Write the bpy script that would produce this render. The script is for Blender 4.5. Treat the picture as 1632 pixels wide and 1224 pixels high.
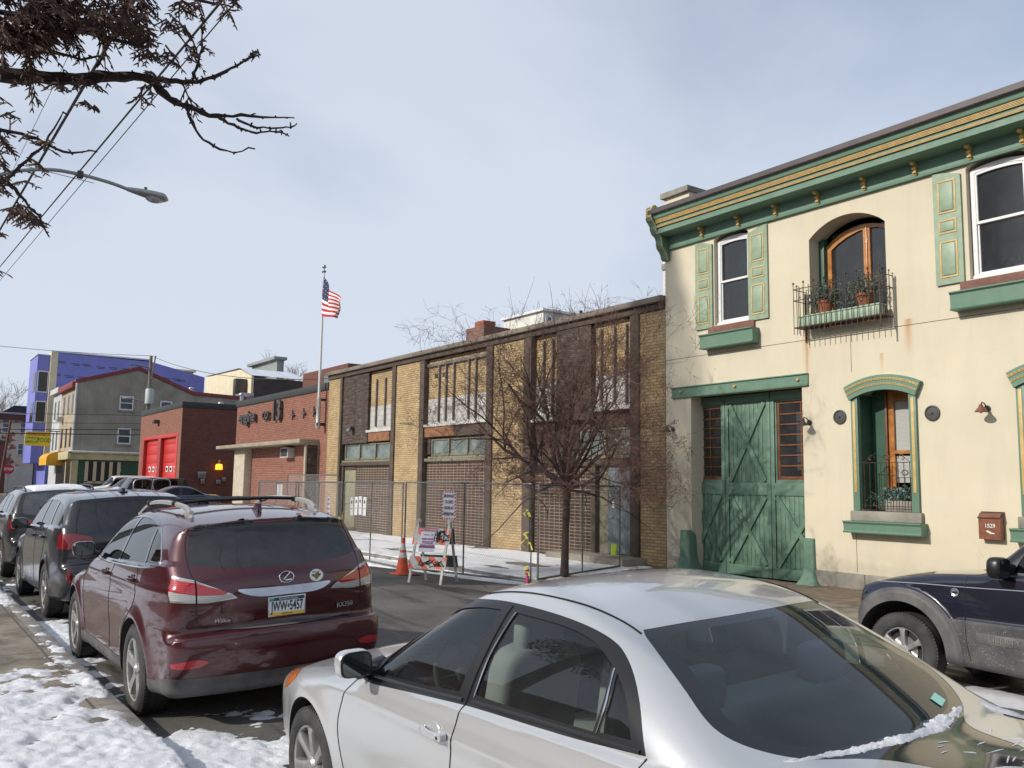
# Street scene: parked cars in front of an old carriage house and a closed-up brick garage, winter daylight.
import bpy, bmesh, math, random
import numpy as np
from mathutils import Vector, Matrix
from mathutils.geometry import tessellate_polygon
PI = math.pi
R_ = math.radians
scene = bpy.context.scene
COL = scene.collection
for o in list(bpy.data.objects):
    bpy.data.objects.remove(o)

# ---------------------------------------------------------------- camera
YAW, PITCH, ROLL, FPX, CAMH = R_(54.703), R_(6.572), R_(0.861), 1400.0, 1.93
_f = np.array([-math.sin(YAW)*math.cos(PITCH), math.cos(YAW)*math.cos(PITCH), math.sin(PITCH)])
_r = np.array([math.cos(YAW), math.sin(YAW), 0.0])
_u = np.cross(_r, _f)
_c, _s = math.cos(ROLL), math.sin(ROLL)
CF, CR, CU = _f, _r*_c+_u*_s, _u*_c-_r*_s
cam_d = bpy.data.cameras.new('camera')
cam = bpy.data.objects.new('camera', cam_d)
COL.objects.link(cam)
cam_d.sensor_width = 36.0
cam_d.lens = 36.0*FPX/1632.0
cam_d.clip_start = 0.05
cam_d.clip_end = 3000
m4 = Matrix.Identity(4)
for i in range(3):
    m4[i][0] = CR[i]; m4[i][1] = CU[i]; m4[i][2] = -CF[i]
m4[2][3] = CAMH
cam.matrix_world = m4
scene.camera = cam

def ray(px, py):
    return CF*FPX + CR*(px-816.0) + CU*(612.0-py)
def at_dist(px, py, d):
    r = ray(px, py); r = r/np.linalg.norm(r)
    return Vector((r[0]*d, r[1]*d, CAMH+r[2]*d))
def at_y(px, py, Y):
    r = ray(px, py); return Vector((r[0]*Y/r[1], Y, CAMH+r[2]*Y/r[1]))
def at_x(px, py, X):
    r = ray(px, py); return Vector((X, r[1]*X/r[0], CAMH+r[2]*X/r[0]))

# ---------------------------------------------------------------- world, sun, exposure
SUN_TRAVEL = Vector((0.17, 1.0, -0.57)).normalized()
w = bpy.data.worlds.new("World"); scene.world = w; w.use_nodes = True
nt = w.node_tree; nt.nodes.clear()
out = nt.nodes.new('ShaderNodeOutputWorld'); bg = nt.nodes.new('ShaderNodeBackground')
sky = nt.nodes.new('ShaderNodeTexSky'); sky.sky_type = 'NISHITA'; sky.sun_disc = False
sky.sun_elevation = math.asin(-SUN_TRAVEL.z)
# sky rotation: azimuth of the sun measured from +Y towards +X
sky.sun_rotation = math.atan2(-SUN_TRAVEL.x, -SUN_TRAVEL.y)
sky.air_density = 1.0; sky.dust_density = 1.2; sky.ozone_density = 1.5
tc = nt.nodes.new('ShaderNodeTexCoord')
sep = nt.nodes.new('ShaderNodeSeparateXYZ'); nt.links.new(tc.outputs['Generated'], sep.inputs[0])
def wmath(op, a, b=None, c=None):
    n = nt.nodes.new('ShaderNodeMath'); n.operation = op
    for i, v in enumerate((a, b, c)):
        if v is None: continue
        if isinstance(v, (int, float)): n.inputs[i].default_value = v
        else: nt.links.new(v, n.inputs[i])
    return n.outputs[0]
zc = wmath('ADD', wmath('MAXIMUM', sep.outputs[2], 0.0), 0.22)
cx = wmath('DIVIDE', sep.outputs[0], zc); cy = wmath('DIVIDE', sep.outputs[1], zc)
cmb = nt.nodes.new('ShaderNodeCombineXYZ'); nt.links.new(cx, cmb.inputs[0]); nt.links.new(cy, cmb.inputs[1])
n1 = nt.nodes.new('ShaderNodeTexNoise'); n1.inputs['Scale'].default_value = 0.75; n1.inputs['Detail'].default_value = 6; n1.inputs['Roughness'].default_value = 0.5; n1.inputs['Distortion'].default_value = 0.25
nt.links.new(cmb.outputs[0], n1.inputs['Vector'])
rmp = nt.nodes.new('ShaderNodeMapRange'); rmp.inputs['From Min'].default_value = 0.36; rmp.inputs['From Max'].default_value = 0.66
rmp.inputs['To Min'].default_value = 0.40; rmp.inputs['To Max'].default_value = 0.90; rmp.interpolation_type = 'SMOOTHSTEP'
nt.links.new(n1.outputs['Fac'], rmp.inputs['Value'])
hz = nt.nodes.new('ShaderNodeMapRange'); hz.inputs['From Min'].default_value = 0.0; hz.inputs['From Max'].default_value = 0.42
hz.inputs['To Min'].default_value = 0.55; hz.inputs['To Max'].default_value = 0.0
nt.links.new(sep.outputs[2], hz.inputs['Value'])
facn = wmath('MINIMUM', wmath('ADD', rmp.outputs[0], hz.outputs[0]), 0.93)
mixn = nt.nodes.new('ShaderNodeMix'); mixn.data_type = 'RGBA'
nt.links.new(facn, mixn.inputs[0]); nt.links.new(sky.outputs[0], mixn.inputs[6])
mixn.inputs[7].default_value = (5.0, 5.45, 6.25, 1)
nt.links.new(mixn.outputs[2], bg.inputs[0]); bg.inputs[1].default_value = 0.11
nt.links.new(bg.outputs[0], out.inputs[0])

sun_d = bpy.data.lights.new('sun', 'SUN'); sun_d.energy = 3.1; sun_d.angle = R_(1.0); sun_d.color = (1.0, 0.94, 0.85)
sun = bpy.data.objects.new('sun', sun_d); COL.objects.link(sun)
sun.rotation_euler = SUN_TRAVEL.to_track_quat('-Z', 'Y').to_euler()
sun.location = (0, -20, 30)
scene.view_settings.view_transform = 'Standard'; scene.view_settings.look = 'None'
scene.view_settings.gamma = 1.0; scene.view_settings.exposure = 0.34
scene.render.engine = 'CYCLES'
scene.cycles.max_bounces = 8; scene.cycles.transparent_max_bounces = 24

# ---------------------------------------------------------------- materials
class NT:
    """little helper to write node trees"""
    def __init__(s, name):
        s.m = bpy.data.materials.new(name); s.m.use_nodes = True; s.t = s.m.node_tree
        s.b = s.t.nodes['Principled BSDF']
    def n(s, typ, **kw):
        n = s.t.nodes.new(typ)
        for k, v in kw.items(): setattr(n, k, v)
        return n
    def link(s, a, b): s.t.links.new(a, b)
    def setv(s, sock, v):
        if isinstance(v, (int, float)): sock.default_value = v
        elif isinstance(v, tuple): sock.default_value = v if len(v) == len(sock.default_value) else v+(1,)
        else: s.link(v, sock)
    def math(s, op, a, b=0.0, clamp=False):
        n = s.n('ShaderNodeMath', operation=op, use_clamp=clamp); s.setv(n.inputs[0], a); s.setv(n.inputs[1], b); return n.outputs[0]
    def mix(s, f, a, b, mode='MIX'):
        n = s.n('ShaderNodeMix', data_type='RGBA', blend_type=mode); s.setv(n.inputs[0], f); s.setv(n.inputs[6], a); s.setv(n.inputs[7], b); return n.outputs[2]
    def coord(s, scale=(1, 1, 1), kind='Object'):
        c = s.n('ShaderNodeTexCoord'); mp = s.n('ShaderNodeMapping'); s.link(c.outputs[kind], mp.inputs[0]); mp.inputs['Scale'].default_value = scale; return mp.outputs[0]
    def noise(s, scale, detail=4, rough=0.55, vec=None, dist=0.0):
        n = s.n('ShaderNodeTexNoise'); n.inputs['Scale'].default_value = scale; n.inputs['Detail'].default_value = detail
        n.inputs['Roughness'].default_value = rough; n.inputs['Distortion'].default_value = dist
        s.link(vec if vec is not None else s.coord(), n.inputs['Vector']); return n.outputs['Fac']
    def ramp(s, v, lo, hi, a=0.0, b=1.0):
        n = s.n('ShaderNodeMapRange'); s.setv(n.inputs['Value'], v); n.inputs['From Min'].default_value = lo; n.inputs['From Max'].default_value = hi
        n.inputs['To Min'].default_value = a; n.inputs['To Max'].default_value = b; return n.outputs[0]
    def bump(s, h, strength=0.3, dist=0.01):
        n = s.n('ShaderNodeBump'); n.inputs['Strength'].default_value = strength; n.inputs['Distance'].default_value = dist; s.link(h, n.inputs['Height']); s.link(n.outputs[0], s.b.inputs['Normal']); return n
    def base(s, c): s.setv(s.b.inputs['Base Color'], c)
    def p(s, **kw):
        for k, v in kw.items(): s.setv(s.b.inputs[k.replace('_', ' ')], v)
        return s

MATS = {}
def mat(name, col=(.5, .5, .5), rough=.6, metal=0.0, vary=0.0, vscale=3.0, col2=None, bump=0.0, bscale=40.0, coat=0.0, spec=0.5, streak=0.0):
    """a plain surface with some unevenness of colour, gloss and relief"""
    if name in MATS: return MATS[name]
    t = NT(name); t.p(Roughness=rough, Metallic=metal, Coat_Weight=coat)
    t.b.inputs['Specular IOR Level'].default_value = spec
    if coat: t.b.inputs['Coat Roughness'].default_value = 0.05
    c = col
    if vary > 0:
        f = t.ramp(t.noise(vscale, 6, .6), .35, .68)
        c2 = col2 or tuple(x*(1-vary) for x in col)
        c = t.mix(f, col, c2)
    if streak > 0:
        f = t.ramp(t.noise(1.0, 5, .6, t.coord((6, 6, .5))), .5, .8, 0, streak)
        c = t.mix(f, c if not isinstance(c, tuple) else c, tuple(x*.45 for x in col))
    t.base(c)
    if bump > 0: t.bump(t.noise(bscale, 4, .6), bump, .01)
    MATS[name] = t.m
    return t.m

def brick_mat(name, c1, c2, mortar, bw=.21, bh=.068, ms=.009, off=.5, vary=.3, soot=(.12, .09, .07), sootf=.3, bump=.5):
    t = NT(name)
    g = t.n('ShaderNodeNewGeometry'); c = t.n('ShaderNodeTexCoord')
    sp = t.n('ShaderNodeSeparateXYZ'); t.link(c.outputs['Object'], sp.inputs[0])
    sn = t.n('ShaderNodeSeparateXYZ'); t.link(g.outputs['True Normal'], sn.inputs[0])
    isx = t.math('GREATER_THAN', t.math('ABSOLUTE', sn.outputs[0]), .7)
    u = t.math('ADD', t.math('MULTIPLY', sp.outputs[0], t.math('SUBTRACT', 1.0, isx)), t.math('MULTIPLY', sp.outputs[1], isx))
    cb = t.n('ShaderNodeCombineXYZ'); t.link(u, cb.inputs[0]); t.link(sp.outputs[2], cb.inputs[1])
    br = t.n('ShaderNodeTexBrick'); t.link(cb.outputs[0], br.inputs['Vector'])
    br.offset = off; br.inputs['Scale'].default_value = 1.0
    br.inputs['Brick Width'].default_value = bw; br.inputs['Row Height'].default_value = bh
    br.inputs['Mortar Size'].default_value = ms; br.inputs['Mortar Smooth'].default_value = .15; br.inputs['Bias'].default_value = 0.0
    br.inputs['Color1'].default_value = c1+(1,); br.inputs['Color2'].default_value = c2+(1,); br.inputs['Mortar'].default_value = mortar+(1,)
    f = t.ramp(t.noise(1.3, 7, .65), .42, .75, 0, sootf)
    f2 = t.ramp(t.noise(14, 3, .6), .35, .7, 0, vary)
    col = t.mix(f2, br.outputs['Color'], tuple(x*.6 for x in c1))
    col = t.mix(f, col, soot)
    f3 = t.ramp(t.noise(1.0, 4, .6, t.coord((3.5, 3.5, .35))), .58, .8, 0, sootf*.9)
    col = t.mix(f3, col, soot)
    t.base(col); t.p(Roughness=.88)
    h = t.math('SUBTRACT', t.math('MULTIPLY', t.noise(60, 3), .35), br.outputs['Fac'])
    t.bump(h, bump, .012)
    MATS[name] = t.m
    return t.m

def car_paint(name, col, flake=.25, rough=.28, dirt=.25, dirtcol=(.30, .29, .27), metal=.35):
    t = NT(name)
    n = t.noise(900, 1, .5)
    c = t.mix(t.ramp(n, .35, .65, 0, flake), col, tuple(min(1, x*1.5+.01) for x in col))
    sp = t.n('ShaderNodeSeparateXYZ'); cc = t.n('ShaderNodeTexCoord'); t.link(cc.outputs['Object'], sp.inputs[0])
    low = t.ramp(sp.outputs[2], .25, 1.05, 1.0, 0.12)
    dn = t.ramp(t.noise(5.5, 7, .68, None, .4), .34, .72)
    spk = t.ramp(t.noise(150, 2, .5), .62, .72)
    d = t.math('MULTIPLY', t.math('MULTIPLY', t.math('ADD', dn, t.math('MULTIPLY', spk, .45)), low), dirt)
    t.base(t.mix(d, c, dirtcol))
    t.p(Metallic=metal, Coat_Weight=1.0, Coat_Roughness=.035)
    t.link(t.math('ADD', t.math('MULTIPLY', d, .5), rough), t.b.inputs['Roughness'])
    t.link(t.math('SUBTRACT', 1.0, t.math('MULTIPLY', d, 1.6), True), t.b.inputs['Coat Weight'])
    t.link(t.math('ADD', t.math('MULTIPLY', d, .8), .03), t.b.inputs['Coat Roughness'])
    MATS[name] = t.m
    return t.m

def glass_mat(name, tint=(.35, .42, .40), refl=1.0, rough=.0, ior=1.5, haze=0.0):
    t = NT(name); t.t.nodes.remove(t.b)
    o = t.t.nodes['Material Output']
    tr = t.n('ShaderNodeBsdfTransparent'); tr.inputs[0].default_value = tint+(1,)
    gl = t.n('ShaderNodeBsdfGlossy'); gl.inputs['Roughness'].default_value = rough; gl.inputs[0].default_value = (refl, refl, refl, 1)
    fr = t.n('ShaderNodeFresnel'); fr.inputs[0].default_value = ior
    mx = t.n('ShaderNodeMixShader'); t.link(fr.outputs[0], mx.inputs[0]); t.link(tr.outputs[0], mx.inputs[1]); t.link(gl.outputs[0], mx.inputs[2])
    last = mx.outputs[0]
    if haze > 0:   # stand-in for reflected sky: grey-blue film on the pane
        df = t.n('ShaderNodeBsdfDiffuse'); df.inputs[0].default_value = (.42, .45, .49, 1)
        m2 = t.n('ShaderNodeMixShader'); t.link(t.ramp(t.noise(7, 6, .65), .4, .75, haze*.6, haze), m2.inputs[0]); t.link(last, m2.inputs[1]); t.link(df.outputs[0], m2.inputs[2]); last = m2.outputs[0]
    t.link(last, o.inputs[0])
    MATS[name] = t.m
    return t.m

# ---------------------------------------------------------------- objects, parts and mesh building
def tagp(o, label=None, cat=None, group=None, kind=None):
    if label: o['label'] = label
    if cat: o['category'] = cat
    if group: o['group'] = group
    if kind: o['kind'] = kind
    return o
def root(name, loc, label, cat, group=None, rot=(0, 0, 0)):
    o = bpy.data.objects.new(name, None); COL.objects.link(o); o.location = loc; o.rotation_euler = rot
    o.empty_display_size = .3; o['wloc'] = tuple(loc)
    return tagp(o, label, cat, group)
def origin_of(o):
    if o is None: return Vector((0, 0, 0))
    while o.parent is not None: o = o.parent
    return Vector(o['wloc']) if 'wloc' in o else Vector((0, 0, 0))
def link_mesh(name, me, parent=None):
    o = bpy.data.objects.new(name, me); COL.objects.link(o)
    if parent is not None: o.parent = parent
    return o

class MB:
    """collects shapes (in world coordinates) for ONE mesh object"""
    def __init__(s, local=False): s.v = []; s.f = []; s.mi = []; s.ms = []; s.local = local; s.smooth = []; s.pieces = []
    def _m(s, m):
        if m not in s.ms: s.ms.append(m)
        return s.ms.index(m)
    def add(s, vs, fs, m=None, smooth=False):
        b = len(s.v); s.v += [tuple(v) for v in vs]; k = s._m(m)
        for f in fs: s.f.append(tuple(i+b for i in f)); s.mi.append(k); s.smooth.append(smooth)
        return s
    def box(s, x0, x1, y0, y1, z0, z1, m=None, bev=0.0):
        if x1 < x0: x0, x1 = x1, x0
        if y1 < y0: y0, y1 = y1, y0
        if z1 < z0: z0, z1 = z1, z0
        bev = min(bev, (x1-x0)*.3, (y1-y0)*.3, (z1-z0)*.3)
        if bev <= 0:
            v = [(x, y, z) for z in (z0, z1) for y in (y0, y1) for x in (x0, x1)]
            f = [(0, 2, 3, 1), (4, 5, 7, 6), (0, 1, 5, 4), (2, 6, 7, 3), (0, 4, 6, 2), (1, 3, 7, 5)]
            return s.add(v, f, m)
        bm = bmesh.new(); bmesh.ops.create_cube(bm, size=1)
        for v in bm.verts: v.co = Vector(((x0+x1)/2+v.co.x*(x1-x0), (y0+y1)/2+v.co.y*(y1-y0), (z0+z1)/2+v.co.z*(z1-z0)))
        bmesh.ops.bevel(bm, geom=bm.edges[:], offset=bev, segments=2, profile=.5, affect='EDGES')
        s.bm(bm, m, True); return s
    def bm(s, bm, m=None, smooth=False):
        bm.verts.ensure_lookup_table(); bm.verts.index_update()
        s.add([v.co[:] for v in bm.verts], [[v.index for v in f.verts] for f in bm.faces], m, smooth); bm.free()
    def prism(s, poly, axis, a0, a1, m=None, smooth=False, caps=True):
        """poly = list of 2D points; axis 'x': (y,z), 'y': (x,z), 'z': (x,y)"""
        n = len(poly)
        def P(p, a): return (a, p[0], p[1]) if axis == 'x' else ((p[0], a, p[1]) if axis == 'y' else (p[0], p[1], a))
        v = [P(p, a0) for p in poly]+[P(p, a1) for p in poly]
        fs = [(i, (i+1) % n, n+(i+1) % n, n+i) for i in range(n)]
        s.add(v, fs, m, smooth)
        if caps:
            tr = tessellate_polygon([[Vector((p[0], p[1], 0)) for p in poly]])
            s.add(v[:n], [tuple(t) for t in tr], m); s.add(v[n:], [tuple(t) for t in tr], m)
        return s
    def tube(s, pts, r, n=8, m=None, cap=True, smooth=True, up=None):
        pts = [Vector(p) for p in pts]; k = len(pts)
        rs = r if isinstance(r, (list, tuple)) else [r]*k
        T = []
        for i in range(k):
            d = pts[min(i+1, k-1)]-pts[max(i-1, 0)]
            T.append(d.normalized() if d.length > 1e-9 else Vector((0, 0, 1)))
        a = Vector((0, 0, 1)) if abs(T[0].z) < .9 else Vector((1, 0, 0))
        N = (a-T[0]*a.dot(T[0])).normalized(); vs = []
        for i in range(k):
            N = (N-T[i]*N.dot(T[i]))
            N = N.normalized() if N.length > 1e-6 else (Vector((1, 0, 0))-T[i]*T[i].x).normalized()
            B = T[i].cross(N)
            for j in range(n):
                q = 2*PI*j/n; vs.append(pts[i]+(N*math.cos(q)+B*math.sin(q))*rs[i])
        fs = [(i*n+j, i*n+(j+1) % n, (i+1)*n+(j+1) % n, (i+1)*n+j) for i in range(k-1) for j in range(n)]
        if cap: fs += [tuple(range(n))[::-1], tuple((k-1)*n+j for j in range(n))]
        return s.add(vs, fs, m, smooth)
    def lathe(s, prof, c, axis='z', n=32, m=None, a0=0, a1=2*PI, smooth=True, off=(0, 0, 0)):
        """prof = list of (radius, height along axis)"""
        full = abs(a1-a0-2*PI) < 1e-6; k = n if full else n+1; vs = []
        for (r, h) in prof:
            for j in range(k):
                q = a0+(a1-a0)*j/n; A, B = r*math.cos(q), r*math.sin(q)
                if axis == 'z': p = (A, B, h)
                elif axis == 'y': p = (A, h, B)
                else: p = (h, A, B)
                vs.append((p[0]+c[0], p[1]+c[1], p[2]+c[2]))
        fs = []
        for i in range(len(prof)-1):
            for j in range(n):
                j2 = (j+1) % k if full else j+1
                fs.append((i*k+j, i*k+j2, (i+1)*k+j2, (i+1)*k+j))
        return s.add(vs, fs, m, smooth)
    def ball(s, c, r, m=None, n=12, sx=1, sy=1, sz=1):
        vs = []; fs = []; h = n//2
        for i in range(h+1):
            t = PI*i/h
            for j in range(n):
                p = 2*PI*j/n; vs.append((c[0]+r*sx*math.sin(t)*math.cos(p), c[1]+r*sy*math.sin(t)*math.sin(p), c[2]+r*sz*math.cos(t)))
        for i in range(h):
            for j in range(n): fs.append((i*n+j, i*n+(j+1) % n, (i+1)*n+(j+1) % n, (i+1)*n+j))
        return s.add(vs, fs, m, True)
    def sbox(s, c, h, m=None, e=4.0, n=20, rot=None):
        """rounded box (superellipsoid), half sizes h"""
        vs = []; fs = []; k = n//2
        def pw(v, q): return math.copysign(abs(v)**q, v)
        for i in range(k+1):
            t = -PI/2+PI*i/k
            for j in range(n):
                p = 2*PI*j/n; q = 2.0/e
                v = Vector((h[0]*pw(math.cos(t), q)*pw(math.cos(p), q), h[1]*pw(math.cos(t), q)*pw(math.sin(p), q), h[2]*pw(math.sin(t), q)))
                if rot is not None: v = rot @ v
                vs.append((c[0]+v.x, c[1]+v.y, c[2]+v.z))
        for i in range(k):
            for j in range(n): fs.append((i*n+j, i*n+(j+1) % n, (i+1)*n+(j+1) % n, (i+1)*n+j))
        return s.add(vs, fs, m, True)
    def wall(s, outer, holes, axis, at, depth=.25, m=None, mr=None):
        """wall sheet with openings: axis 'y' -> (u,z) at Y=at, axis 'x' -> (u,z) at X=at; reveals go back by depth"""
        def P(p, a): return (p[0], a, p[1]) if axis == 'y' else (a, p[0], p[1])
        loops = [outer]+holes
        tr = tessellate_polygon([[Vector((p[0], p[1], 0)) for p in L] for L in loops])
        allp = [p for L in loops for p in L]
        s.add([P(p, at) for p in allp], [tuple(t) for t in tr], m)
        for L in holes:
            n = len(L); s.add([P(p, at) for p in L]+[P(p, at+depth) for p in L], [(i, (i+1) % n, n+(i+1) % n, n+i) for i in range(n)], mr or m)
        return s
    def build(s, name, parent=None, mat_=None, label=None, cat=None, group=None, kind=None, loc=None, flip=False, flat=False):
        for (pts, r_, n_, m_) in s.pieces:      # every line is an object of its own
            q = MB(s.local); q.tube(pts, r_, n_, m_); o = q.build(name, parent, mat_)
        if s.pieces and not s.v: return o
        o_ = Vector((0, 0, 0)) if s.local else origin_of(parent)
        if loc is not None: o_ = Vector(loc)
        me = bpy.data.meshes.new(name)
        me.from_pydata([(v[0]-o_.x, v[1]-o_.y, v[2]-o_.z) for v in s.v], [], s.f)
        for m in s.ms: me.materials.append(m or mat_)
        me.polygons.foreach_set('material_index', s.mi)
        me.polygons.foreach_set('use_smooth', [bool(x) and not flat for x in s.smooth])
        me.validate()
        bm = bmesh.new(); bm.from_mesh(me)
        bmesh.ops.remove_doubles(bm, verts=bm.verts[:], dist=1e-5)
        bmesh.ops.recalc_face_normals(bm, faces=bm.faces[:])
        bm.to_mesh(me); bm.free()
        if any(s.smooth) and not flat:
            try: me.set_sharp_from_angle(angle=R_(38))
            except Exception: pass
        o = link_mesh(name, me, parent)
        if loc is not None: o.location = loc
        if parent is None and loc is None: pass
        return tagp(o, label, cat, group, kind)

def arch_pts(x0, x1, z0, zs, za, n=14):
    """opening with a segmental arch: sill z0, springing zs, apex za (anticlockwise)"""
    pts = [(x0, z0), (x1, z0), (x1, zs)]
    w = (x1-x0)/2; h = za-zs; c = (x0+x1)/2
    if h > 1e-3:
        Rr = (w*w+h*h)/(2*h); a = math.asin(min(1, w/Rr))
        for i in range(1, n):
            q = a-2*a*i/n; pts.append((c+Rr*math.sin(q), za-Rr+Rr*math.cos(q)))
    pts.append((x0, zs))
    return pts
def rect(x0, x1, z0, z1): return [(x0, z0), (x1, z0), (x1, z1), (x0, z1)]

_txt_cache = {}
def text_mb(mb, txt, size, origin, udir, vdir, m, depth=.004, align='CENTER', bold=0.0, sx=1.0, shear=0.0):
    """adds raised lettering to mb; udir/vdir are reading and up directions"""
    cu = bpy.data.curves.new('t', 'FONT'); cu.body = txt; cu.size = size; cu.align_x = align; cu.align_y = 'CENTER'; cu.extrude = depth/2; cu.offset = bold; cu.shear = shear
    cu.resolution_u = 3
    o = bpy.data.objects.new('t', cu); COL.objects.link(o)
    dg = bpy.context.evaluated_depsgraph_get(); me = bpy.data.meshes.new_from_object(o.evaluated_get(dg))
    U, V = Vector(udir).normalized(), Vector(vdir).normalized(); N = U.cross(V); O = Vector(origin)
    vs = [O+U*v.co.x*sx+V*v.co.y+N*v.co.z for v in me.vertices]
    mb.add(vs, [tuple(p.vertices) for p in me.polygons], m)
    bpy.data.objects.remove(o); bpy.data.curves.remove(cu); bpy.data.meshes.remove(me)
    return mb

# value noise for numpy
_rs = np.random.RandomState(7); _tab = _rs.rand(256, 256)
def vnoise(x, y):
    xi = np.floor(x).astype(int); yi = np.floor(y).astype(int); fx = x-xi; fy = y-yi
    fx = fx*fx*fx*(fx*(fx*6-15)+10); fy = fy*fy*fy*(fy*(fy*6-15)+10)
    g = lambda a, b: _tab[a & 255, b & 255]
    return (g(xi, yi)*(1-fx)+g(xi+1, yi)*fx)*(1-fy)+(g(xi, yi+1)*(1-fx)+g(xi+1, yi+1)*fx)*fy
def fbm(x, y, o=5, g=.5):
    a = 1.0; s = 0; t = 0
    for i in range(o):
        s = s+a*vnoise(x+i*17.3, y+i*9.1); t += a; a *= g; x = x*2.03; y = y*2.03
    return s/t
def sstep(a, b, x):
    t = np.clip((x-a)/(b-a), 0, 1); return t*t*(3-2*t)
def copy_tree(o, parent=None):
    c = o.copy(); COL.objects.link(c)
    if parent is not None: c.parent = parent
    for ch in list(o.children): copy_tree(ch, c)
    return c
# ================================================================ cars: implicit body surface, meshed once, then cut into panels, panes and lamps
def cr(pts, n=6, closed=True):
    """Catmull-Rom through pts; a point with a third value 1 is a corner"""
    P = [np.array(p[:2], float) for p in pts]; K = [len(p) > 2 and p[2] == 1 for p in pts]; m = len(P); out_ = []
    for i in range(m if closed else m-1):
        p1, p2 = P[i], P[(i+1) % m]
        p0 = P[(i-1) % m] if (closed or i > 0) else p1
        p3 = P[(i+2) % m] if (closed or i+2 < m) else p2
        d = p2-p1
        t1 = (p2-p0)*.5; t2 = (p3-p1)*.5
        L = np.linalg.norm(d)
        for T in (t1, t2):
            q = np.linalg.norm(T)
            if q > L*1.2: T *= L*1.2/q
        if K[i]: t1 = d
        if K[(i+1) % m]: t2 = d
        for k in range(n):
            t = k/n; t_2 = t*t; t_3 = t_2*t
            out_.append((2*t_3-3*t_2+1)*p1+(t_3-2*t_2+t)*t1+(-2*t_3+3*t_2)*p2+(t_3-t_2)*t2)
    if not closed: out_.append(P[-1])
    return np.array(out_)
def sdpoly(x, z, poly):
    poly = np.asarray(poly, float); sh = x.shape; x = x.ravel(); z = z.ravel(); res = np.empty_like(x)
    A = poly; B = np.roll(poly, -1, 0); E_ = B-A; L2 = (E_**2).sum(1)+1e-12
    for s in range(0, len(x), 40000):
        px = x[s:s+40000, None]; pz = z[s:s+40000, None]
        wx = px-A[:, 0]; wz = pz-A[:, 1]
        t = np.clip((wx*E_[:, 0]+wz*E_[:, 1])/L2, 0, 1)
        d2 = (wx-t*E_[:, 0])**2+(wz-t*E_[:, 1])**2
        c = (A[:, 1] <= pz) != (B[:, 1] <= pz)
        xc = A[:, 0]+(pz-A[:, 1])/np.where(np.abs(E_[:, 1]) < 1e-12, 1e-12, E_[:, 1])*E_[:, 0]
        ins = (np.sum(c & (px < xc), 1) % 2) == 1
        d = np.sqrt(d2.min(1)); res[s:s+40000] = np.where(ins, -d, d)
    return res.reshape(sh)
class Grid2D:
    def __init__(s, poly, x0, x1, z0, z1, h=.012):
        s.x0, s.z0, s.h = x0, z0, h
        X, Z = np.meshgrid(np.arange(x0, x1+h, h), np.arange(z0, z1+h, h), indexing='ij')
        s.g = sdpoly(X, Z, poly); s.n = s.g.shape
    def __call__(s, x, z):
        u = np.clip((x-s.x0)/s.h, 1.5, s.n[0]-2.6); v = np.clip((z-s.z0)/s.h, 1.5, s.n[1]-2.6)
        i = np.rint(u).astype(int); j = np.rint(v).astype(int); a = u-i; b = v-j
        wa = (.5*(.5-a)**2, .75-a*a, .5*(.5+a)**2); wb = (.5*(.5-b)**2, .75-b*b, .5*(.5+b)**2); r = 0
        for p in range(3):
            for q in range(3): r = r+wa[p]*wb[q]*s.g[i+p-1, j+q-1]
        return r
def smax(a, b, k):
    h = np.maximum(k-np.abs(a-b), 0)/k
    return np.maximum(a, b)+h*h*k*.25

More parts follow.
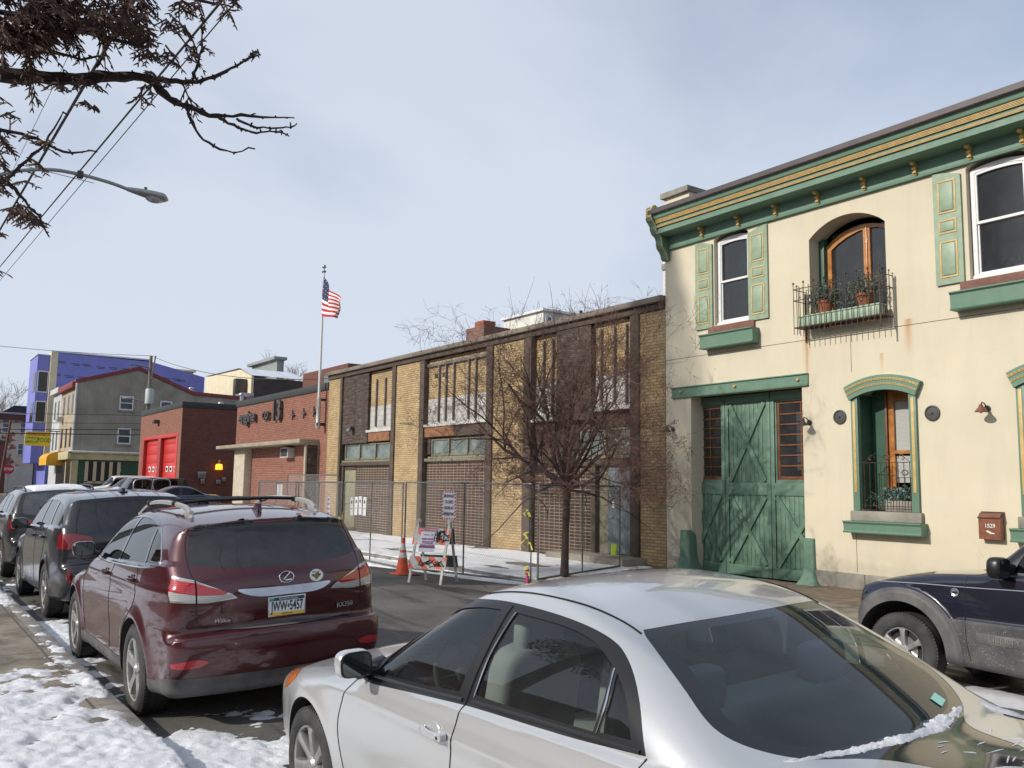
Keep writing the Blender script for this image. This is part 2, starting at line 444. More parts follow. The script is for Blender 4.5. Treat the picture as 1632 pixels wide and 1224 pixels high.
class Surf:
    def __init__(s, V, N, T): s.V = V; s.N = N; s.T = T
def grad(f, V, e=.002):
    G = np.empty_like(V)
    for a in range(3):
        d = np.zeros(3); d[a] = e; G[:, a] = (f(V+d)-f(V-d))/(2*e)
    return G
def surface_nets(f, lo, hi, h):
    ax = [np.arange(lo[i], hi[i]+h, h) for i in range(3)]
    X, Y, Z = np.meshgrid(*ax, indexing='ij'); P = np.stack([X, Y, Z], -1).reshape(-1, 3)
    # coarse pass first, then only the band near the skin
    c = 4; cs = tuple(slice(0, None, c) for _ in range(3)); Fc = f(P.reshape(X.shape+(3,))[cs].reshape(-1, 3)).reshape(X[cs].shape)
    ix = [np.minimum((np.arange(len(a))+c//2)//c, q-1) for a, q in zip(ax, Fc.shape)]
    F = Fc[np.ix_(*ix)]; near = np.abs(F) < 4.2*h; F = F.copy(); F[near] = f(P.reshape(X.shape+(3,))[near]); n = F.shape; S = F < 0
    C = tuple(k-1 for k in n); acc = np.zeros(C+(3,)); cnt = np.zeros(C)
    for a in range(3):
        sl0 = [slice(None)]*3; sl1 = [slice(None)]*3; sl0[a] = slice(0, n[a]-1); sl1[a] = slice(1, n[a])
        F0, F1 = F[tuple(sl0)], F[tuple(sl1)]; m = (F0 < 0) != (F1 < 0)
        t = np.where(m, F0/np.where(m, F0-F1, 1), 0)
        pos = [X[tuple(sl0)], Y[tuple(sl0)], Z[tuple(sl0)]]; pos = [q+(t*h if i == a else 0) for i, q in enumerate(pos)]
        b, c = [q for q in range(3) if q != a]
        for db in (0, 1):
            for dc in (0, 1):
                s = [slice(None)]*3; s[b] = slice(db, n[b]-1+db); s[c] = slice(dc, n[c]-1+dc); s = tuple(s)
                cnt += m[s]
                for i in range(3): acc[..., i] += np.where(m[s], pos[i][s], 0)
    act = cnt > 0; idx = np.full(C, -1); idx[act] = np.arange(act.sum()); V = acc[act]/cnt[act][:, None]
    Q = []
    for a in range(3):
        b, c = [(1, 2), (2, 0), (0, 1)][a]
        sl0 = [slice(None)]*3; sl1 = [slice(None)]*3; sl0[a] = slice(0, n[a]-1); sl1[a] = slice(1, n[a])
        m = S[tuple(sl0)] != S[tuple(sl1)]
        I = np.argwhere(m); ok = (I[:, b] > 0) & (I[:, c] > 0) & (I[:, b] < n[b]-1) & (I[:, c] < n[c]-1); I = I[ok]
        eb = np.zeros(3, int); eb[b] = 1; ec = np.zeros(3, int); ec[c] = 1
        q = np.stack([idx[tuple((I-eb-ec).T)], idx[tuple((I-ec).T)], idx[tuple(I.T)], idx[tuple((I-eb).T)]], 1)
        neg = S[tuple(I.T)]; q[~neg] = q[~neg][:, ::-1]; Q.append(q)
    Q = np.concatenate(Q)
    for _ in range(4):
        G = grad(f, V); fv = f(V); g2 = (G**2).sum(1)+1e-9; st = G*(fv/g2)[:, None]
        ln = np.linalg.norm(st, axis=1, keepdims=True); V = V-st*np.minimum(1, h*.5/np.maximum(ln, 1e-9))
    N = grad(f, V, .003); N /= np.linalg.norm(N, axis=1, keepdims=True)+1e-9
    T = np.concatenate([Q[:, [0, 1, 2]], Q[:, [0, 2, 3]]])
    # orient outwards
    fn = np.cross(V[T[:, 1]]-V[T[:, 0]], V[T[:, 2]]-V[T[:, 0]]); fl = (fn*N[T[:, 0]]).sum(1) < 0; T[fl] = T[fl][:, ::-1]
    return Surf(V, N, T)
def cut(s, phi, refine=2):
    """split the surface at phi = 0 -> (inside, outside)"""
    p = phi(s.V); pt = p[s.T]; mn = pt.min(1); mxx = pt.max(1)
    e = np.linalg.norm(s.V[s.T[:, 0]]-s.V[s.T[:, 1]], axis=1)*1.0
    thr = e*.35
    inn = mxx < -thr; outt = mn >= thr; mid = ~(inn | outt)
    tv = s.V[s.T[mid]]; tn = s.N[s.T[mid]]; DV = []; DN = []           # soup
    for _ in range(refine):
        q = phi(tv.reshape(-1, 3)).reshape(-1, 3); ee = np.linalg.norm(tv[:, 0]-tv[:, 1], axis=1)*.35
        st = ~((q.max(1) < -ee) | (q.min(1) >= ee)); DV.append(tv[~st]); DN.append(tn[~st]); tv = tv[st]; tn = tn[st]
        a, b, c = tv[:, 0], tv[:, 1], tv[:, 2]; na, nb, nc = tn[:, 0], tn[:, 1], tn[:, 2]
        ab, bc, ca = (a+b)/2, (b+c)/2, (c+a)/2; nab, nbc, nca = na+nb, nb+nc, nc+na
        tv = np.concatenate([np.stack(q, 1) for q in ((a, ab, ca), (ab, b, bc), (ca, bc, c), (ab, bc, ca))])
        tn = np.concatenate([np.stack(q, 1) for q in ((na, nab, nca), (nab, nb, nbc), (nca, nbc, nc), (nab, nbc, nca))])
        tn /= np.linalg.norm(tn, axis=2, keepdims=True)+1e-9
    tv = np.concatenate(DV+[tv]); tn = np.concatenate(DN+[tn])
    res = []
    q = phi(tv.reshape(-1, 3)).reshape(-1, 3)
    for sgn in (1, -1):
        qq = q*sgn; neg = qq < 0; k = neg.sum(1); TV = [tv[k == 3]]; TN = [tn[k == 3]]
        for kk in (1, 2):
            sel = k == kk; v = tv[sel]; nn = tn[sel]; f = qq[sel]; ng = neg[sel]
            lone = (ng if kk == 1 else ~ng).argmax(1); r = np.arange(len(v))
            i0, i1, i2 = lone, (lone+1) % 3, (lone+2) % 3
            A, B, C_ = v[r, i0], v[r, i1], v[r, i2]; a, b, c = nn[r, i0], nn[r, i1], nn[r, i2]; fa, fb, fc = f[r, i0], f[r, i1], f[r, i2]
            t1 = (fa/(fa-fb+1e-15))[:, None]; t2 = (fa/(fa-fc+1e-15))[:, None]
            M1, M2 = A+(B-A)*t1, A+(C_-A)*t2; m1, m2 = a+(b-a)*t1, a+(c-a)*t2
            if kk == 1: TV.append(np.stack((A, M1, M2), 1)); TN.append(np.stack((a, m1, m2), 1))
            else:
                TV += [np.stack((M1, B, C_), 1), np.stack((M1, C_, M2), 1)]; TN += [np.stack((m1, b, c), 1), np.stack((m1, c, m2), 1)]
        TV = np.concatenate(TV).reshape(-1, 3); TN = np.concatenate(TN).reshape(-1, 3)
        TN /= np.linalg.norm(TN, axis=1, keepdims=True)+1e-9
        bulk = s.T[inn if sgn == 1 else outt]
        used = np.unique(bulk); mp = np.full(len(s.V), -1); mp[used] = np.arange(len(used))
        V = np.concatenate([s.V[used], TV]); N = np.concatenate([s.N[used], TN])
        T = np.concatenate([mp[bulk] if len(bulk) else np.zeros((0, 3), int), len(used)+np.arange(len(TV)).reshape(-1, 3)])
        res.append(Surf(V, N, T))
    return res
def surf_obj(s, name, m, parent, off=0.0, label=None, kind=None, back=None, backoff=.03, backpred=None):
    """back: material of an inner skin (door cards, roof lining) behind the panel"""
    V = s.V+s.N*off; T = s.T; N = s.N; mi = np.zeros(len(T), int)
    if back is not None:
        keep = np.ones(len(T), bool) if backpred is None else backpred(s.V[s.T[:, 0]])
        tb = s.T[keep][:, ::-1]+len(V)
        V = np.concatenate([V, s.V-s.N*backoff]); N = np.concatenate([N, -s.N]); T = np.concatenate([T, tb]); mi = np.concatenate([mi, np.ones(len(tb), int)])
    me = bpy.data.meshes.new(name); me.from_pydata(V.tolist(), [], T.tolist())
    me.materials.append(m)
    if back is not None: me.materials.append(back)
    me.polygons.foreach_set('material_index', mi.astype(np.int32)); me.polygons.foreach_set('use_smooth', np.ones(len(T), bool))
    me.normals_split_custom_set_from_vertices(N.tolist())
    o = link_mesh(name, me, parent); return tagp(o, label, kind=kind)

class Car:
    def __init__(s, L, W, outline, belt, axles, Rw, Ra=None, h=.03, crown=.05, bowf=.12, bowr=.08, taper=(.14, 1.0, .10, .8), tumble=(.30, .25), sill=.03, k=.10, kbelt=.05, flare=.012, yin=.52, feat=None, wellw=.5, lbulge=.02, zmid=.62, npts=6, kcorner=None, wscale=.018):
        s.L, s.W, s.h = L, W, h; s.axles = axles; s.Rw = Rw; s.Ra = Ra or Rw+.045; s.belt = belt; s.yin = yin
        poly = cr(outline, npts); s.G = Grid2D(poly, -.35, L+.35, -.1, poly[:, 1].max()+.3)
        s.crown, s.bowf, s.bowr, s.taper, s.tumble, s.k = crown, bowf, bowr, taper, tumble, k
        s.sill, s.flare, s.feat, s.lbulge, s.zmid, s.wscale = sill, flare, feat, lbulge, zmid, wscale
        H = poly[:, 1].max()
        s.S = surface_nets(s.f, (-.1, -W/2-.12, .05), (L+.1, W/2+.12, H+.1), h)
    def zb(s, x): a, b = s.belt; return a+(b-a)*np.clip((x-s.axles[0])/(s.axles[1]-s.axles[0]), -.3, 1.3)
    def width(s, x, z):
        af, xa, ar, xr = s.taper; w = s.W/2-af*(np.clip((xa-x)/xa, 0, 1.2))**2.3-ar*(np.clip((x-(s.L-xr))/xr, 0, 1.2))**2.3
        zb = s.zb(x); dz = np.maximum(z-zb, 0); lo = np.clip((s.zmid-z)/s.zmid, 0, 1.2)
        w = w-s.sill*lo**1.6*1.6-s.lbulge*np.clip((np.minimum(z, zb)-s.zmid)/(zb-s.zmid), 0, 1)**2.0
        w = w-s.wscale*sstep(0, .03, dz)-s.tumble[0]*dz-s.tumble[1]*dz*dz
        for a in s.axles:
            r = np.hypot(x-a, z-s.Rw); w = w+s.flare*np.exp(-((r-s.Ra)/.07)**2)
        return w
    def f(s, P):
        x, y, z = P[:, 0], P[:, 1], P[:, 2]; ay = np.abs(y)
        t = sstep(.35*s.L, .65*s.L, x)
        xq = x-s.bowf*ay*ay*(1-t)+s.bowr*ay*ay*t
        zq = z+s.crown*ay*ay*1.6*sstep(.6, .9, z)
        fs = s.G(xq, zq); W = s.width(x, z)
        if s.feat: W, fs = s.feat(x, ay, z, W, fs)
        fw = (ay-W)*.95
        r = smax(fs, fw, s.k)
        return r
    def sy(s, x, z, sign=-1):
        """y of the skin at side position (x,z)"""
        x = np.atleast_1d(np.asarray(x, float)); z = np.atleast_1d(np.asarray(z, float)); a = np.full(x.shape, .25); b = np.full(x.shape, s.W/2+.1)
        for _ in range(22):
            m = (a+b)/2; v = s.f(np.stack([x, m, z], 1)); a = np.where(v < 0, m, a); b = np.where(v < 0, b, m)
        return sign*(a+b)/2
    def sx(s, y, z, rear=True):
        y = np.atleast_1d(np.asarray(y, float)); z = np.atleast_1d(np.asarray(z, float))
        a = np.full(y.shape, s.L*.5); b = np.full(y.shape, s.L+.1 if rear else -.1)
        for _ in range(22):
            m = (a+b)/2; v = s.f(np.stack([m, y, z], 1)); a = np.where(v < 0, m, a); b = np.where(v < 0, b, m)
        return (a+b)/2
    def sz(s, x, y):
        x = np.atleast_1d(np.asarray(x, float)); y = np.atleast_1d(np.asarray(y, float)); a = np.full(x.shape, .5); b = np.full(x.shape, 2.2)
        for _ in range(22):
            m = (a+b)/2; v = s.f(np.stack([x, y, m], 1)); a = np.where(v < 0, m, a); b = np.where(v < 0, b, m)
        return (a+b)/2
    def take(s, phi, refine=2):
        i, o = cut(s.S, phi, refine); s.S = o; return i
    def side(s, poly, n=8, ymin=.35, both=True):
        P = cr(poly, n) if n else np.array([p[:2] for p in poly])
        return lambda V: np.maximum(sdpoly(V[:, 0], V[:, 2], P), ymin-np.abs(V[:, 1]) if both else ymin+V[:, 1])
    def end(s, poly, xlim, rear=True, n=8, wrap=0.0):
        P = cr(poly, n) if n else np.array([p[:2] for p in poly])
        return lambda V: np.maximum(sdpoly(np.abs(V[:, 1]), V[:, 2], P), (xlim-V[:, 0]) if rear else (V[:, 0]-xlim))
    def seam_side(s, pts, m, parent, r=.0035, name='door_seam', both=True, n=6, off=0.0, mb=None):
        own = mb is None; mb = mb or MB(True); P = cr(pts, n, False)
        for sg in ((-1, 1) if both else (-1,)):
            yy = s.sy(P[:, 0], P[:, 1], sg); mb.pieces.append(([(P[i, 0], yy[i]+sg*off, P[i, 1]) for i in range(len(P))], r, 6, m))
        if own: mb.build(name, parent)
        return mb
    def seam_end(s, pts, m, parent, r=.0035, name='seam', mirror=True, n=6, rear=True, off=0.0, mb=None):
        own = mb is None; mb = mb or MB(True); P = cr(pts, n, False)
        for sg in ((-1, 1) if mirror else (1,)):
            xx = s.sx(P[:, 0]*sg, P[:, 1], rear); d = 1 if rear else -1
            mb.pieces.append(([(xx[i]+d*off, P[i, 0]*sg, P[i, 1]) for i in range(len(P))], r, 6, m))
        if own: mb.build(name, parent)
        return mb
    def well(s, parent, m):
        """wheel openings with dark housings behind them, and the underside"""
        def phi(V):
            r = 9
            for a in s.axles: r = np.minimum(r, np.hypot(V[:, 0]-a, V[:, 2]-s.Rw)-s.Ra)
            return np.maximum(r, .35-np.abs(V[:, 1]))
        s.take(phi, 3)
        for a in s.axles:
            q = np.linspace(-.45, PI+.45, 44); x = a+(s.Ra+.002)*np.cos(q); z = s.Rw+(s.Ra+.002)*np.sin(q)
            yo = s.sy(x, np.maximum(z, .26), 1)-.0005
            for sg in (-1, 1):
                mb = MB(True); V = []
                for i in range(44): V += [(x[i], sg*yo[i], z[i]), (x[i], sg*(yo[i]-.035), z[i]+.0), (x[i], sg*.38, z[i]), (a+(x[i]-a)*.1, sg*.38, s.Rw+(z[i]-s.Rw)*.1)]
                mb.add(V, [(i*4+j, i*4+j+1, (i+1)*4+j+1, (i+1)*4+j) for i in range(43) for j in range(3)], m, True)
                mb.build('wheel_housing', parent)
        surf_obj(s.take(lambda V: V[:, 2]-.235+.0*V[:, 0], 1), 'underbody', m, parent)

def make_wheel(parent, x, y, R, w, rr, nsp, style, side, m_tyre, m_rim, m_dark, steer=0.0, simple=False):
    """wheel > tyre, rim; outer face towards side*y"""
    n = 24 if simple else 48
    rot = Matrix.Rotation(steer, 3, 'Z')
    def place(mb):
        mb.v = [tuple(rot @ Vector((v[0], v[1]*side, v[2]))+Vector((x, y, R))) for v in mb.v]; return mb
    # local: outer face at +w/2
    mb = MB(True); mb.lathe([(rr*.97, -w*.4), (rr*.97, w*.15), (.03, w*.16)], (0, 0, 0), 'y', n, m_dark); mb.lathe([(rr*.62, w*.17), (rr*.62, w*.2), (.05, w*.2)], (0, 0, 0), 'y', n, MATS['steel'])
    hub = place(mb).build('wheel', parent)
    mb = MB(True); h = w/2
    mb.lathe([(rr, -h*.8), (rr+.01, -h*.95), (R-.035, -h), (R-.012, -h*.86), (R, -h*.6), (R+.001, 0), (R, h*.6), (R-.006, h*.74), (R-.02, h*.88), (R-.045, h*.985), (rr+.035, h*1.0), (rr+.012, h*.93), (rr, h*.8)], (0, 0, 0), 'y', n, m_tyre)
    if not simple:
        for gx_ in (-.45, 0, .45): mb.lathe([(R+.0012, h*gx_-.004), (R+.0022, h*gx_), (R+.0012, h*gx_+.004)], (0, 0, 0), 'y', n, m_dark)
        for i in range(72):   # tread blocks at the shoulder
            a = 2*PI*i/72; c_, s_ = math.cos(a), math.sin(a); t_ = (-s_, c_)
            for hh in (h*.66, -h*.66):
                q = [(R-.004, hh-h*.13), (R+.0016, hh-h*.13), (R+.0010, hh+h*.13), (R-.012, hh+h*.16)]
                vs = [(r_*c_+t_[0]*d, y_, r_*s_+t_[1]*d) for d in (-.009, .009) for (r_, y_) in q]
                mb.add(vs, [(0, 1, 2, 3), (7, 6, 5, 4), (0, 4, 5, 1), (1, 5, 6, 2), (2, 6, 7, 3)], m_tyre)
    place(mb).build('tyre', hub)
    mb = MB(True)
    mb.lathe([(rr*.95, -h*.7), (rr*.93, h*.3), (rr*.955, h*.8), (rr*1.0, h*.86), (rr*1.015, h*.8), (rr*1.0, h*.7)], (0, 0, 0), 'y', n, m_rim)
    mb.lathe([(0.0, h*.80), (rr*.13, h*.80), (rr*.155, h*.74), (rr*.24, h*.62), (rr*.24, h*.3)], (0, 0, 0), 'y', 20, m_rim)
    for i in range(nsp):
        a = 2*PI*i/nsp+PI/2
        def Pp(r_, t_, y_): return (r_*math.cos(a)-t_*math.sin(a), y_, r_*math.sin(a)+t_*math.cos(a))
        if style == 'wide': prof = [(.16, .36, .70), (.45, .30, .74), (.75, .36, .82), (.97, .50, .84)]
        elif style == 'slim': prof = [(.16, .16, .66), (.45, .11, .70), (.75, .10, .76), (.96, .14, .80)]
        else: prof = [(.16, .26, .62), (.5, .22, .72), (.8, .26, .80), (.96, .36, .80)]
        rows = []
        for (r_, t_, y_) in prof:
            b_ = .82; rows += [[Pp(r_*rr, -t_*rr*.5, y_*h-.018), Pp(r_*rr, -t_*rr*.5*b_, y_*h), Pp(r_*rr, 0, y_*h+(.004 if style != 'wide' else -.004)), Pp(r_*rr, t_*rr*.5*b_, y_*h), Pp(r_*rr, t_*rr*.5, y_*h-.018)]]
        vs = [p for rw in rows for p in rw]; fs = [(i_*5+j, i_*5+j+1, i_*5+j+6, i_*5+j+5) for i_ in range(3) for j in range(4)]
        mb.add(vs, fs, m_rim, True)
        for sg in (-1, 1):  # flanks
            vs = [p for (r_, t_, y_) in prof for p in (Pp(r_*rr, sg*t_*rr*.5, y_*h-.018), Pp(r_*rr, sg*t_*rr*.42, y_*h-.055))]
            mb.add(vs, [(0, 1, 3, 2), (2, 3, 5, 4), (4, 5, 7, 6)], m_rim)
        if not simple:
            q = Pp(rr*.2*.8, 0, h*.66); q2 = (rr*.2*math.cos(a+PI/nsp), h*.63, rr*.2*math.sin(a+PI/nsp)); mb.ball(q2, .011, MATS['steel'], 8)
    place(mb).build('rim', hub)
    return hub

mat('steel', (.35, .35, .36), .35, .9); mat('rim', (.52, .51, .49), .38, .75, .35, 9); mat('tyre', (.022, .022, .023), .82, 0, .5, 7, (.06, .058, .055), .25, 60)
mat('black_plastic', (.022, .022, .024), .5, 0, .3, 8, (.05, .05, .05)); mat('well', (.012, .012, .012), .9, 0, .4, 6, (.03, .028, .025)); mat('trim_black', (.012, .012, .013), .35)
mat('chrome', (.75, .76, .78), .12, 1.0, .2, 20); mat('interior_dark', (.035, .033, .032), .85); mat('interior_grey', (.24, .24, .23), .85, 0, .2, 5)
mat('mirror', (.13, .145, .145), .03, 1.0); mat('cladding', (.055, .056, .058), .62, 0, .55, 4, (.13, .125, .12), .1, 90); mat('seam', (.006, .006, .006), .8)
glass_mat('glass', (.42, .50, .47)); glass_mat('glass_clear', (.78, .86, .83), haze=.03); glass_mat('glass_dark', (.05, .055, .055)); glass_mat('glass_back', (.62, .76, .78), haze=.06)
glass_mat('glass_privacy', (.03, .033, .037), haze=.10)
def lamp_mat(name, col, rough=.12, em=0):
    t = NT(name); vo = t.n('ShaderNodeTexWave'); t.link(t.coord(), vo.inputs[0]); vo.inputs['Scale'].default_value = 22; vo.bands_direction = 'Z'
    t.base(t.mix(t.ramp(vo.outputs['Fac'], .3, .9, 0, .55), col, tuple(c*.45 for c in col))); t.p(Roughness=rough, Coat_Weight=1.0, Coat_Roughness=.02); MATS[name] = t.m
lamp_mat('lamp_red', (.42, .012, .018)); lamp_mat('lamp_dark_red', (.20, .008, .012)); lamp_mat('lamp_clear', (.42, .42, .41)); lamp_mat('lamp_amber', (.75, .20, .03)); lamp_mat('lamp_white', (.55, .56, .58))

def seats(parent, xs, yw, zseat, m, ms=.52, rear=None):
    for (x, y) in [(xs, -yw), (xs, yw)]:
        mb = MB(True); R = Matrix.Rotation(R_(-14), 3, 'Y')
        mb.sbox((x-.22, y, zseat), (.26, .25, .10), m, 5); mb.sbox((x+.08, y, zseat+.33), (.09, .24, .34), m, 5, rot=Matrix.Rotation(R_(14), 3, 'Y'))
        mb.sbox((x+.165, y, zseat+.72), (.055, .13, .10), m, 4, rot=Matrix.Rotation(R_(10), 3, 'Y'))
        mb.tube([(x+.14, y-.05, zseat+.55), (x+.16, y-.05, zseat+.68)], .007, 6, MATS['steel']); mb.tube([(x+.14, y+.05, zseat+.55), (x+.16, y+.05, zseat+.68)], .007, 6, MATS['steel'])
        mb.build('front_seat', parent)
    if rear:
        mb = MB(True); mb.sbox((rear-.25, 0, zseat+.02), (.26, .62, .10), m, 6); mb.sbox((rear+.06, 0, zseat+.30), (.09, .62, .30), m, 6, rot=Matrix.Rotation(R_(18), 3, 'Y'))
        for y in (-.38, .38): mb.sbox((rear+.17, y, zseat+.64), (.05, .13, .085), m, 4)
        mb.build('rear_seat', parent)
def steering(parent, x, y, z, m):
    mb = MB(True); R = Matrix.Rotation(R_(65), 3, 'Y'); pts = []
    for i in range(25):
        a = 2*PI*i/24; v = R @ Vector((.185*math.cos(a), .185*math.sin(a), 0)); pts.append((x+v.x, y+v.y, z+v.z))
    mb.tube(pts, .014, 8, m); mb.sbox((x, y, z), (.03, .07, .06), m, 3)
    for a in (0, PI, -PI/2 if False else 1.5*PI):
        v = R @ Vector((.185*math.cos(a), .185*math.sin(a), 0)); mb.tube([(x, y, z), (x+v.x, y+v.y, z+v.z)], .012, 6, m)
    mb.build('steering_wheel', parent)
def side_mirror(parent, x, y, z, sg, m, glass=True, size=(.09, .115, .085)):
    mb = MB(True); mb.sbox((x, y, z), size, m, 3.2, 24); mb.v = [(min(v[0], x+size[0]*.72), v[1], v[2]) for v in mb.v]; mb.tube([(x-.01, y-sg*.05, z-.04), (x-.01, y-sg*(.05+size[1]*.9), z-size[2]*.75)], .028, 8, MATS['trim_black'])
    o = mb.build('side_mirror', parent)
    if glass:
        P = []; q = 20; ex = 2/3.4
        for sc, xx in ((.93, size[0]*.70), (.88, size[0]*.78)):
            for i in range(q):
                a = 2*PI*i/q; P.append((x+xx, y+size[1]*sc*math.copysign(abs(math.cos(a))**ex, math.cos(a)), z+size[2]*sc*math.copysign(abs(math.sin(a))**ex, math.sin(a))))
        mb = MB(True); mb.add(P, [tuple((i, (i+1) % q, q+(i+1) % q, q+i)) for i in range(q)], MATS['trim_black'])
        mb.add([(p[0]+.0015, y+(p[1]-y)*.93, z+(p[2]-z)*.93) for p in P[q:]], [tuple(range(q))], MATS['mirror']); mb.add(P[q:], [tuple(range(q))], MATS['trim_black'])
        mb.build('mirror_glass', o)
    return o
def handle(parent, car, x, z, m, sg=-1, w=.19):
    y = float(car.sy([x], [z], sg)[0]); mb = MB(True)
    pts = [(x-w/2, y+sg*-.002, z-.004), (x-w/2+.02, y+sg*.022, z-.002), (x, y+sg*.038, z), (x+w/2-.03, y+sg*.034, z), (x+w/2, y+sg*.012, z)]
    P = cr([(p[0], p[1]) for p in pts], 5, False); mb.tube([(a, b, z) for a, b in P], [.006]+[.0145]*(len(P)-2)+[.010], 8, m)
    mb.v = [(v[0], v[1], z+(v[2]-z)*1.25) for v in mb.v]
    mb.sbox((x-.005, y+sg*-.004, z), (.052, .009, .042), m, 2.5, 16)
    mb.sbox((x+w/2-.015, y+sg*.02, z), (.028, .022, .02), m, 3.5, 12)
    mb.ball((x+w/2-.012, y+sg*.043, z), .008, MATS['trim_black'], 10, 1, .3, 1)
    mb.build('door_handle', parent)
# ---------------------------------------------------------------- the near cars
def road_z(Y): return .13*(1-((Y-6.05)/4.35)**2)
def car_root(name, X0, Yc, label, cat='car', group='cars parked along the near kerb', yaw=0.0, dz=0.0):
    tilt = math.atan(.13*-2*(Yc-6.05)/4.35**2)
    r = root(name, (X0, Yc, road_z(Yc)+dz), label, cat, group, (tilt, 0, yaw)); return r

def silver_sedan():
    r = car_root('parked_sedan', -5.82, 2.98, 'silver four-door sedan in front, snow along the foot of its rear window', dz=-.01)
    P = car_paint('paint_silver', (.555, .565, .57), .15, .30, .30, (.46, .44, .41), .55)
    out_ = [(.22, .20), (.04, .27), (0, .42), (.015, .56), (.09, .68), (.25, .755), (.6, .845), (1.0, .915), (1.28, .965), (1.36, .99, 1), (1.75, 1.18), (2.1, 1.345), (2.32, 1.425), (2.65, 1.465), (3.0, 1.455), (3.22, 1.42), (3.38, 1.37), (3.72, 1.215), (4.02, 1.07), (4.12, 1.045), (4.36, 1.038), (4.47, 1.03), (4.505, 1.01), (4.515, .92), (4.54, .80), (4.54, .60), (4.50, .36), (4.36, .22), (2.5, .18)]
    def feat(x, ay, z, W, fs):
        zc = .80+.05*(x/4.5); W = W+.010*np.exp(-((z-zc)/.035)**2)*sstep(.9, 1.4, x)
        W = W-.008*np.exp(-((z-.52)/.10)**2)*sstep(1.2, 1.6, x)*(1-sstep(3.0, 3.3, x))
        W = W-.006*np.exp(-((z-.30)/.03)**2)
        return W, fs
    c = Car(4.54, 1.775, out_, (.885, .985), (.93, 3.53), .316, .375, h=.026, crown=.055, bowf=.20, bowr=.13, taper=(.20, 1.15, .13, 1.0), tumble=(.36, .32), k=.115, feat=feat, flare=.016, lbulge=.03)
    c.well(r, MATS['well'])
    # side glass: black surround with the panes cut from it
    dlo = [(1.36, .93), (1.50, 1.005), (1.70, 1.125), (1.91, 1.246), (2.13, 1.335), (2.35, 1.372), (2.62, 1.385), (2.99, 1.372), (3.25, 1.335), (3.40, 1.27), (3.53, 1.165), (3.63, 1.030, 1), (3.2, 1.00), (2.62, .975), (2.1, .94), (1.6, .905)]
    fr = c.take(c.side(dlo, 6))
    S0 = c.S; c.S = fr
    def pane(poly, name, m=MATS['glass_clear'], label=None):
        g = c.take(c.side(poly, 5)); surf_obj(g, name, m, r, -.006, label)
    pane([(1.66, .955, 1), (1.73, 1.07), (1.92, 1.21), (2.13, 1.300), (2.35, 1.34), (2.53, 1.352, 1), (2.475, 1.15), (2.455, 1.01, 1), (2.1, .98)], 'side_window')
    pane([(2.585, 1.02, 1), (2.60, 1.18), (2.655, 1.354, 1), (2.99, 1.345), (3.20, 1.315), (3.335, 1.26, 1), (3.36, 1.16), (3.35, 1.045, 1), (3.0, 1.03)], 'side_window')
    pane([(3.385, 1.05, 1), (3.395, 1.16), (3.375, 1.24, 1), (3.47, 1.165), (3.545, 1.06, 1)], 'quarter_window')
    surf_obj(c.S, 'window_surround', MATS['trim_black'], r, -.001); c.S = S0
    # rear and front glass with black border
    rg = c.take(c.end([(0, 1.032), (.45, 1.043), (.60, 1.075), (.655, 1.125), (.61, 1.22), (.545, 1.335), (.52, 1.358, 1), (.3, 1.368), (0, 1.372), (-.2, 1.372), (-.2, 1.03)], 3.1, True, 6))
    S0 = c.S; c.S = rg
    g = c.take(c.end([(0, 1.052), (.40, 1.062), (.53, 1.09), (.58, 1.13), (.54, 1.22), (.485, 1.31), (.455, 1.338), (.3, 1.348), (0, 1.352), (-.2, 1.352), (-.2, 1.052)], 3.0, True, 6))
    surf_obj(g, 'rear_window', MATS['glass_back'], r, -.001); surf_obj(c.S, 'rear_window_border', MATS['trim_gloss'], r, -.001); c.S = S0
    wg = c.take(c.end([(-.2, .96), (0, .96), (.5, .97), (.68, .985), (.70, 1.01), (.55, 1.36), (.50, 1.385), (0, 1.40), (-.2, 1.40)], 2.35, False, 6))
    surf_obj(wg, 'windshield', MATS['glass'], r, -.001)
    # lamps
    hl = c.take(lambda V: np.maximum(sdpoly(V[:, 0], V[:, 2], cr([(-.1, .60), (.12, .60), (.42, .64), (.62, .735), (.60, .76), (.3, .765), (.1, .73), (-.1, .70)], 6)), .42-np.abs(V[:, 1])))
    am, hl2 = cut(hl, lambda V: .40-V[:, 0])
    surf_obj(hl2, 'headlight', MATS['lamp_white'], r, .002); surf_obj(am, 'turn_signal', MATS['lamp_amber'], r, .002)
    tl = c.take(lambda V: np.maximum(sdpoly(np.abs(V[:, 1]), V[:, 2], cr([(.50, .80), (.95, .76), (.98, .98), (.52, .96)], 5)), 4.28-V[:, 0]))
    surf_obj(tl, 'tail_light', MATS['lamp_red'], r, .003)
    surf_obj(c.S, 'body', P, r, 0, back=MATS['interior_grey'], backoff=.035, backpred=lambda V: (V[:, 2] > .35) & (V[:, 0] > 1.2) & (V[:, 0] < 4.1))
    # seams
    sm = MATS['seam']; mb = MB(True)
    c.seam_side([(1.46, .30), (1.36, .52), (1.345, .65), (1.40, .79), (1.50, .905)], sm, r, mb=mb)
    c.seam_side([(2.52, .25), (2.50, .45), (2.485, .70), (2.50, .85), (2.53, .97)], sm, r, mb=mb); c.seam_side([(2.53, .97), (2.545, 1.1), (2.60, 1.375)], sm, r, mb=mb, off=.002)
    c.seam_side([(1.44, .27), (2.0, .25), (3.0, .25)], sm, r, mb=mb)
    c.seam_side([(3.05, .30), (3.14, .50), (3.38, .74), (3.55, .88), (3.635, 1.025)], sm, r, mb=mb)
    mb.build('door_seam', r)
    mb = MB(True)
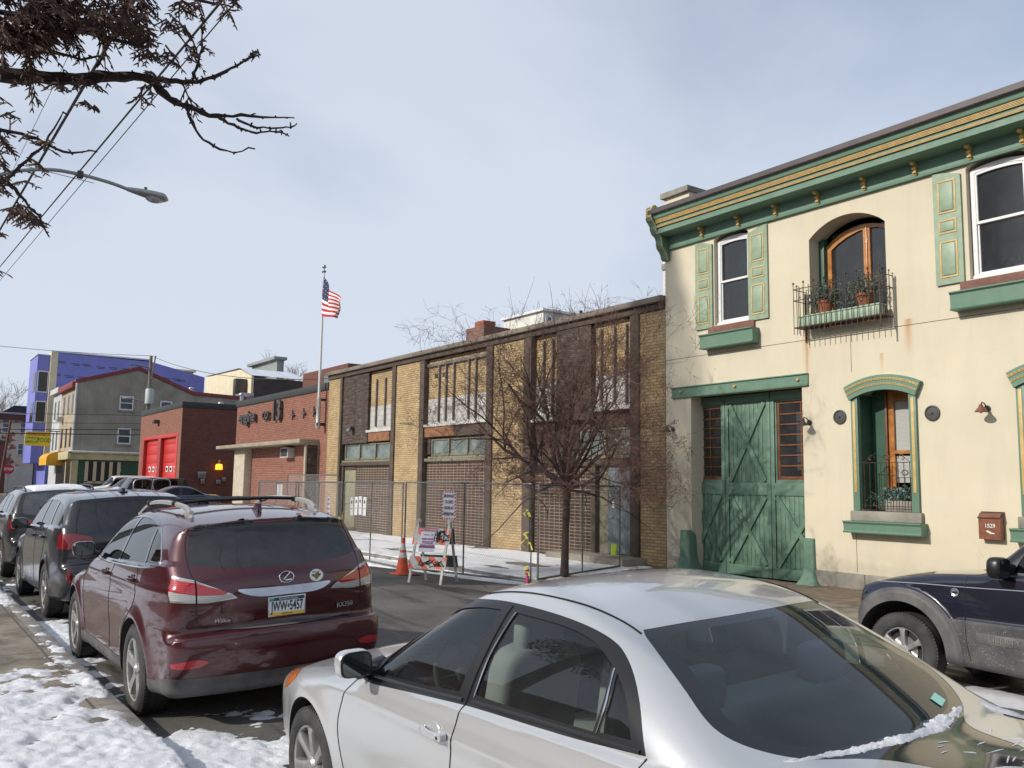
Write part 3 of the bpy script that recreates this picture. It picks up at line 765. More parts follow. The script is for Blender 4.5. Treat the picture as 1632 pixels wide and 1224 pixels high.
    for sg in (-1, 1):  # roof ditch mouldings
        xs = np.linspace(2.3, 3.33, 24); ys = .545+.0*xs+.05*np.sin((xs-2.35)/1.05*PI)*0; zz = c.sz(xs, ys*sg); mb.pieces.append(([(xs[i], ys[i]*sg, zz[i]+.0005) for i in range(24)], .0045, 6, sm))
    mb.build('roof_moulding', r)
    mb = MB(True)
    for P_ in ([(1.62, .935), (2.1, .958), (2.5, .985)], [(2.58, .992), (3.0, 1.012), (3.60, 1.035)]):
        c.seam_side(P_, MATS['trim_black'], r, .009, mb=mb)
    for P_ in ([(2.578, 1.01), (2.596, 1.18), (2.652, 1.355)], [(3.37, 1.045), (3.38, 1.15), (3.358, 1.25)]):
        c.seam_side(P_, MATS['chrome'], r, .0035, mb=mb, off=.003)
    mb.build('window_trim', r)
    for sg in (-1, 1):
        side_mirror(r, 1.70, sg*.965, 1.025, sg, P, True, (.058, .092, .068)); handle(r, c, 2.36, .83, P, sg); handle(r, c, 3.28, .86, P, sg)
        sail = c  # triangular base of the mirror
        mb = MB(True); y = float(c.sy([1.55], [.98], sg)[0]); mb.tube([(1.62, sg*.90, .955), (1.56, y, .96)], [.035, .05], 10, MATS['trim_black']); mb.build('mirror_base', r)
    for ax in (.93, 3.53):
        for sg in (-1, 1): make_wheel(r, ax, sg*.79, .316, .205, .215, 7, 'slim' if False else 'mid', sg, MATS['tyre'], MATS['rim'], MATS['well'])
    seats(r, 2.28, .36, .50, MATS['interior_grey'], rear=3.28)
    steering(r, 1.80, -.36, .90, MATS['interior_dark'])
    mb = MB(True); mb.sbox((1.50, 0, .80), (.28, .72, .13), MATS['interior_dark'], 5, 24); mb.sbox((1.62, -.36, .93), (.13, .17, .04), MATS['interior_dark'], 3, 16); mb.build('dashboard', r)
    mb = MB(True); mb.box(3.40, 4.05, -.68, .68, .955, .985, MATS['interior_dark'], .01); mb.box(1.3, 4.0, -.72, .72, .24, .30, MATS['interior_dark']); mb.build('parcel_shelf', r)
    mb = MB(True); mb.sbox((1.98, 0, 1.27), (.02, .11, .035), MATS['interior_dark'], 4, 14); mb.build('rear_view_mirror', r)
    # inspection sticker in the lower corner of the rear glass
    yq = np.array([.34, .42, .42, .34]); zq = np.array([1.066, 1.070, 1.090, 1.086]); xx = c.sx(yq, zq)
    mb = MB(True); mb.add([(xx[i]+.003, yq[i], zq[i]+.002) for i in range(4)], [(0, 1, 2, 3)], mat('sticker', (.30, .62, .52), .5)); mb.build('window_sticker', r)
    xp = float(c.sx([0.0], [.80])[0])+.006; mb = MB(True); mb.box(xp-.012, xp+.004, -.155, .155, .72, .875, MATS['plate_white'], .004); mb.build('licence_plate', r)
    mb = MB(True); c.seam_end([(0, .60), (.45, .60), (.70, .64), (.80, .74)], sm, r, .0035, mb=mb); mb.build('bumper_seam', r); mb = MB(True); c.seam_end([(0, .66), (.40, .665), (.48, .72), (.50, .80)], sm, r, .0035, mb=mb); mb.build('trunk_seam', r)
    # trunk lid seam
    mb = MB(True); xs = np.linspace(4.09, 4.44, 14)
    for sg in (-1, 1):
        ys = sg*np.full(14, .60); zz = c.sz(xs, ys); mb.pieces.append(([(xs[i], ys[i], zz[i]) for i in range(14)], .0035, 6, sm))
    mb.build('trunk_seam', r)
    # snow lying on the trunk lid below the glass and on its far edge
    def ridge(cx_, cy_, half, name, label, seed):
        # cx_, cy_: centre line; half: half width along it
        n = len(cx_); us = np.linspace(-1, 1, 26); tx = np.gradient(cx_); ty = np.gradient(cy_); ln = np.hypot(tx, ty); nx_, ny_ = ty/ln, -tx/ln
        S_, Ug = np.meshgrid(np.arange(n)*.007, us, indexing='ij'); n1_ = fbm(S_*4+seed, Ug*.2, 3); n2_ = fbm(S_*22+seed, Ug*1.6, 4, .6); n3_ = fbm(S_*70, Ug*5, 2); m_ = fbm(S_*9+seed*2, Ug*0+1, 3)
        hw = (half*(.55+.9*np.clip(m_[:, 0]*1.6-.3, 0, 1.2)))[:, None]; Xg = cx_[:, None]+nx_[:, None]*Ug*hw*1.5; Yg = cy_[:, None]+ny_[:, None]*Ug*hw*1.5
        T = hw*.75*(1-np.abs(Ug)**1.6)-hw*.28+(n2_-.5)*hw*.9+(n3_-.5)*.006-.0015
        Z = c.sz(Xg.ravel(), Yg.ravel()).reshape(Xg.shape)+np.where(T > 0, T, -.004)
        ok = T > -.010; q = ok[:-1, :-1] & ok[1:, :-1] & ok[:-1, 1:] & ok[1:, 1:]; I = np.argwhere(q); nu = len(us)
        F = np.stack([I[:, 0]*nu+I[:, 1], I[:, 0]*nu+I[:, 1]+1, (I[:, 0]+1)*nu+I[:, 1]+1, (I[:, 0]+1)*nu+I[:, 1]], 1).tolist()
        mb = MB(True); mb.add(np.stack([Xg, Yg, Z], -1).reshape(-1, 3).tolist(), F, MATS['snow'], True)
        o = mb.build(name, None, loc=(0, 0, 0)); o.matrix_world = Matrix.Translation(r.location) @ Matrix.Rotation(r.rotation_euler.x, 4, 'X'); tagp(o, label, 'snow', kind='stuff')
    ys = np.linspace(-.56, .50, 160); xb = c.sx(ys, np.full(len(ys), 1.052))+.012
    ridge(xb, ys, (.007+.006*sstep(-.5, -.2, ys)+.030*np.exp(-((ys-.15)/.12)**2)+.010*np.exp(-((ys+.12)/.06)**2))*(.25+.75*sstep(.50, .40, ys)), 'rear_snow', 'ridge of snow lying along the foot of the silver sedan rear window', 3)
    xs = np.linspace(3.98, 4.40, 70); ridge(xs, .655-.10*(xs-3.98)**2+.0*xs, .020-.010*(xs-3.98)/.42, 'edge_snow', 'small strip of snow on the far edge of the silver sedan trunk lid', 9)
    # smears of frost on the trunk lid
    mb = MB(True); rn = random.Random(8)
    for k in range(26):
        x, y = rn.uniform(4.16, 4.42), rn.uniform(-.1, .62); L = rn.uniform(.02, .09); a = rn.uniform(-.5, .9); P_ = [(x+t*L*math.sin(a), y+t*L*math.cos(a)) for t in (0, .35, .7, 1)]; zz = c.sz(np.array([p[0] for p in P_]), np.array([p[1] for p in P_]))
        mb.tube([(P_[i][0], P_[i][1], zz[i]) for i in range(4)], [.001, rn.uniform(.0015, .0035), .0025, .001], 5, MATS['snow'])
    mb.build('frost', r, kind='stuff')
    return c
mat('trim_gloss', (.010, .010, .012), .08, 0, 0, spec=.5, coat=.6)
def snow_mat():
    t = NT('snow'); t.base(t.mix(t.ramp(t.noise(9, 6, .6), .4, .75), (.80, .82, .86), (.66, .67, .69))); t.p(Roughness=.6, Subsurface_Weight=.15)
    t.b.inputs['Subsurface Radius'].default_value = (.03, .035, .04)
    d = t.ramp(t.noise(2.6, 8, .72), .58, .80, 0, .55); sp_ = t.ramp(t.noise(130, 2, .6), .70, .76, 0, .5); b0 = t.mix(t.ramp(t.noise(9, 6, .6), .4, .75), (.80, .82, .86), (.66, .67, .69)); t.base(t.mix(t.math('MAXIMUM', d, t.math('MULTIPLY', sp_, d)), b0, (.40, .385, .36))); t.bump(t.noise(75, 8, .75), .9, .015); MATS['snow'] = t.m
snow_mat()

def maroon_suv():
    r = car_root('parked_suv', -11.6, 2.76, 'dark maroon SUV with silver roof rails parked ahead of the silver sedan', 'suv', dz=-.015)
    P = car_paint('paint_maroon', (.050, .001, .0045), .20, .28, .09, (.15, .09, .085), .3)
    out_ = [(.20, .23), (.04, .31), (0, .48), (.02, .66), (.10, .80), (.30, .92), (.7, 1.01), (1.05, 1.07), (1.22, 1.11, 1), (1.6, 1.33), (1.95, 1.52), (2.2, 1.60), (2.6, 1.655), (3.1, 1.675), (3.6, 1.665), (4.0, 1.635), (4.28, 1.598), (4.37, 1.583, 1), (4.345, 1.56), (4.36, 1.50), (4.47, 1.36), (4.595, 1.235), (4.65, 1.16), (4.672, 1.05), (4.668, .92), (4.645, .80), (4.655, .772, 1), (4.745, .762), (4.765, .72), (4.768, .60), (4.72, .45), (4.64, .36), (4.60, .28), (4.45, .245), (2.4, .22)]
    def feat(x, ay, z, W, fs):
        W = W+.014*np.exp(-((z-(1.02+.01*x))/.05)**2)*sstep(.9, 1.6, x)
        W = W-.012*np.exp(-((z-.60)/.14)**2)*sstep(1.5, 1.8, x)*(1-sstep(3.0, 3.3, x))
        W = W+.035*sstep(.80, .70, z)*sstep(4.25, 4.6, x)
        return W, fs
    c = Car(4.77, 1.885, out_, (1.07, 1.22), (.93, 3.67), .365, .425, h=.028, crown=.06, bowf=.20, bowr=.20, taper=(.16, 1.0, .155, 1.15), tumble=(.30, .42), k=.10, feat=feat, flare=.022, lbulge=.055, zmid=.72, wscale=.022)
    c.well(r, MATS['well'])
    low = c.take(lambda V: V[:, 2]-(.375+.0*V[:, 0]+.055*sstep(4.2, 4.5, V[:, 0])), 2)
    surf_obj(low, 'lower_cladding', MATS['cladding'], r, .002)
    fr = c.take(c.side([(1.42, 1.135), (1.62, 1.27), (2.0, 1.47), (2.35, 1.565), (2.8, 1.598), (3.3, 1.592), (3.68, 1.54), (3.88, 1.46), (4.04, 1.345), (4.10, 1.27), (4.02, 1.228), (3.4, 1.185), (2.4, 1.15)], 6))
    S0 = c.S; c.S = fr
    def pane(poly, name, m): surf_obj(c.take(c.side(poly, 5)), name, m, r, -.005)
    pane([(1.60, 1.165), (1.80, 1.34), (2.1, 1.48), (2.4, 1.55), (2.66, 1.57, 1), (2.66, 1.185, 1)], 'side_window', MATS['glass'])
    pane([(2.72, 1.190, 1), (2.74, 1.572, 1), (3.2, 1.568), (3.54, 1.53, 1), (3.68, 1.230, 1)], 'side_window', MATS['glass_dark'])
    pane([(3.72, 1.236, 1), (3.60, 1.515, 1), (3.85, 1.45), (3.99, 1.345), (4.06, 1.27), (3.99, 1.25)], 'quarter_window', MATS['glass_dark'])
    surf_obj(c.S, 'window_surround', MATS['trim_gloss'], r, -.001); c.S = S0
    mb = MB(True); c.seam_side([(1.42, 1.133), (2.4, 1.149), (3.4, 1.184), (4.01, 1.226), (4.10, 1.27), (4.045, 1.34), (3.88, 1.455), (3.69, 1.535)], MATS['chrome'], r, .006, mb=mb); mb.build('window_chrome', r)
    g = c.take(c.end([(-.2, 1.215), (0, 1.215), (.45, 1.23), (.66, 1.255), (.70, 1.29), (.67, 1.42), (.635, 1.53), (.60, 1.558), (.45, 1.566), (0, 1.572), (-.2, 1.572)], 4.15, True, 6))
    surf_obj(g, 'rear_window', MATS['glass_privacy'], r, -.001)
    surf_obj(c.take(c.end([(-.2, 1.11), (0, 1.11), (.6, 1.12), (.70, 1.15), (.56, 1.54), (.5, 1.56), (0, 1.58), (-.2, 1.58)], 2.3, False, 6)), 'windshield', MATS['glass'], r, -.001)
    # tail lamps: outer and gate halves, red above clear
    lamp = [(.385, 1.000), (.43, 1.035), (.69, 1.150), (.90, 1.205), (1.02, 1.205), (1.02, 1.035), (.84, .992), (.60, .978)]
    tl = c.take(lambda V: np.maximum(sdpoly(np.abs(V[:, 1]), V[:, 2], np.array(lamp)), 4.40+(1.19-V[:, 2])*.35-V[:, 0]), 3)
    gap, tl = cut(tl, lambda V: np.abs(np.abs(V[:, 1])-.685)-.006, 3); surf_obj(gap, 'lamp_gap', MATS['seam'], r, -.004)
    red, clr = cut(tl, lambda V: sdpoly(np.abs(V[:, 1]), V[:, 2], np.array([(.45, 1.050), (.69, 1.130), (.90, 1.178), (1.1, 1.18), (1.1, 1.085), (.86, 1.075), (.69, 1.040), (.50, 1.030)])), 3)
    rim_, clr = cut(clr, lambda V: -(sdpoly(np.abs(V[:, 1]), V[:, 2], np.array(lamp))+.012), 3)
    surf_obj(red, 'tail_light', MATS['lamp_red'], r, .006); surf_obj(clr, 'reversing_light', MATS['lamp_clear'], r, .005); surf_obj(rim_, 'lamp_bezel', MATS['chrome_dull'], r, .007)
    surf_obj(c.take(c.end([(.62, .555), (.66, .52), (.80, .505), (.86, .52), (.86, .548), (.72, .575)], 4.3, True, 5)), 'rear_reflector', MATS['lamp_red'], r, .003)
    surf_obj(c.take(lambda V: np.maximum(np.maximum(V[:, 2]-.785, .762-V[:, 2]), np.maximum(np.abs(V[:, 1])-.60, 4.4-V[:, 0])), 2), 'bumper_step', MATS['cladding'], r, .004)
    hl = c.take(lambda V: np.maximum(sdpoly(V[:, 0], V[:, 2], cr([(-.1, .66), (.3, .70), (.75, .86), (.7, .90), (.25, .85), (-.1, .78)], 6)), .45-np.abs(V[:, 1]))); surf_obj(hl, 'headlight', MATS['lamp_white'], r, .002)
    surf_obj(c.S, 'body', P, r, 0, back=MATS['interior_dark'], backoff=.035, backpred=lambda V: (V[:, 2] > .4) & (V[:, 0] > 1.2) & (V[:, 0] < 4.5))
    sm = MATS['seam']; mb = MB(True)
    c.seam_side([(1.50, .40), (1.42, .6), (1.36, .85), (1.42, 1.12)], sm, r, mb=mb); c.seam_side([(2.66, .40), (2.64, .7), (2.64, 1.0), (2.655, 1.16)], sm, r, mb=mb)
    c.seam_side([(3.22, .42), (3.34, .65), (3.60, .88), (3.66, 1.05), (3.58, 1.19)], sm, r, mb=mb)
    mb.build('door_seam', r)
    mb = MB(True); c.seam_end([(.0, .775), (.50, .778), (.64, .80), (.685, .86), (.69, .98)], sm, r, .004, mb=mb); c.seam_end([(.695, 1.155), (.712, 1.25), (.70, 1.40), (.66, 1.53)], sm, r, .004, mb=mb); mb.build('tailgate_seam', r)
    mb = MB(True); c.seam_side([(4.20, .775), (4.42, .775), (4.52, .79), (4.58, .90), (4.50, .975)], sm, r, .003, mb=mb); mb.build('bumper_seam', r)
    # chrome bar over the plate
    ys = np.linspace(-.385, .385, 30); mb = MB(True); V = []
    for i, y in enumerate(ys):
        a = abs(y)/.40; zt = 1.060; zb_ = 1.060-.072*(1-a**4)+.0; x = float(c.sx([y], [1.03])[0])
        V += [(x+.002, y, zt+.005*a), (x+.008*(1-a**4), y, zt-.006), (x+.040*(1-a**4), y, zb_+.014*(1-a)), (x+.002, y, zb_)]
    mb.add(V, [(i*4+j, i*4+j+1, (i+1)*4+j+1, (i+1)*4+j) for i in range(29) for j in range(3)], MATS['chrome_dull'], True); mb.build('chrome_bar', r)
    # plate
    xp = float(c.sx([0.0], [.90])[0])+.012; mb = MB(True)
    mb.box(xp-.012, xp+.002, -.156, .156, .825, .983, MATS['chrome_dull'], .004); pl = mb.build('licence_plate', r)
    mb = MB(True); mb.add([(xp+.003, -.146, .833), (xp+.003, .146, .833), (xp+.003, .146, .975), (xp+.003, -.146, .975)], [(0, 1, 2, 3)], mat('plate_white', (.66, .68, .70), .45))
    mb.add([(xp+.0036, -.146, .948), (xp+.0036, .146, .948), (xp+.0036, .146, .975), (xp+.0036, -.146, .975)], [(0, 1, 2, 3)], mat('plate_blue', (.02, .06, .10), .45))
    mb.add([(xp+.0036, -.146, .833), (xp+.0036, .146, .833), (xp+.0036, .146, .858), (xp+.0036, -.146, .858)], [(0, 1, 2, 3)], mat('plate_yellow', (.70, .45, .04), .45))
    mb.add([(xp+.004, -.143, .952), (xp+.004, -.108, .952), (xp+.004, -.108, .973), (xp+.004, -.143, .973)], [(0, 1, 2, 3)], mat('plate_green', (.05, .35, .22), .5))
    mb.build('plate_face', pl)
    mb = MB(True); ink = mat('ink', (.015, .018, .03), .5)
    text_mb(mb, 'JWW•5457', .105, (xp+.0045, 0, .901), (0, 1, 0), (0, 0, 1), ink, .002, bold=.002, sx=.535)
    text_mb(mb, 'PENNSYLVANIA', .022, (xp+.0045, .01, .960), (0, 1, 0), (0, 0, 1), MATS['plate_white'], .001)
    text_mb(mb, 'visitPA.com', .020, (xp+.0045, 0, .846), (0, 1, 0), (0, 0, 1), ink, .001)
    mb.build('plate_letters', pl)
    # badges
    mb = MB(True); zc = 1.128; x0 = float(c.sx([0.0], [zc])[0])+.006; tx = .45
    ring = [(x0-(math.sin(a)*.048)*tx*.35, .060*math.cos(a), zc+.044*math.sin(a)) for a in np.linspace(0, 2*PI, 33)]
    mb.tube(ring, .0055, 8, MATS['chrome'])
    mb.tube([(x0, .030, zc+.036), (x0+.002, -.005, zc+.002), (x0+.002, -.024, zc-.018), (x0+.002, -.010, zc-.024), (x0+.002, .040, zc-.020)], .0058, 8, MATS['chrome']); mb.build('badge', r)
    mb = MB(True); yb = .262; zc = 1.118; x0 = float(c.sx([yb], [zc])[0])+.004; sl = lambda p: (float(c.sx([p[1]], [p[2]])[0])+.003+p[0], p[1], p[2])
    mb.add([sl((0, yb+.062*math.cos(a), zc+.048*math.sin(a))) for a in np.linspace(0, 2*PI, 28, endpoint=False)], [tuple(range(28))], mat('sticker_white', (.72, .72, .66), .5))
    mb.add([sl((.001, yb-.030, zc-.004)), sl((.001, yb, zc-.036)), sl((.001, yb+.030, zc-.004)), sl((.001, yb, zc+.018))], [(0, 1, 2, 3)], mat('sticker_olive', (.16, .15, .03), .5))
    [mb.add([sl((.001, yb+q*.045, zc+.008)), sl((.001, yb+q*.026, zc-.012)), sl((.001, yb+q*.020, zc+.010))], [(0, 1, 2)], ink) for q in (-1, 1)]
    text_mb(mb, 'Delaware', .018, (x0-.004, yb, zc+.028), (0, 1, 0), (-.2, 0, 1), ink, .001); mb.build('oval_sticker', r)
    mb = MB(True); yb = .53; x0 = float(c.sx([yb], [.85])[0])+.008; text_mb(mb, 'RX350', .052, (x0, yb, .85), (-.30, 1, 0), (0, 0, 1), MATS['chrome'], .004, bold=.0012, sx=1.2)
    mb.build('model_badge', r)
    mb = MB(True); yb = -.50; x0 = float(c.sx([yb], [.835])[0])+.006; text_mb(mb, 'Wilkie', .042, (x0, yb, .835), (.28, 1, 0), (0, 0, 1), MATS['chrome_dull'], .003, shear=.3, sx=1.1); mb.build('dealer_badge', r)
    # high brake light, antenna fin, wiper
    mb = MB(True); mb.box(4.335, 4.352, -.17, .17, 1.556, 1.568, MATS['lamp_dark_red'], .003); mb.build('brake_light', r)
    mb = MB(True); zt = float(c.sz([3.95], [0.0])[0]); mb.prism([(3.86, zt-.004), (4.04, zt-.004), (4.035, zt+.01), (4.02, zt+.062), (4.0, zt+.066), (3.93, zt+.03)], 'y', -.018, .018, P, True); mb.build('antenna_fin', r)
    # roof rails and cross bars
    for sg in (-1, 1):
        xs = np.linspace(2.05, 3.98, 26); yy = .555; t = (xs-2.0)/1.98
        hh = .080*np.minimum(np.clip(t/.32, 0, 1)**.75, np.clip((1-t)/.09, 0, 1)**.7); zz = c.sz(xs, np.full(26, yy*sg))
        mb = MB(True); V = []
        for i in range(26):
            z0_ = zz[i]; wd = .019; a = z0_+hh[i]-.028*(1 if 2 < i < 23 else 1.8); b = z0_+hh[i]+.006
            V += [(xs[i], sg*(yy+wd), max(a, z0_-.01)), (xs[i], sg*(yy+wd), b-.006), (xs[i], sg*yy, b+.002), (xs[i], sg*(yy-wd), b-.006), (xs[i], sg*(yy-wd), max(a, z0_-.01))]
        fs = [(i*5+j, i*5+(j+1) % 5, (i+1)*5+(j+1) % 5, (i+1)*5+j) for i in range(25) for j in range(5)]+[(0, 1, 2, 3, 4), tuple(25*5+j for j in range(5))]
        mb.add(V, fs, mat('rail_silver', (.44, .44, .42), .4, .5), True)
        for xx_ in (3.80, 2.12): mb.box(xx_, xx_+.14, sg*yy-.02, sg*yy+.02, float(c.sz([xx_], [yy])[0])-.01, float(c.sz([xx_], [yy])[0])+.045, MATS['rail_silver'], .008)
        mb.build('roof_rail', r)
    for xx_ in (2.55, 3.45):
        zc = float(c.sz([xx_], [.555])[0])+.072; mb = MB(True); mb.tube([(xx_, -.56, zc), (xx_, -.3, zc+.016), (xx_, .3, zc+.016), (xx_, .56, zc)], .016, 8, MATS['trim_black'])
        for sg in (-1, 1): mb.box(xx_-.035, xx_+.035, sg*.555-.03, sg*.555+.03, zc-.03, zc+.02, MATS['trim_black'], .008)
        mb.build('cross_bar', r)
    for sg in (-1, 1):
        side_mirror(r, 1.78, sg*1.01, 1.235, sg, P, True, (.065, .105, .078)); handle(r, c, 2.44, 1.06, P, sg, .21); handle(r, c, 3.50, 1.09, P, sg, .21)
    for ax in (.93, 3.67):
        for sg in (-1, 1): make_wheel(r, ax, sg*.835, .367, .235, .252, 5, 'wide', sg, MATS['tyre'], MATS['rim'], MATS['well'])
    seats(r, 2.45, .38, .68, MATS['interior_dark'], rear=3.45); steering(r, 1.95, -.38, 1.08, MATS['interior_dark'])
    mb = MB(True); mb.sbox((1.62, 0, .98), (.28, .74, .14), MATS['interior_dark'], 5, 24); mb.box(1.3, 4.4, -.75, .75, .30, .36, MATS['interior_dark']); mb.build('dashboard', r)
    return c
mat('rail_silver', (.44, .44, .42), .4, .5); mat('plate_white', (.66, .68, .70), .45)
mat('chrome_dull', (.62, .63, .65), .22, .85, .2, 15)
# ---------------------------------------------------------------- the other cars
def navy_jeep():
    r = car_root('parked_offroader', -5.69, 8.92, 'navy blue off-roader with grey wheel flares parked across the street before the cream house', 'suv', None, dz=-.035)
    P = car_paint('paint_navy', (.003, .005, .016), .2, .26, .10, (.08, .08, .085), .15)
    out_ = [(.42, .34), (.30, .40), (.27, .58), (.28, .80), (.31, .93), (.38, .985), (.62, 1.05), (1.0, 1.12), (1.45, 1.16), (1.52, 1.175, 1), (1.75, 1.36), (1.98, 1.56), (2.12, 1.68), (2.35, 1.755), (2.8, 1.785), (3.5, 1.78), (4.05, 1.755), (4.22, 1.72, 1), (4.32, 1.40), (4.38, 1.12), (4.42, .80), (4.44, .60), (4.40, .42), (4.2, .34), (2.2, .27)]
    def feat(x, ay, z, W, fs):
        for a in (.84, 3.49):  # broad plastic flares
            rr = np.hypot(x-a, (z-.36)*1.02); W = W+.050*sstep(.615, .54, rr)*(z > .1)
        W = W+.018*sstep(.73, .69, z)*sstep(1.3, 1.5, x)*(1-sstep(2.9, 3.1, x))
        W = W-.030*sstep(1.12, 1.16, z)*sstep(.9, .3, x)
        return W, fs
    c = Car(4.44, 1.80, out_, (1.10, 1.14), (.84, 3.49), .365, .445, h=.027, crown=.035, bowf=.12, bowr=.04, taper=(.09, .7, .05, .5), tumble=(.22, .18), k=.085, feat=feat, flare=0.0, lbulge=.02, sill=.03, zmid=.7, wscale=.02)
    c.well(r, MATS['well'])
    surf_obj(c.take(lambda V: np.maximum(np.minimum(np.hypot(V[:, 0]-.84, (V[:, 2]-.36)*1.02), np.hypot(V[:, 0]-3.49, (V[:, 2]-.36)*1.02))-.588, .60-np.abs(V[:, 1])), 3), 'wheel_flare', MATS['cladding'], r, .001)
    surf_obj(c.take(lambda V: V[:, 2]-(.70+.005*V[:, 0])+.9*sstep(.35, .0, V[:, 0]), 2), 'lower_cladding', MATS['cladding_dirty'], r, .001)
    surf_obj(c.take(lambda V: np.maximum(sdpoly(V[:, 0], V[:, 2], np.array([(-.1, .56), (.33, .56), (.35, .66), (.30, .68), (-.1, .68)])), .5-np.abs(V[:, 1]))), 'turn_signal', MATS['lamp_amber'], r, .003)
    fr = c.take(c.side([(1.66, 1.13, 1), (1.80, 1.27), (2.02, 1.49), (2.2, 1.62), (2.38, 1.665), (3.2, 1.67), (4.05, 1.65, 1), (4.12, 1.18, 1), (3.0, 1.15)], 5)); S0 = c.S; c.S = fr
    for p in ([(1.86, 1.165, 1), (1.93, 1.31), (2.10, 1.50), (2.26, 1.605), (2.40, 1.635), (2.66, 1.64, 1), (2.66, 1.165, 1)], [(2.76, 1.17, 1), (2.76, 1.64, 1), (3.36, 1.64, 1), (3.30, 1.17, 1)], [(3.46, 1.175, 1), (3.48, 1.635, 1), (4.0, 1.62, 1), (4.06, 1.20, 1)]):
        surf_obj(c.take(c.side(p, 5)), 'side_window', MATS['glass'], r, -.005)
    surf_obj(c.S, 'window_surround', MATS['trim_black'], r, -.001); c.S = S0
    surf_obj(c.take(c.end([(-.2, 1.20), (0, 1.20), (.68, 1.20), (.60, 1.64), (.5, 1.68), (0, 1.69), (-.2, 1.69)], 2.2, False, 4)), 'windshield', MATS['glass'], r, -.001)
    surf_obj(c.take(c.end([(-.2, 1.20), (.62, 1.20), (.56, 1.62), (-.2, 1.64)], 4.0, True, 4)), 'rear_window', MATS['glass_dark'], r, -.001)
    surf_obj(c.S, 'body', P, r, 0, back=MATS['interior_dark'], backoff=.035, backpred=lambda V: (V[:, 2] > .45) & (V[:, 0] > 1.4) & (V[:, 0] < 4.2))
    sm = MATS['seam']; mb = MB(True); c.seam_side([(1.50, .36), (1.47, .50), (1.455, .75), (1.46, 1.10)], sm, r, .004, mb=mb); c.seam_side([(2.70, .32), (2.70, 1.15)], sm, r, .004, mb=mb); c.seam_side([(3.0, .5), (3.25, .8), (3.38, 1.15)], sm, r, .004, mb=mb); mb.build('door_seam', r)
    mb = MB(True); c.seam_side([(.36, .955), (.5, .968), (1.0, .99), (1.5, 1.0), (2.3, 1.025), (4.2, 1.05)], mat('pinstripe', (.35, .38, .42), .4), r, .0035, mb=mb); mb.build('pinstripe', r)
    y = float(c.sy([1.36], [.945])[0]); mb = MB(True); mb.lathe([(0, .0), (.034, .0), (.038, .003), (.034, .006)], (1.36, y-.004, .945), 'y', 20, MATS['chrome_dull'])
    mb.v = [(v[0], 2*(y-.004)-v[1] if True else v[1], v[2]) for v in mb.v]; mb.box(1.342, 1.378, y-.014, y-.004, .936, .954, MATS['trim_black']); mb.build('badge', r)
    y = float(c.sy([1.8], [.57])[0]); mb = MB(True); mb.box(1.55, 2.05, y-.004, y+.02, .525, .615, MATS['cladding'], .004); text_mb(mb, 'LIBERTY', .066, (1.80, y-.007, .570), (1, 0, 0), (0, 0, 1), mat('letter_grey', (.16, .16, .16), .6), .006, sx=1.15); mb.build('name_plate', r)
    for sg in (-1, 1):
        side_mirror(r, 1.80, sg*.99, 1.20, sg, MATS['trim_black'], True, (.075, .11, .095)); handle(r, c, 2.52, 1.0, MATS['trim_black'], sg); handle(r, c, 3.2, 1.0, MATS['trim_black'], sg)
    for ax in (.84, 3.49):
        for sg in (-1, 1): make_wheel(r, ax, sg*.80, .350, .235, .210, 6, 'mid', sg, MATS['tyre'], MATS['rim'], MATS['well'])
    seats(r, 2.62, .36, .75, MATS['interior_dark'], rear=3.5); steering(r, 2.02, -.36, 1.13, MATS['interior_dark'])
    mb = MB(True); mb.sbox((1.80, 0, 1.03), (.22, .70, .12), MATS['interior_dark'], 5, 24); mb.box(1.5, 4.2, -.72, .72, .42, .48, MATS['interior_dark']); mb.build('dashboard', r)
    mb = MB(True)
    for y0 in (-.55, .05): mb.tube([(1.50, y0, 1.185), (1.60, y0+.05, 1.255), (1.66, y0+.42, 1.30)], .009, 6, MATS['trim_black'])
    mb.build('wiper', r)
    return c

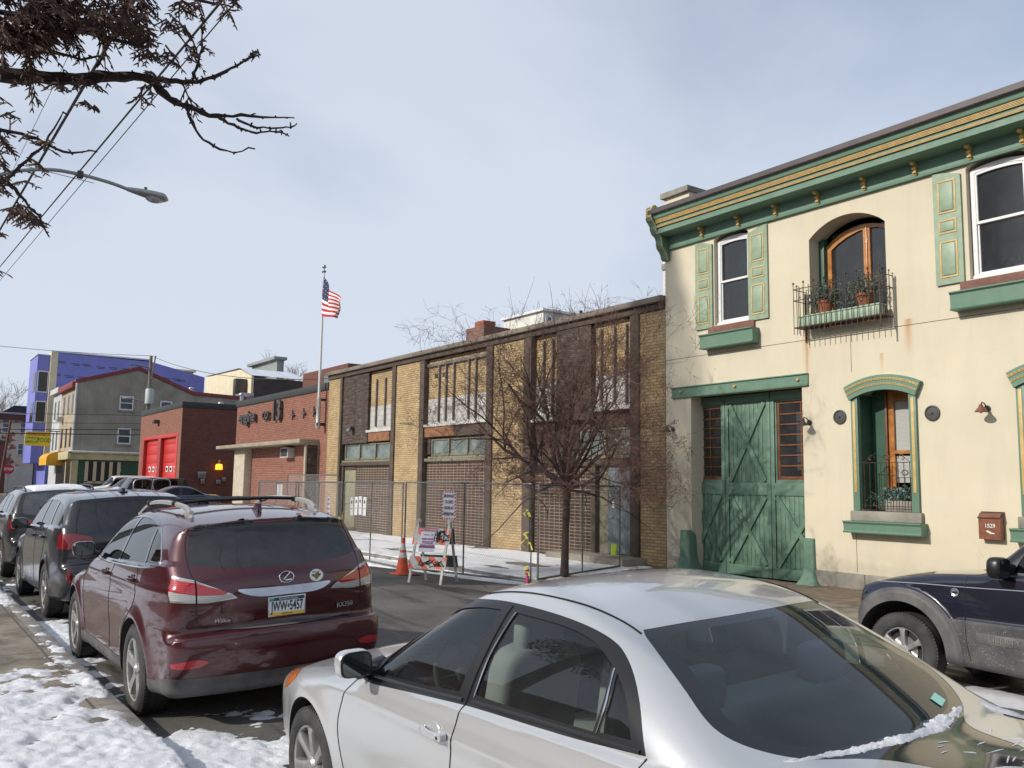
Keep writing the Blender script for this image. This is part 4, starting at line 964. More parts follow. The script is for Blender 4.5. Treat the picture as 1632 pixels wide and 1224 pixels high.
def quick_car(name, root_, L, W, out_, belt, axles, Rw, dlo, panes, paint, rear=None, wind=None, h=.05, tumble=(.28, .3), glass='glass_dark', tail=None, k=.10, rear_glass='glass_privacy', simple=True, rails=None, extra=None, taper=(.15, 1.0, .13, .9), crown=.05, bow=(.18, .12), nsp=5, style='mid'):
    r = root_
    c = Car(L, W, out_, belt, axles, Rw, Rw+.05, h=h, crown=crown, bowf=bow[0], bowr=bow[1], taper=taper, tumble=tumble, k=k, flare=.02, lbulge=.045, zmid=.7, wscale=.022)
    c.well(r, MATS['well'])
    fr = c.take(c.side(dlo, 5)); S0 = c.S; c.S = fr
    for p in panes: surf_obj(c.take(c.side(p, 4)), 'side_window', MATS[glass], r, -.006)
    surf_obj(c.S, 'window_surround', MATS['trim_gloss'], r, -.001); c.S = S0
    if rear: surf_obj(c.take(c.end(rear, L*.62, True, 4)), 'rear_window', MATS[rear_glass], r, -.001)
    if wind: surf_obj(c.take(c.end(wind, L*.5, False, 4)), 'windshield', MATS['glass'], r, -.001)
    if tail: surf_obj(c.take(lambda V: np.maximum(sdpoly(np.abs(V[:, 1]), V[:, 2], np.array(tail[0])), tail[1]-V[:, 0])), 'tail_light', MATS['lamp_dark_red'], r, .006)
    surf_obj(c.take(lambda V: np.maximum(sdpoly(V[:, 0], V[:, 2], np.array([(-.1, belt[0]-.36), (.5, belt[0]-.30), (.6, belt[0]-.16), (-.1, belt[0]-.22)])), .45-np.abs(V[:, 1]))), 'headlight', MATS['lamp_white'], r, .002)
    surf_obj(c.S, 'body', paint, r, 0, back=MATS['interior_dark'], backoff=.04, backpred=lambda V: (V[:, 2] > .45) & (V[:, 0] > L*.27) & (V[:, 0] < L*.95))
    for ax in axles:
        for sg in (-1, 1): make_wheel(r, ax, sg*(W/2-.105), Rw, .23, Rw*.68, nsp, style, sg, MATS['tyre'], MATS['rim'], MATS['well'], simple=simple)
    if extra: extra(r, c)
    return c

def dark_suv():
    r = car_root('parked_suv', -17.70, 2.90, 'dark charcoal SUV with a black shark-fin antenna parked ahead of the maroon SUV', 'suv')
    P = car_paint('paint_charcoal', (.012, .013, .017), .25, .28, .26, (.16, .16, .17), .35)
    out_ = [(.2, .24), (.03, .32), (0, .5), (.02, .72), (.10, .88), (.35, 1.0), (.9, 1.08), (1.25, 1.13, 1), (1.6, 1.35), (2.0, 1.58), (2.3, 1.665), (2.8, 1.705), (3.5, 1.71), (4.1, 1.68), (4.46, 1.635, 1), (4.47, 1.58), (4.62, 1.36), (4.72, 1.20), (4.76, 1.05), (4.77, .82), (4.84, .76), (4.85, .60), (4.80, .40), (4.65, .28), (2.4, .24)]
    dlo = [(1.50, 1.16), (1.75, 1.34), (2.1, 1.53), (2.5, 1.61), (3.2, 1.635), (3.9, 1.61), (4.25, 1.53), (4.38, 1.38), (4.30, 1.26), (3.4, 1.22), (2.4, 1.17)]
    panes = [[(1.72, 1.20), (2.0, 1.43), (2.3, 1.54), (2.68, 1.58, 1), (2.68, 1.21, 1)], [(2.76, 1.215, 1), (2.76, 1.585, 1), (3.5, 1.59, 1), (3.62, 1.25, 1)], [(3.70, 1.26, 1), (3.62, 1.575, 1), (4.1, 1.53), (4.30, 1.38), (4.22, 1.28)]]
    def ex(r, c):
        sm = MATS['seam']; mb = MB(True); c.seam_side([(1.50, .40), (1.42, .7), (1.48, 1.15)], sm, r, .004, mb=mb); c.seam_side([(2.70, .38), (2.70, 1.2)], sm, r, .004, mb=mb); c.seam_side([(3.25, .4), (3.5, .8), (3.62, 1.22)], sm, r, .004, mb=mb); mb.build('door_seam', r)
        mb = MB(True); c.seam_end([(0, .80), (.60, .82), (.68, .95), (.70, 1.25), (.64, 1.5)], sm, r, .005, mb=mb); mb.build('tailgate_seam', r)
        for sg in (-1, 1): side_mirror(r, 1.74, sg*1.05, 1.20, sg, P, True, (.085, .12, .09)); handle(r, c, 2.5, 1.06, P, sg); handle(r, c, 3.4, 1.08, P, sg)
        surf = mb = MB(True); zt = float(c.sz([4.0], [0.0])[0]); mb.prism([(3.92, zt-.004), (4.08, zt-.004), (4.07, zt+.02), (4.045, zt+.06), (3.98, zt+.05)], 'y', -.02, .02, MATS['trim_black']); mb.box(3.90, 4.10, -.05, .05, zt-.01, zt+.012, MATS['trim_black'], .006); mb.build('antenna_fin', r)
        mb = MB(True)
        for q in (-.30, -.1, .1, .30):
            xs = np.linspace(2.4, 4.35, 14); zz = c.sz(xs, np.full(14, q*1.4)); mb.pieces.append(([(xs[i], q*1.4, zz[i]+.002) for i in range(14)], .006, 5, P))
        mb.build('roof_rib', r)
        x0 = float(c.sx([0.0], [.96])[0]); mb = MB(True); mb.box(x0-.01, x0+.012, -.155, .155, .88, 1.035, MATS['plate_white'], .004); mb.build('licence_plate', r)
        mb = MB(True)
        for sg in (-1, 1):
            x0 = float(c.sx([sg*.78], [.62])[0]); mb.sbox((x0-.02, sg*.78, .62), (.03, .05, .10), MATS['lamp_dark_red'], 3, 12)
        mb.build('rear_reflector', r)
        mb = MB(True); mb.tube([(4.80, -.55, .33), (4.90, -.55, .32)], .035, 10, MATS['chrome']); mb.build('exhaust_pipe', r)
    quick_car('x', r, 4.86, 1.92, out_, (1.13, 1.22), (.98, 3.80), .372, dlo, panes, P, rear=[(-.2, 1.26), (.5, 1.27), (.68, 1.31), (.70, 1.36), (.62, 1.58), (.5, 1.60), (-.2, 1.61)], wind=[(-.2, 1.17), (.7, 1.20), (.58, 1.60), (-.2, 1.64)], h=.04, tail=([(.50, 1.00), (.52, 1.12), (.74, 1.17), (1.1, 1.17), (1.1, .98), (.8, .97)], 4.50), simple=False, extra=ex)
def black_suv():
    r = car_root('parked_suv', -23.55, 2.93, 'black SUV with a snow-covered roof, farthest of the three SUVs in the near row', 'suv')
    P = car_paint('paint_black', (.010, .010, .011), .2, .28, .26, (.14, .13, .12), .3)
    out_ = [(.2, .24), (.03, .32), (0, .5), (.02, .72), (.10, .88), (.35, 1.0), (.9, 1.08), (1.2, 1.13, 1), (1.6, 1.37), (1.95, 1.57), (2.25, 1.66), (2.8, 1.70), (3.5, 1.70), (4.0, 1.68), (4.30, 1.645, 1), (4.34, 1.58), (4.50, 1.36), (4.60, 1.18), (4.63, 1.05), (4.64, .82), (4.73, .76), (4.75, .60), (4.70, .40), (4.55, .28), (2.4, .24)]
    dlo = [(1.46, 1.16), (1.75, 1.36), (2.1, 1.54), (2.5, 1.60), (3.2, 1.62), (3.8, 1.60), (4.08, 1.54), (4.22, 1.36), (4.16, 1.22), (3.4, 1.19), (2.4, 1.16)]
    panes = [[(1.70, 1.19), (2.0, 1.44), (2.3, 1.54), (2.62, 1.57, 1), (2.62, 1.19, 1)], [(2.70, 1.195, 1), (2.70, 1.575, 1), (3.35, 1.58, 1), (3.46, 1.22, 1)], [(3.54, 1.225, 1), (3.46, 1.57, 1), (3.95, 1.53), (4.14, 1.36), (4.08, 1.24)]]
    def ex(r, c):
        mb = MB(True)
        for sg in (-1, 1):
            x0 = float(c.sx([sg*.72], [1.04])[0])
            for (yy, zz) in ((.60, 1.04), (.78, 1.05)): mb.sbox((float(c.sx([sg*yy], [zz])[0])+.0, sg*yy, zz), (.02, .055, .055), MATS['lamp_red'], 2.2, 16)
        mb.build('tail_lamp_bulb', r)
        for sg in (-1, 1):
            xs = np.linspace(1.9, 4.1, 20); t = (xs-1.9)/2.2; zz = c.sz(xs, np.full(20, .60))+.05*np.clip(np.minimum(t, 1-t)/.08, 0, 1); mb = MB(True); mb.tube([(xs[i], sg*.60, zz[i]) for i in range(20)], .016, 8, MATS['trim_black']); mb.build('roof_rail', r)
        for sg in (-1, 1): side_mirror(r, 1.70, sg*1.03, 1.18, sg, P, False)
        mb = MB(True); x0 = float(c.sx([0.0], [1.25])[0]); mb.tube([(x0+.02, 0, 1.20), (x0-.03, -.30, 1.30), (x0-.06, -.42, 1.33)], .009, 5, MATS['trim_black']); mb.build('wiper', r)
    c = quick_car('x', r, 4.75, 1.92, out_, (1.12, 1.19), (.92, 3.72), .372, dlo, panes, P, rear=[(-.2, 1.18), (.5, 1.19), (.66, 1.22), (.70, 1.28), (.62, 1.56), (.5, 1.59), (-.2, 1.60)], wind=[(-.2, 1.17), (.7, 1.20), (.58, 1.58), (-.2, 1.62)], h=.045, tail=([(.46, .96), (.48, 1.10), (.74, 1.13), (1.1, 1.13), (1.1, .95), (.8, .94)], 4.36), rear_glass='glass_pale', extra=ex)
    # snow lying on its roof
    nx, ny = 60, 30; xs = np.linspace(2.15, 4.22, nx); ys = np.linspace(-.50, .50, ny); V = []
    X, Y = np.meshgrid(xs, ys, indexing='ij'); Z = c.sz(X.ravel(), Y.ravel()).reshape(X.shape)
    e = np.minimum(np.minimum((X-2.15)/.15, (4.22-X)/.10), np.minimum((Y+.50)/.08, (.50-Y)/.08)); e = np.clip(e-.9*fbm(X*5, Y*5, 4)+.35, 0, 1)
    Z = Z-.01+e**.5*(.035+.035*fbm(X*4+7, Y*4, 4)); V = np.stack([X, Y, Z], -1).reshape(-1, 3)
    mb = MB(True); mb.add(V.tolist(), [(i*ny+j, (i+1)*ny+j, (i+1)*ny+j+1, i*ny+j+1) for i in range(nx-1) for j in range(ny-1)], MATS['snow'], True)
    o = mb.build('roof_snow', None, loc=(0, 0, 0)); o.matrix_world = Matrix.Translation(r.location) @ Matrix.Rotation(r.rotation_euler.x, 4, 'X'); tagp(o, 'thin sheet of snow lying on the roof of the black SUV', 'snow', kind='stuff')

OUT_SUV = [(.2, .34), (.03, .40), (0, .6), (.03, .95), (.15, 1.10), (.6, 1.17), (1.2, 1.22), (1.38, 1.25, 1), (1.7, 1.50), (2.0, 1.74), (2.2, 1.84), (2.7, 1.90), (4.0, 1.90), (4.6, 1.87), (4.85, 1.80, 1), (4.95, 1.40), (5.0, 1.2), (5.03, .7), (4.95, .42), (2.4, .36)]
def across_cars():
    g = 'cars standing nose to the street before the red-doored garage'
    # all of them face the street: car x runs along +Y
    def rt(name, Xc, Y0, label, cat): return root(name, (Xc, Y0, .2), label, cat, g, (0, 0, PI/2))
    Pw = car_paint('paint_white', (.62, .63, .64), .05, .3, .2); 
    r = rt('parked_suv', -57.0, 9.7, 'big white SUV standing nose-out in front of the red garage doors', 'suv')
    quick_car('x', r, 5.03, 2.0, OUT_SUV, (1.22, 1.30), (1.0, 4.0), .40, [(1.62, 1.28), (2.0, 1.58), (2.25, 1.68), (2.6, 1.70), (4.4, 1.70), (4.70, 1.66), (4.74, 1.36), (3, 1.31)],
              [[(1.85, 1.33), (2.10, 1.55), (2.35, 1.65), (2.7, 1.67, 1), (2.7, 1.34, 1)], [(2.8, 1.34, 1), (2.8, 1.67, 1), (3.7, 1.67, 1), (3.7, 1.36, 1)], [(3.8, 1.36, 1), (3.8, 1.67, 1), (4.55, 1.63, 1), (4.62, 1.40, 1)]], Pw, wind=[(-.2, 1.28), (.74, 1.32), (.62, 1.76), (-.2, 1.82)], h=.07)
    r = rt('parked_jeep', -49.0, 8.6, 'boxy dark jeep with pale grey doors and black soft top beside the white SUV', 'jeep')
    out_ = [(.15, .45), (0, .5), (0, .7), (.05, 1.05), (.15, 1.12), (1.2, 1.20), (1.45, 1.22, 1), (1.62, 1.50), (1.78, 1.76, 1), (1.9, 1.80), (3.0, 1.83), (4.45, 1.82, 1), (4.55, 1.78), (4.60, 1.2), (4.62, .6), (4.5, .45), (2.4, .42)]
    def ex(r, c):
        mb = MB(True); c.seam_side([(1.84, 1.20), (1.92, 1.70), (2.72, 1.73), (2.72, 1.20)], mat('frame_silver', (.45, .46, .48), .4, .5), r, .03, mb=mb, n=3); c.seam_side([(2.82, 1.20), (2.82, 1.73), (3.6, 1.73), (3.6, 1.2)], MATS['frame_silver'], r, .03, mb=mb, n=3); mb.build('door_frame', r)
        for sg in (-1, 1): side_mirror(r, 1.9, sg*1.0, 1.22, sg, MATS['trim_black'], True)
        mb = MB(True); mb.lathe([(0, 0), (.36, 0), (.38, .05), (.38, .18), (.36, .22), (0, .22)], (4.62, 0, 1.0), 'x', 20, MATS['tyre']); mb.build('spare_wheel', r)
    quick_car('x', r, 4.62, 1.80, out_, (1.20, 1.22), (.80, 3.75), .40, [(1.78, 1.21, 1), (1.94, 1.74, 1), (4.45, 1.75, 1), (4.5, 1.21, 1)],
              [[(1.92, 1.24, 1), (2.0, 1.68, 1), (2.68, 1.68, 1), (2.68, 1.24, 1)], [(2.88, 1.24, 1), (2.88, 1.68, 1), (3.55, 1.68, 1), (3.55, 1.24, 1)], [(3.7, 1.26, 1), (3.7, 1.68, 1), (4.35, 1.68, 1), (4.38, 1.26, 1)]], mat('jeep_black', (.02, .022, .025), .5), wind=[(-.2, 1.27), (.72, 1.27), (.68, 1.70), (-.2, 1.72)], h=.06, tumble=(.10, 0), k=.05, taper=(.05, .4, .03, .3), crown=.01, bow=(.03, .02), extra=ex)
    r = rt('parked_sedan', -45.6, 9.3, 'dark blue sedan nearest the engine house in the row of nose-out cars', 'car')
    out_ = [(.22, .22), (.04, .30), (0, .46), (.04, .64), (.3, .76), (.9, .88), (1.25, .96), (1.7, 1.20), (2.1, 1.38), (2.4, 1.45), (2.9, 1.455), (3.3, 1.38), (3.8, 1.14), (4.2, 1.06), (4.6, 1.02), (4.7, .8), (4.65, .4), (4.5, .24), (2.4, .2)]
    quick_car('x', r, 4.72, 1.82, out_, (.93, 1.0), (.95, 3.7), .33, [(1.50, 1.0), (1.9, 1.22), (2.3, 1.35), (2.8, 1.38), (3.2, 1.32), (3.55, 1.16), (3.75, 1.04), (2.6, .99)],
              [[(1.75, 1.02), (2.0, 1.2), (2.35, 1.32), (2.6, 1.345, 1), (2.55, 1.02, 1)], [(2.66, 1.02, 1), (2.7, 1.345, 1), (3.1, 1.3), (3.45, 1.15), (3.4, 1.04)]], car_paint('paint_blue', (.03, .055, .12), .2, .3, .15), wind=[(-.2, .99), (.68, 1.0), (.54, 1.37), (-.2, 1.41)], rear=[(-.2, 1.06), (.6, 1.09), (.5, 1.36), (-.2, 1.38)], h=.06)
    r = rt('parked_van', -62.5, 10.9, 'square-backed white van half hidden behind the big white SUV', 'van')
    out_ = [(.15, .4), (0, .5), (.02, 1.0), (.2, 1.2), (.7, 1.3, 1), (1.1, 1.75), (1.3, 1.93), (2, 1.98), (4.3, 1.98), (4.42, 1.94), (4.5, 1.2), (4.5, .5), (4.3, .4), (2.4, .36)]
    quick_car('x', r, 4.5, 1.85, out_, (1.22, 1.24), (.85, 3.6), .36, [(1.0, 1.28, 1), (1.35, 1.82, 1), (4.25, 1.86, 1), (4.3, 1.3, 1)],
              [[(1.15, 1.34, 1), (1.45, 1.78, 1), (1.9, 1.8, 1), (1.9, 1.34, 1)], [(2.2, 1.34, 1), (2.2, 1.8, 1), (3.1, 1.8, 1), (3.1, 1.34, 1)], [(3.3, 1.34, 1), (3.3, 1.8, 1), (4.1, 1.8, 1), (4.15, 1.36, 1)]], mat('van_white', (.66, .65, .58), .4, coat=.5), wind=[(-.2, 1.35), (.75, 1.36), (.66, 1.8), (-.2, 1.85)], h=.08, tumble=(.12, 0), k=.06)
    # one more car down the near lane
    r = car_root('parked_hatchback', -66.0, 2.9, 'dark green-grey car far down the near kerb beside the stop sign', 'car')
    quick_car('x', r, 4.72, 1.82, OUT_SUV[:0]+[(a*.94, b*.84) if True else 0 for (a, b, *q) in OUT_SUV], (1.02, 1.09), (.95, 3.75), .35, [(1.55, 1.06), (1.9, 1.34), (2.15, 1.48), (2.5, 1.51), (4.1, 1.51), (4.4, 1.46), (4.5, 1.13), (2.8, 1.08)],
              [[(1.75, 1.1), (2.05, 1.35), (2.3, 1.45), (2.6, 1.47, 1), (2.6, 1.1, 1)], [(2.7, 1.1, 1), (2.7, 1.47, 1), (4.2, 1.44, 1), (4.3, 1.16, 1)]], mat('paint_dark_green', (.02, .03, .035), .35, .3, coat=.8), rear=[(-.2, 1.12), (.6, 1.14), (.55, 1.44), (-.2, 1.46)], wind=[(-.2, 1.08), (.7, 1.1), (.58, 1.47), (-.2, 1.5)], h=.08, glass='glass_clear', rear_glass='glass_clear')
t = NT('cladding_dirty'); b_ = t.mix(t.ramp(t.noise(3, 7, .68), .40, .75), (.042, .043, .047), (.115, .112, .105)); s_ = t.math('MULTIPLY', t.ramp(t.noise(70, 3, .6), .62, .68), t.ramp(t.noise(4, 4, .6), .42, .62)); t.base(t.mix(s_, b_, (.34, .335, .32))); t.p(Roughness=.72); t.bump(t.noise(80, 3, .6), .15, .01); MATS['cladding_dirty'] = t.m
glass_mat('glass_pale', (.6, .68, .64), haze=.3)
# ================================================================ ground, road, pavements, snow
def ground_mats():
    t = NT('asphalt'); v = t.coord()
    a = t.mix(t.ramp(t.noise(.7, 8, .68, v), .38, .66), (.050, .047, .043), (.125, .118, .106))
    a = t.mix(t.ramp(t.noise(170, 2, .7, v), .45, .72, 0, .8), a, (.21, .20, .18)); a = t.mix(t.ramp(t.noise(26, 4, .7, v), .5, .75, 0, .5), a, (.03, .028, .026))
    wet = t.ramp(t.noise(.9, 5, .6, t.coord((.35, 1.6, 1)), .6), .50, .60)
    a = t.mix(wet, a, (.024, .023, .022)); t.base(a)
    cr_ = t.n('ShaderNodeTexVoronoi', feature='DISTANCE_TO_EDGE'); cr_.inputs['Scale'].default_value = .33; t.link(v, cr_.inputs['Vector'])
    ck = t.ramp(t.math('ADD', cr_.outputs['Distance'], t.math('MULTIPLY', t.noise(5, 4, .6, v), .03)), .016, .022, 1, 0); ck = t.math('MULTIPLY', ck, t.ramp(t.noise(.6, 3, .5, v), .5, .62)); t.base(t.mix(ck, a, (.015, .014, .013)))
    t.link(t.math('SUBTRACT', .88, t.math('MULTIPLY', wet, .42)), t.b.inputs['Roughness'])
    t.bump(t.noise(140, 3, .7, v), .55, .012); MATS['asphalt'] = t.m
    t = NT('pavement'); v = t.coord()
    br = t.n('ShaderNodeTexBrick'); t.link(v, br.inputs['Vector']); br.offset = 0; br.inputs['Scale'].default_value = 1; br.inputs['Brick Width'].default_value = 1.5; br.inputs['Row Height'].default_value = 1.5; br.inputs['Mortar Size'].default_value = .012
    br.inputs['Color1'].default_value = (.27, .235, .18, 1); br.inputs['Color2'].default_value = (.23, .20, .155, 1); br.inputs['Mortar'].default_value = (.09, .08, .07, 1)
    c = t.mix(t.ramp(t.noise(2.2, 8, .7, v), .42, .62), br.outputs['Color'], (.10, .087, .07)); t.base(c); t.p(Roughness=.85)
    t.bump(t.math('SUBTRACT', t.noise(70, 4, .6, v), br.outputs['Fac']), .4, .01); MATS['pavement'] = t.m
    mat('kerb_stone', (.27, .255, .235), .85, 0, .55, 4, (.12, .115, .105), .3, 40)
    mat('dirt_ground', (.16, .145, .125), .95, 0, .4, .4); mat('dirt', (.20, .15, .105), .95, 0, .5, 6, (.10, .075, .05), .5, 30)
ground_mats()
mb = MB(); mb.add([(-700, -500, -.05), (300, -500, -.05), (300, 700, -.05), (-700, 700, -.05)], [(0, 1, 2, 3)], MATS['dirt_ground']); mb.build('ground', kind='structure')
def grid(xs, ys, zf, m, name, kind='structure', label=None, cat=None, smooth=True):
    X, Y = np.meshgrid(xs, ys, indexing='ij'); Z = zf(X, Y); V = np.stack([X, Y, Z], -1).reshape(-1, 3); ny = len(ys)
    F = [(i*ny+j, (i+1)*ny+j, (i+1)*ny+j+1, i*ny+j+1) for i in range(len(xs)-1) for j in range(ny-1)]
    me = bpy.data.meshes.new(name); me.from_pydata(V.tolist(), [], F); me.materials.append(m); me.polygons.foreach_set('use_smooth', np.ones(len(F), bool)*smooth)
    return tagp(link_mesh(name, me), label, cat, None, kind)
NK, FK = 1.72, 10.35   # near and far kerb lines
xs = np.concatenate([np.linspace(-260, -30, 60), np.linspace(-29.8, 12, 260)]); ys = np.linspace(NK, FK, 90)
grid(xs, ys, lambda X, Y: road_z(Y)+.010*(fbm(X*1.1, Y*1.1, 4)-.5)+.006*(fbm(X*9, Y*9, 3)-.5), MATS['asphalt'], 'road')
mb = MB(); mb.box(-260, 12, -9, NK-.16, -.04, .125, MATS['pavement']); mb.build('near_pavement', kind='structure')
mb = MB(); mb.box(-260, 12, FK+.16, 14.6, -.04, .125, MATS['pavement']); mb.build('far_pavement', kind='structure')
for nm, a, b in (('near_kerb', NK-.158, NK+.004), ('far_kerb', FK-.004, FK+.158)):
    rk = MB(); x = -60.0; rn = random.Random(4)
    while x < 12:
        L = rn.uniform(1.6, 2.6); rk.box(x+.004, x+L-.004, a, b, -.08, .128+rn.uniform(-.004, .006), MATS['kerb_stone'], .012); x += L
    rk.build(nm, kind='structure')
# driveway apron in front of the garage doors: brown earth and broken concrete
grid(np.linspace(-14.3, -7.0, 110), np.linspace(12.6, 14.46, 40), lambda X, Y: .128+.05*fbm(X*2.2, Y*2.2, 5)*sstep(12.6, 13.4, Y)*sstep(-7.0, -8.0, X)+.02*fbm(X*9, Y*9, 3)-.012, MATS['dirt'], 'driveway')

def snow_grid(name, x0, x1, y0, y1, dx, thick, base, label):
    xs = np.arange(x0, x1, dx); ys = np.arange(y0, y1, dx); X, Y = np.meshgrid(xs, ys, indexing='ij'); T = thick(X, Y); B = base(X, Y)
    keep = T > -.006; Z = B+T; nx, ny = X.shape; idx = np.full(X.shape, -1)
    q = keep[:-1, :-1] | keep[1:, :-1] | keep[:-1, 1:] | keep[1:, 1:]
    use = np.zeros(X.shape, bool); use[:-1, :-1] |= q; use[1:, :-1] |= q; use[:-1, 1:] |= q; use[1:, 1:] |= q
    idx[use] = np.arange(use.sum()); V = np.stack([X[use], Y[use], np.maximum(Z[use], B[use]-.015)], 1)
    I = np.argwhere(q); F = np.stack([idx[I[:, 0], I[:, 1]], idx[I[:, 0]+1, I[:, 1]], idx[I[:, 0]+1, I[:, 1]+1], idx[I[:, 0], I[:, 1]+1]], 1)
    me = bpy.data.meshes.new(name); me.from_pydata(V.tolist(), [], F.tolist()); me.materials.append(MATS['snow_far' if name == 'far_snow' else 'snow']); me.polygons.foreach_set('use_smooth', np.ones(len(F), bool))
    return tagp(link_mesh(name, me), label, 'snow', None, 'stuff')
def near_base(X, Y): return np.where(Y < NK, .127, road_z(Y)+.004)
def near_thick(X, Y):
    n = fbm(X*1.6, Y*1.6, 5, .55); n2 = fbm(X*6+9, Y*6, 4, .6); n3 = fbm(X*22, Y*22, 3)
    cov = .22+.10*(fbm(X*.6+5, Y*.9, 3)-.5)*2
    # trodden strip along the kerb is bare, from about x=-16 to -9
    d = (Y-(1.50+.10*np.sin(X*.9)))-.028*(X+12.5)
    bare = sstep(.62, .12, np.abs(d+.30))*sstep(-9.0, -10.4, X)*sstep(-24, -16, X); cov = cov-.75*bare
    bare2 = sstep(.30, .05, np.hypot((X+7.95)*.75, (Y-1.53)*1.3)); cov = cov-.7*bare2
    bare3 = sstep(.20, .04, np.hypot((X+7.35)*.9, (Y-1.45)*1.5)); cov = cov-.7*bare3
    # gutter: bare beside and behind the SUV, snow filling the space in front of the silver car
    gut = sstep(NK-.05, NK+.12, Y); fill = sstep(-7.25, -6.55, X+.25*np.sin(Y*7)-(Y-2)*.35)*sstep(3.0, 2.5, Y)
    cov = np.where(gut > 0, cov*(1-gut)+gut*(-.42+.85*fill+.55*sstep(2.35, 1.75, Y)*sstep(-8.6, -9.6, X)*sstep(-19, -10.5, X)), cov)
    cov = cov-.35*sstep(.12, 0, np.abs(Y-NK))*(1-fill)
    v = cov+(n-.5)*1.5+(n2-.5)*.75+(n3-.5)*.25
    foot = 0
    rn = np.random.RandomState(5)
    for k in range(46):
        fx, fy, fa = rn.uniform(-13, -4.5), rn.uniform(-.3, 1.5), rn.uniform(0, 3.1); u = (X-fx)*math.cos(fa)+(Y-fy)*math.sin(fa); w_ = -(X-fx)*math.sin(fa)+(Y-fy)*math.cos(fa)
        foot = np.maximum(foot, np.exp(-((u/.13)**4+(w_/.05)**4)))
    t = np.clip(v, -.3, .6)*.065
    rd = 1-2*np.abs(fbm(X*4.5+3, Y*4.5, 4, .6)-.5); n4 = fbm(X*45, Y*45, 2)
    return np.where(t > 0, t+.017*(rd-.8)+.016*(n2-.5)+.012*(n3-.5)+.005*(n4-.5)-foot*.022*sstep(0, .02, t), t)
t = NT('snow_far'); t.base(t.mix(t.ramp(t.noise(7, 6, .6), .55, .8), (.88, .89, .90), (.66, .64, .60))); t.p(Roughness=.7); t.bump(t.noise(40, 6, .7), .6, .015); MATS['snow_far'] = t.m
snow_grid('near_snow', -20, -3.2, -1.2, 3.0, .022, near_thick, near_base, 'trodden snow covering the near pavement and gutter')
def far_base(X, Y): return np.where(Y > FK, .127, road_z(Y)+.004)
def far_thick(X, Y):
    n = fbm(X*.9+40, Y*1.5, 5, .55); n2 = fbm(X*5, Y*7, 4, .6)
    edge = 9.42+.24*np.clip(X+17.05, -3.5, 4.5); cov = .40*sstep(edge-.05, edge+.25, Y)*1.0-.8*sstep(edge+.1, edge-.15, Y)
    cov = cov-.9*sstep(-14.6, -13.4, X)-.35*sstep(14.1, 14.5, Y)-.45*sstep(.5, .1, np.abs(Y-FK-.1))*sstep(-22, -18, X)*0-.5*sstep(-36, -44, X)
    v = cov+(n-.5)*1.6+(n2-.5)*.6-.9*np.exp(-((X+16.8)/1.1)**2-((Y-12.2)/.22)**2)-.8*np.exp(-((X+15.9)/.9)**2-((Y-11.2)/.18)**2)-.8*np.exp(-((X+21.5)/.9)**2-((Y-11.6)/.15)**2)
    return np.clip(v, -.3, .6)*.05+np.where(v > 0, .012*(n2-.5), 0)
snow_grid('far_snow', -48, -12.6, 9.0, 14.5, .07, far_thick, far_base, 'thin crusted snow behind the chain-link fence')
def jeep_thick(X, Y):
    v = .25*sstep(9.35, 10.2, Y)-.5*sstep(10.3, 10.6, Y)*0-.38+.75*np.exp(-((X+3.9)/1.6)**2-((Y-8.3)/.55)**2)+(fbm(X*2, Y*3, 5)-.5)*1.2
    return np.clip(v, -.3, .5)*.07
snow_grid('road_snow', -7.5, 0, 7.0, 10.3, .05, jeep_thick, far_base, 'slushy patches of snow on the road beside the navy off-roader')
